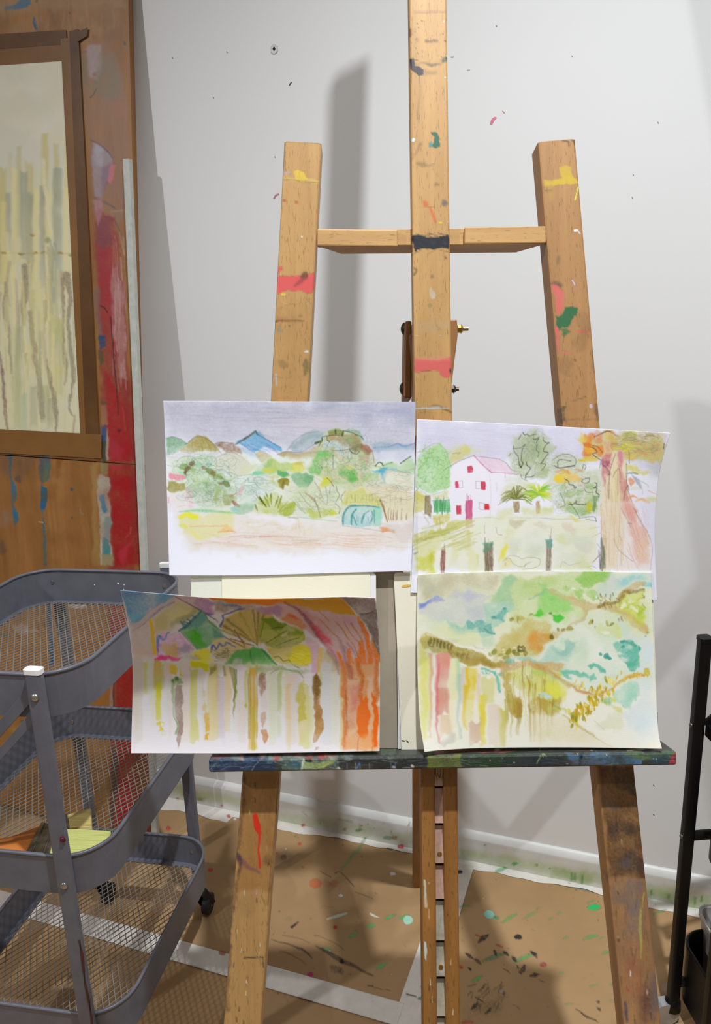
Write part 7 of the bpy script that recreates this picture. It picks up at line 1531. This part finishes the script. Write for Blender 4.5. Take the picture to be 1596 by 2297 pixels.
def beam(name, pts, width, thick, mat, canvas, nx=34, dl=.0016, r=.0022, parent=easel, end_floor=False, dense_px=(-20, 2300), label=None):
    """planed timber whose front face follows the photo points (x, y, D)"""
    P = [dep(*p) for p in pts]
    if end_floor:
        d = (P[-1] - P[-2]) / np.linalg.norm(P[-1] - P[-2])
        P[-1] = P[-1] + d * ((P[-1][2] - .004) / -d[2])
    L = np.concatenate([[0], np.cumsum([np.linalg.norm(P[i + 1] - P[i]) for i in range(len(P) - 1)])])
    P = np.array(P)
    s = [0.0]
    while s[-1] < L[-1] - 1e-6:
        c = np.array([np.interp(s[-1], L, P[:, k]) for k in range(3)])
        _, y = proj(c)
        s.append(min(s[-1] + (dl if dense_px[0] < y < dense_px[1] else .04), L[-1]))
    s = np.array(sorted(set(s + [min(r, L[-1]), L[-1] - r])))
    C = np.stack([np.interp(s, L, P[:, k]) for k in range(3)], 1)
    T = np.gradient(C, axis=0); T /= np.linalg.norm(T, axis=1)[:, None]
    Uc = np.cross(FW, T); Uc /= np.linalg.norm(Uc, axis=1)[:, None]
    if (Uc[0] @ RT) < 0: Uc = -Uc
    h = width / 2
    prof = [(a, 0.0) for a in np.linspace(-h + r, h - r, nx)] + [(h - r * .3, r * .3), (h, r), (h, thick - r), (h - r, thick), (-h + r, thick), (-h, thick - r), (-h, r), (-h + r * .3, r * .3)]
    prof = np.array(prof); m = len(prof); n = len(C)
    ins = np.zeros(n); ins[0] = ins[-1] = r
    V = np.zeros((n, m, 3))
    for j in range(m):
        a, b = prof[j]
        aa = np.sign(a) * (np.maximum(np.abs(a) - ins * (np.abs(a) > h - 2 * r), 0))
        bb = b + ins * (b < thick / 2) - ins * (b >= thick / 2)
        V[:, j] = C + Uc * aa[:, None] + FW * bb[:, None]
    V = V.reshape(-1, 3)
    i = np.arange(n - 1)[:, None] * m; j = np.arange(m)[None]
    F = np.stack([i + j, i + (j + 1) % m, i + m + (j + 1) % m, i + m + j], -1).reshape(-1, 4)
    caps = [list(range(m)), list(range((n - 1) * m, n * m))[::-1]]
    col = canvas.sample(V) if canvas is not None else None
    o = mesh_obj(name, V, F.tolist() + caps, mat, parent, False, col)
    if label: o['label'] = label
    return o


PXM = .913 / FPX
beam('upright', [(680, 317, .913), (650, 890, .913), (586, 1735, .913), (545, 2280, .913)], 83.5 * PXM, .033, M_BEECH, EC, end_floor=True)
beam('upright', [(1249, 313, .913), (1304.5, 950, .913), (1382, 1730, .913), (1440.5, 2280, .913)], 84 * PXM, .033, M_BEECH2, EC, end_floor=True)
beam('mast', [(946.5, -1050, .911), (960.5, 0, .911), (972.5, 900, .911), (979, 1390, .911)], 84 * PXM, .026, M_BEECH, EC, dense_px=(-20, 960))
beam('rail', [(957, 1400, .914), (960.5, 1735, .914), (966, 2290, .914)], 31 * PXM, .034, M_DARKW, EC, nx=14, end_floor=True)
beam('rail', [(1007.5, 1400, .914), (1011, 1735, .914), (1016.5, 2290, .914)], 32.5 * PXM, .034, M_DARKW, EC, nx=14, end_floor=True)
beam('rail_back', [(962, 745, .938), (972, 900, .938), (981, 1400, .938)], 88 * PXM, .012, M_PLATE, None, nx=4, dl=.05)

# crossbar with two front blocks
cb = [dep(712, 552, .9205), dep(1226, 547, .9205)]
poly = [cb[0], cb[1], cb[1] + FW * .030 - XE * .030, cb[0] + FW * .030 + XE * .028]
cross = MB().prism(poly, ZE * .0195).build('crossbar', M_BEECHX, easel, bevel=.0008)
for (xa, ya), (xb, yb), hh in [((712, 551), (893, 553), 38.5), ((1043, 547), (1226, 545), 38.5)]:
    MB().prism([dep(xa, ya, .9125), dep(xb, yb, .9125), dep(xb, yb - hh, .9125), dep(xa, ya - hh, .9125)], FW * .0079).build('crossbar_block', M_BEECHX, easel, bevel=.0016)

# hinge plates, bolts, rear leg
M_PLATE2 = wood('hinge_wood_light', (160, 112, 68), (184, 134, 86), (120, 80, 44), overlay=False)
M_BRASS = plain('brass', (166, 132, 70), .35, .9, var=.15)
M_IRON = plain('dark_iron', (72, 62, 50), .4, .8, var=.15)
MB().prism([dep(909, 720, .955), dep(924, 719, .955), dep(924, 893, .955), dep(906, 892, .955)], FW * .05).build('hinge_plate', M_PLATE, easel, bevel=.002)
MB().prism([dep(1009, 717, .955), dep(1026, 716, .955), dep(1028, 748, .955), dep(1014, 862, .955), dep(1008, 862, .955)], FW * .05).build('hinge_plate', M_PLATE2, easel, bevel=.002)
for x, y in [(908, 738), (905, 872)]:
    c = dep(x, y, .975)
    MB().tube([c - XE * .0000, c - XE * .002, c - XE * .0038, c - XE * .0048], [.0085, .0075, .005, .0015], 14, up=ZE).build('bolt_head', M_IRON, easel, smooth=True)
for x, y, l in [(1029, 738, .0125), (1013, 873, .0095)]:
    c = dep(x, y, .975)
    MB().tube([c - XE * .001, c + XE * .0035], .0052, 6, up=ZE).tube([c + XE * .003, c + XE * .006], [.0062, .003], 10, up=ZE).build('wing_nut', M_BRASS if y < 800 else M_IRON, easel)
    MB().tube([c, c + XE * l], .0026, 10, up=ZE).build('bolt', M_BRASS if y < 800 else M_IRON, easel)
foot = on_z(950, 1991, .003)
htop = dep(967, 728, .968)
M_REAR = wood('rear_leg_wood', (150, 104, 52), (172, 122, 66), (112, 72, 34), overlay=False)
ax = (htop - foot) / np.linalg.norm(htop - foot)
sd = np.cross(ax, FW); sd /= np.linalg.norm(sd)
bk = np.cross(ax, sd); bk /= np.linalg.norm(bk)
if bk @ FW < 0: bk = -bk
lw = .0225
q = [foot - XE * lw, foot + XE * lw, foot + XE * lw + np.array([0, .026, 0]), foot - XE * lw + np.array([0, .026, 0])]
MB().prism(q, htop - foot).build('rear_leg', M_REAR, easel, bevel=.0012)

# ratchet strip between the rails
M_RPINK = plain('ratchet_copper', (206, 168, 148), .4, .25, var=.1, scale=90)
M_RSIL = plain('ratchet_steel', (206, 196, 176), .3, .4, var=.12, scale=60)
M_GAP = plain('rail_groove', (44, 28, 16), .8)
ys = [1700, 1765, 1848, 1938, 2018, 2111, 2192, 2281, 2370, 2460, 2560]
MB().prism([dep(971, 1690, .934), dep(1000, 1690, .934), dep(1008, 2560, .934), dep(979, 2560, .934)], FW * .004).build('groove_back', M_GAP, easel)
for k in range(len(ys) - 1):
    y0, y1 = ys[k] + 3, ys[k + 1] - 1
    xl = lambda y: 973.5 + (y - 1735) * .0101
    a = [dep(xl(y0), y0, .9225), dep(xl(y0) + 23, y0, .9225), dep(xl(y1) + 23, y1, .9165), dep(xl(y1), y1, .9165)]
    pl_ = MB().prism(a, FW * .003).build('ratchet_plate', M_RPINK if k < 4 else M_RSIL, easel, bevel=.0006)
    if k in (2, 5):
        c = dep(xl(y1) + 11.5, y1 - 22, .9178)
        MB().tube([c - FW * .001, c + FW * .001], .0027, 12, up=ZE).build('screw', M_BRASS, pl_)
c = dep(986, 1728, .915)
t = np.linspace(0, 2 * pi, 17)
MB().tube([c + XE * .0032 * cos(a) + ZE * .010 * sin(a) for a in t], .0011, 8, cap=False, up=FW).build('brass_loop', M_BRASS, easel, smooth=True)

# ledge (tray), thick with old paint
TC = Canvas(455, 1630, 1535, 1760, base=(56, 60, 54), seed=81)
TC.z(450, 1670, .3446)
TC.poly([(40, 60), (470, 60), (470, 200), (40, 200)], (34, 58, 92), .9, 8, 5, 0, .4).poly([(160, 110), (300, 120), (280, 190), (170, 190)], (50, 52, 76), .6, 8, 5, 0).poly([(330, 130), (470, 120), (470, 190), (340, 190)], (36, 48, 70), .6, 8, 5)
TC.wash(60, 60, 1000, 100, [(150, 156, 140), (120, 140, 136), (176, 60, 60), (90, 110, 110), (196, 190, 170), (150, 90, 80)], 60, 26, .6, 1.5, 3)
TC.poly([(470, 95), (900, 85), (920, 175), (520, 190), (540, 130)], (120, 140, 128), .75, 3, 5, 0, .5).poly([(660, 110), (900, 100), (780, 150), (680, 170)], (176, 184, 110), .75, 2, 4).line([(660, 170), (670, 110), (700, 105)], [14, 14, 10], (206, 216, 196), .9, 1).line([(900, 150), (905, 170), (780, 172)], 12, (200, 200, 184), .85, 1).blob(700, 105, 24, 12, (30, 36, 34), .9, 1, 2).blob(610, 140, 40, 20, (50, 92, 104), .7, 3, 4).line([(770, 150), (860, 120)], 12, (206, 206, 70), .7, 1.5)
TC.poly([(920, 95), (1490, 85), (1490, 170), (920, 175)], (40, 40, 40), .85, 4, 4, 0, .4).poly([(920, 125), (1120, 120), (1120, 170), (920, 172)], (74, 66, 58), .7, 4, 4)
for x in (955, 1010, 1040, 1100, 1240, 1270):
    TC.line([(x, 120), (x + 2, 165)], 5, [(190, 190, 180), (96, 130, 190), (150, 140, 120)][x % 3], .8, .8)
TC.line([(1015, 160), (1035, 125)], 14, (84, 116, 196), .8, 1)
TC.blob(1380, 142, 12, 10, (220, 214, 196), .9, .8, 2).blob(1260, 150, 14, 12, (226, 206, 190), .8, 1, 2).poly([(1180, 20), (1280, 15), (1280, 60), (1180, 60)], (90, 110, 90), .8, 2, 4)
TC.hatch(60, 95, 1480, 185, 110, 80, 0, [(206, 214, 206), (40, 50, 50), (110, 130, 120), (84, 96, 110)], 4, .45, 8)
TC.line([(330, 180), (360, 130), (400, 95)], 4, (170, 180, 190), .8).hatch(60, 120, 320, 185, 16, 120, -25, [(120, 140, 170)], 3, .5, 15)
TC.z(980, 1660, .3509)
TC.poly([(-60, 95), (160, 90), (170, 175), (-60, 180)], (124, 136, 52), .85, 3, 3, 0).poly([(160, 90), (520, 85), (500, 175), (170, 178)], (38, 62, 34), .88, 4, 4, 0, .3).poly([(440, 120), (800, 100), (820, 172), (440, 176)], (40, 48, 56), .8, 5, 4, 0, .4)
TC.poly([(820, 85), (1180, 82), (1290, 110), (1280, 165), (900, 168), (830, 120)], (84, 120, 156), .85, 4, 5, 0, .4).poly([(1190, 80), (1540, 75), (1540, 110), (1290, 125), (1230, 110)], (92, 116, 78), .8, 3, 4, 0).poly([(1370, 100), (1480, 95), (1480, 160), (1370, 160)], (48, 74, 92), .75, 5, 4, 0).poly([(1480, 110), (1540, 90), (1545, 160), (1490, 160)], (150, 70, 76), .7, 3, 5).line([(1490, 150), (1520, 110), (1530, 95)], 14, (206, 50, 64), .85, 1, 2).line([(1500, 100), (1525, 150)], 12, (206, 60, 72), .8, 1, 2)
TC.line([(915, 165), (930, 85)], [16, 26], (22, 40, 48), .95, 1).poly([(840, 130), (1100, 140), (1100, 168), (860, 168)], (90, 84, 100), .6, 5, 4, 0)
TC.poly([(0, 45), (900, 40), (1380, 60), (1370, 75), (900, 62), (400, 75), (0, 92)], (92, 74, 66), .7, 3, 4, 0, .4).line([(0, 78), (200, 68), (500, 74)], [16, 18, 8], (196, 92, 84), .75, 1.2, 2).blob(385, 62, 14, 10, (232, 226, 206), .95, .8, 2).blob(505, 50, 6, 8, (230, 220, 200), .9, .8, 1).line([(1220, 66), (1330, 60)], [8, 14], (226, 220, 190), .9, .9, 2).blob(1345, 72, 30, 11, (24, 26, 40), .97, .8, 1).blob(990, 64, 6, 4, (230, 226, 210), .9, .6, .6)
TC.line([(640, 150), (660, 110), (680, 90), (700, 100)], 8, (150, 170, 96), .8, 1).line([(660, 50), (660, 65)], 8, (206, 206, 110), .8, .8).hatch(0, 85, 1530, 168, 100, 70, 0, [(150, 166, 140), (36, 42, 40), (110, 120, 110), (60, 84, 60)], 4, .4, 8).spots(0, 85, 1530, 165, 40, 4, [(206, 206, 190), (40, 40, 44), (120, 150, 190)], .8)
TC.poly([(1440, -30), (1500, 20), (1545, 70), (1400, 60)], (58, 46, 42), .8, 3, 3, 0)

mtr = Mat('painted_ledge', .42, 0, .5)
tn = mtr.noise(160, 4); tn2 = mtr.noise(1, 3, mtr.coord((30, 300, 300)))
mtr.base(mtr.overlay(mtr.ramp(tn2, [(.3, (60, 48, 40)), (.7, (92, 74, 60))]))); mtr.bump(tn, .5, .0012)
T0 = dep(467.5, 1702, .880); T1 = dep(1520, 1685.5, .880)
r = .004
fh = .0166
prof = [(.060, -.0135), (.060, -.002), (.056, 0)] + [(d, 0) for d in np.linspace(.050, r, 22)] + [(r * .6, -.0003), (r * .25, -r * .3), (0, -r * .8)] + [(0, -z) for z in np.linspace(r * 1.2, fh - r * .7, 16)] + [(r * .3, -fh + r * .25), (r, -fh), (.055, -fh)]
m = len(prof); n = 620
ts = np.concatenate([[0, .0012, .004], np.linspace(.006, .994, n - 6), [.996, .9988, 1]])
V = np.zeros((n, m, 3))
for i, t in enumerate(ts):
    e = {0: 1, 1: .45, 2: .1, n - 3: .1, n - 2: .45, n - 1: 1}.get(i, 0) * .0035
    c = T0 + (T1 - T0) * t
    for j, (d, z) in enumerate(prof):
        dd = d + e if d < .03 else d - e
        zz = min(max(z, -fh + e), -e) if e else z
        V[i, j] = c + FW * dd + ZE * zz
V = V.reshape(-1, 3)
i = np.arange(n - 1)[:, None] * m; j = np.arange(m)[None]
F = np.stack([i + j, i + (j + 1) % m, i + m + (j + 1) % m, i + m + j], -1).reshape(-1, 4)
mesh_obj('ledge', V, F.tolist() + [list(range(m)), list(range((n - 1) * m, n * m))[::-1]], mtr.m, easel, False, TC.sample(V), )['label'] = 'paint-encrusted dark ledge of the easel'
P = [dep(474, 1650, .9395), dep(1478, 1648, .9395), dep(1477, 1597, .9395), dep(476, 1600, .9395)]
MB().prism(P, FW * .006).build('ledge_back', plain('dark_stained_wood', (70, 52, 46), .6, var=.2), easel, bevel=.001)

# ================================================================== GREY UTILITY CART
CC = np.array([-.521, 1.201]); CDIR = np.array([.179, .984]); CDIR = CDIR / np.linalg.norm(CDIR)
CXD = np.array([CDIR[1], -CDIR[0]])


def cwp(x, y, z):
    q = CC + CXD * x + CDIR * y
    return np.array([q[0], q[1], z])


M_GREY = plain('grey_powder_coat', (104, 105, 115), .42, .0, .5, var=.05, scale=30)
M_WIRE = plain('grey_wire', (150, 146, 140), .45, .3, .5, var=.06)
M_CAP = plain('white_cap', (240, 240, 240), .4)
M_STEEL = plain('bright_steel', (186, 184, 176), .28, .9, var=.1)
M_RUBBER = plain('black_rubber', (34, 34, 36), .55, var=.2)
M_BLKP = plain('black_powder_coat', (11, 11, 13), .45, 0, .28, var=.15)


def rrect(hx, hy, r, n=9):
    out = []
    for cx_, cy_, a0 in [(hx - r, hy - r, 0), (-hx + r, hy - r, 90), (-hx + r, -hy + r, 180), (hx - r, -hy + r, 270)]:
        for k in range(n):
            a = radians(a0 + 90 * k / (n - 1))
            out.append((cx_ + r * cos(a), cy_ + r * sin(a)))
    return np.array(out)


def clip_line(p, d, poly):
    """segment of the line p + t d inside a convex polygon"""
    lo, hi = -1e9, 1e9
    n = len(poly)
    for i in range(n):
        a = poly[i]; b = poly[(i + 1) % n]; e = b - a
        nn = np.array([-e[1], e[0]])               # inward for ccw
        den = nn @ d; num = nn @ (a - p)
        if abs(den) < 1e-12:
            if num > 0: return None
            continue
        t = num / den
        if den > 0: lo = max(lo, t)
        else: hi = min(hi, t)
    return (lo, hi) if hi - lo > 1e-3 else None


def ring_band(path, offs, zs, fn):
    """closed wall from a path: list of (offset, z) around the section"""
    n = len(path)
    tan = np.roll(path, -1, 0) - np.roll(path, 1, 0); tan /= np.linalg.norm(tan, axis=1)[:, None]
    nor = np.stack([tan[:, 1], -tan[:, 0]], 1)      # outward for ccw
    sec = list(zip(offs, zs)); m = len(sec)
    V = np.array([fn(*(path[i] + nor[i] * o), z) for i in range(n) for o, z in sec])
    F = [[i * m + j, ((i + 1) % n) * m + j, ((i + 1) % n) * m + (j + 1) % m, i * m + (j + 1) % m] for i in range(n) for j in range(m)]
    return V, F


def make_tray(parent, fn, hx, hy, r, z, h, mat, wire, pitch=.0104, ang=32, ww=.0012):
    path = rrect(hx, hy, r)
    V, F = ring_band(path, [0, 0, -.0015, -.0015, -.013, -.013], [z, z - h, z - h, z - h + .0014, z - h + .0014, z - h + .0026], fn)
    V2, F2 = ring_band(path, [0, 0, -.0015, -.0015], [z, z - h, z - h, z], fn)
    mb_ = MB(); mb_.add(V2, F2)
    V3, F3 = ring_band(path, [-.001, -.001, -.013, -.013], [z - h + .0026, z - h, z - h, z - h + .0026], fn)
    mb_.add(V3, F3)
    tr = mb_.build('tray', mat, parent, smooth=False)
    a = np.linspace(0, 2 * pi, 9)[:-1]
    V4, F4 = ring_band(path, [-.0008 + .0031 * cos(k) for k in a], [z + .0031 * sin(k) for k in a], fn)
    MB().add(V4, F4).build('rim', mat, tr, smooth=True)
    inner = rrect(hx - .011, hy - .011, r - .011)
    wm = MB()
    for sgn in (-1, 1):
        d = np.array([sin(radians(ang)) * sgn, cos(radians(ang))]); nn = np.array([d[1], -d[0]])
        for k in np.arange(-.35, .35, pitch):
            seg = clip_line(nn * k, d, inner)
            if seg is None: continue
            a_, b_ = nn * k + d * seg[0], nn * k + d * seg[1]
            wm.bar(fn(*a_, z - h + .0030 + .0003 * sgn), fn(*b_, z - h + .0030 + .0003 * sgn), ww, .0012)
    tag(wm.build('wire_mesh', wire, tr), kind='stuff')
    return tr


Mc = np.eye(4); Mc[:2, 0] = CXD; Mc[:2, 1] = CDIR; Mc[:3, 3] = [CC[0], CC[1], 0]
cart = root('utility_cart', Mc, 'grey three-tier metal utility cart with mesh trays, left of the easel', 'cart')
trays = [make_tray(cart, cwp, .165, .213, .068, z, .066, M_GREY, M_WIRE) for z in (.797, .502, .210)]


def oval_leg(parent, fn, x, y, z0, z1, wx, wy, mat, name='leg', dx=0., dy=0.):
    a = np.linspace(0, 2 * pi, 21)[:-1]
    pr = [(np.sign(cos(t)) * abs(cos(t)) ** .45 * wx / 2, np.sign(sin(t)) * abs(sin(t)) ** .45 * wy / 2) for t in a]
    V = [fn(x + px_, y + py_, z0) for px_, py_ in pr] + [fn(x + dx + px_, y + dy + py_, z1) for px_, py_ in pr]
    n = len(pr)
    F = [[i, (i + 1) % n, (i + 1) % n + n, i + n] for i in range(n)] + [list(range(n))[::-1], list(range(n, 2 * n))]
    return MB().add(V, F).build(name, mat, parent)


for x, y in [(.1175, -.2235), (-.1175, -.2235), (.1175, .2235), (-.1175, .2235)]:
    s = 1 if y > 0 else -1
    hid = x < 0 and y > 0
    lg = oval_leg(cart, cwp, x, y, .100, .76 if hid else .806, .0245, .013, M_GREY)
    if not hid: oval_leg(lg, cwp, x, y, .8055, .8125, .0262, .0146, M_CAP, 'cap')
    for z in (.772, .467, .178):
        c = cwp(x, y + s * .0055, z); d = cwp(x, y + s * .0095, z) - c
        MB().tube([c, c + d * .6, c + d], [.0062, .0058, .003], 12).build('bolt', M_STEEL, lg, smooth=True)
        c = cwp(x, y - s * .0125, z); d = cwp(x, y - s * .0165, z) - c
        MB().tube([c, c + d], [.0048, .004], 8).build('nut', M_STEEL, lg)
    # caster: fork + wheel on a swivel
    cs = MB()
    cs.tube([cwp(x, y, .104), cwp(x, y, .062)], .0065, 10)
    wc = np.array(cwp(x + .010, y + .014, .0235))
    ax_ = np.array([CXD[0], CXD[1], 0.0]); ay_ = np.array([CDIR[0], CDIR[1], 0.0])
    for k in (-1, 1):
        cs.bar(np.array(cwp(x, y, .064)) + ax_ * .010 * k, wc + ax_ * .011 * k, .003, .016)
    cs.bar(np.array(cwp(x - .008, y, .064)), np.array(cwp(x + .012, y, .064)), .020, .004)
    ca = cs.build('caster', M_RUBBER, cart)
    MB().tube([wc - ax_ * .008, wc - ax_ * .007, wc + ax_ * .007, wc + ax_ * .008], [.0195, .0225, .0225, .0195], 20).build('wheel', M_RUBBER, ca, smooth=False)
    MB().tube([wc - ax_ * .0095, wc + ax_ * .0095], .006, 10).build('hub', M_STEEL, ca)

for zo in (0.0, -.034):
    p0 = np.array(cwp(.1175, -.2158, .785 + zo)); p1 = np.array(cwp(-.1175, -.2158, .545 + zo))
    MB().bar(p0, p1, .003, .0165 if zo == 0 else .013).build('strut', M_GREY, cart, bevel=.0006)
M_MAROON = plain('maroon_paint', (96, 14, 44), .35)
c = np.array(cwp(.1275, -.2305, .548))
MB().tube([c, c + np.array(cwp(.1275, -.2335, .548)) - c], [.0048, .003], 9).build('paint_blob', M_MAROON, cart, smooth=True)
pts = [cwp(.1288 + .0012 * sin(k * 1.7), -.2298, .372 - k * .028) for k in range(10)]
MB().tube(pts, [.0016, .0026, .0018, .0016, .002, .0016, .0018, .0016, .002, .0016], 6).build('paint_run', plain('rust_run', (84, 44, 40), .5), cart)
M_WSPLAT = plain('white_splash', (230, 230, 228), .6)
for x, z, rr in [(.02, .772, .0022), (.032, .770, .0014), (-.03, .768, .0012), (.03, .760, .0014), (.035, .754, .0012)]:
    c = np.array(cwp(x, .2113, z))
    MB().tube([c, c - ay_ * .0006], [rr, rr * .7], 8).build('paint_splash', M_WSPLAT, cart)

# ---- brushes lying in the middle tray
M_BRIST = None
mbz = Mat('yellow_bristles', .75, 0, .2)
bn = mbz.noise(1, 3, mbz.coord((14, 420, 30))); bn2 = mbz.noise(14, 3)
bc = mbz.ramp(bn, [(.3, (176, 180, 96)), (.7, (216, 218, 140))])
bc = mbz.mix(bc, (96, 96, 44), mbz.ramp(bn2, [(.62, (0, 0, 0)), (.8, (120, 120, 120))]))
mbz.base(bc); mbz.bump(bn, .6, .002)
mby = Mat('tan_bristles', .75, 0, .2)
bn = mby.noise(1, 3, mby.coord((14, 420, 30)))
mby.base(mby.ramp(bn, [(.3, (176, 150, 80)), (.7, (222, 204, 140))])); mby.bump(bn, .6, .002)
M_HANDLE = wood('orange_handle', (206, 122, 58), (226, 146, 80), (170, 92, 40), overlay=False, axis='x', flecks=False)
M_FERR = plain('tin_ferrule', (120, 116, 106), .3, .9, var=.25, scale=60)


def brush(label, bristle, ferrule, handle, z, th, bm_):
    c = np.mean([on_z(x, y, z) for x, y in ferrule], axis=0)
    rt = root('paint_brush', loc_mat(c), label, 'paintbrush', 'brushes in the middle tray')
    for nm, q, m_, t_, dz, bv in [('handle', handle, M_HANDLE, th * .7, -th * .1, .003), ('ferrule', ferrule, M_FERR, th, .0015, .0015), ('bristles', bristle, bm_, th * .85, 0, .0025)]:
        P = [on_z(x, y, z) + np.array([0, 0, dz]) for x, y in q]
        o = MB().prism(P, np.array([0, 0, -t_])).build(nm, m_, rt, bevel=bv)
        if nm == 'ferrule':
            for k in (.25, .75):
                a_ = (P[0] * (1 - k) + P[1] * k); b_ = (P[3] * (1 - k) + P[2] * k)
                MB().tube([a_ + (b_ - a_) * .03, b_ - (b_ - a_) * .03], .0016, 6).build('crimp', M_FERR, o, smooth=True)
    return rt


brush('wide flat brush with tan bristles half hidden under the greener brush', [(150, 1826), (204, 1811), (207, 1858), (154, 1858)], [(120, 1836), (151, 1825), (155, 1858), (126, 1872)], [(-40, 1885), (20, 1893), (70, 1868), (122, 1838), (127, 1870), (80, 1905), (40, 1938), (12, 1942), (-40, 1925)], .4548, .014, mby.m)
brush('wide flat brush with yellow-green bristles and orange wooden handle in the middle tray', [(116, 1858), (180, 1858), (250, 1863), (240, 1895), (227, 1926), (160, 1932), (103, 1937)], [(93, 1845), (130, 1851), (104, 1942), (45, 1940)], [(-80, 1893), (-20, 1880), (20, 1874), (55, 1862), (92, 1846), (46, 1938), (20, 1922), (-20, 1912), (-80, 1915)], .4735, .017, mbz.m)

# ================================================================== BLACK CART ON THE RIGHT
bp = on_z(1506, 2288, 0)
p2 = on_z(1578, 2425, 0)
bd = (p2 - bp)[:2]; bd = bd / np.linalg.norm(bd)
BX = np.array([-bd[1], bd[0]])
if BX[0] < 0: BX = -BX


def bcp(x, y, z):
    q = bp[:2] + BX * x + bd * y
    return np.array([q[0], q[1], z])


Mb = np.eye(4); Mb[:2, 0] = BX; Mb[:2, 1] = [-BX[1], BX[0]]; Mb[:3, 3] = [bp[0], bp[1], 0]
bcart = root('black_cart', Mb, 'black metal wheeled cart at the right edge of the picture', 'cart')
span = np.linalg.norm((p2 - bp)[:2])
for x, y in [(0, 0), (0, span), (.30, 0), (.30, span)]:
    top = .748
    lg = oval_leg(bcart, bcp, x, y, .04, top, .019, .019, M_BLKP, 'post')
    oval_leg(lg, bcp, x, y, top, top + .006, .021, .021, M_BLKP, 'cap')
    for z in (.60, .39):
        c = bcp(x - .0085, y, z)
        MB().tube([c, bcp(x - .0125, y, z)], [.0045, .003], 10).build('rivet', plain('grey_rivet', (120, 120, 122), .35, .8), lg, smooth=True)
    ca = MB().tube([bcp(x, y, .055), bcp(x, y, .045), bcp(x, y, .028)], [.008, .014, .015], 14).build('caster', M_BLKP, bcart, smooth=True)
    w0 = bcp(x - .012, y, .023)
    MB().tube([w0 - np.array([0, .010, 0]), w0 + np.array([0, .010, 0])], .0225, 18).build('wheel', plain('clear_caster', (176, 178, 180), .12, .4, .8), ca)
for z in (.735, .39, .085):
    MB().tube([bcp(0, 0, z), bcp(.30, 0, z)], .0085, 10).build('crossbar', M_BLKP, bcart, smooth=True)
    MB().tube([bcp(0, span, z), bcp(.30, span, z)], .0085, 10).build('crossbar', M_BLKP, bcart, smooth=True)
MB().bar(bcp(.012, .004, .60), bcp(.20, .03, .80), .006, .016).build('strut', M_BLKP, bcart, bevel=.001)
MB().bar(bcp(.012, .012, .592), bcp(.03, .012, .592), .02, .022).build('bracket', M_BLKP, bcart, bevel=.002)


def bfn(ox, oy):
    return lambda x, y, z: bcp(x + ox, y + oy, z)


make_tray(bcart, bfn(.175, span * .5), .135, .085, .04, .47, .13, M_BLKP, M_BLKP, .014, 40)
make_tray(bcart, bfn(.165, span * .5), .150, .085, .04, .165, .115, M_BLKP, M_BLKP, .014, 40)
# pale plastic tub in the lower basket
M_TUB = plain('pale_plastic', (206, 200, 196), .45, var=.04)
dr = ray(1566, 2034); tp = CAMP + dr * ((1.165 - CAMP[1]) / dr[1])      # its upper far-left corner
tcx, tcy, tz = tp[0] + .074, tp[1] - .050, tp[2]
tb = root('plastic_tub', loc_mat((tcx, tcy, .0545)), 'pale plastic tub standing in the lower basket of the black cart', 'tub')
tfn = lambda x, y, z: np.array([tcx + x, tcy + y, z])
path = rrect(.075, .052, .02)
V, F = ring_band(path, [0, -.012, -.0145, -.0025, .003, .003], [tz, .0545, .0545, tz - .002, tz, tz - .006], tfn)
MB().add(V, F).build('tub_wall', M_TUB, tb)
MB().prism([tfn(*(q * .80), .0548) for q in path], np.array([0, 0, .003])).build('tub_base', M_TUB, tb)
c = tfn(-.0705, -.012, tz - .045)
MB().tube([c, c - np.array([.0012, 0, 0])], [.009, .008], 14).build('label_dot', plain('violet_print', (70, 60, 150), .5), tb)
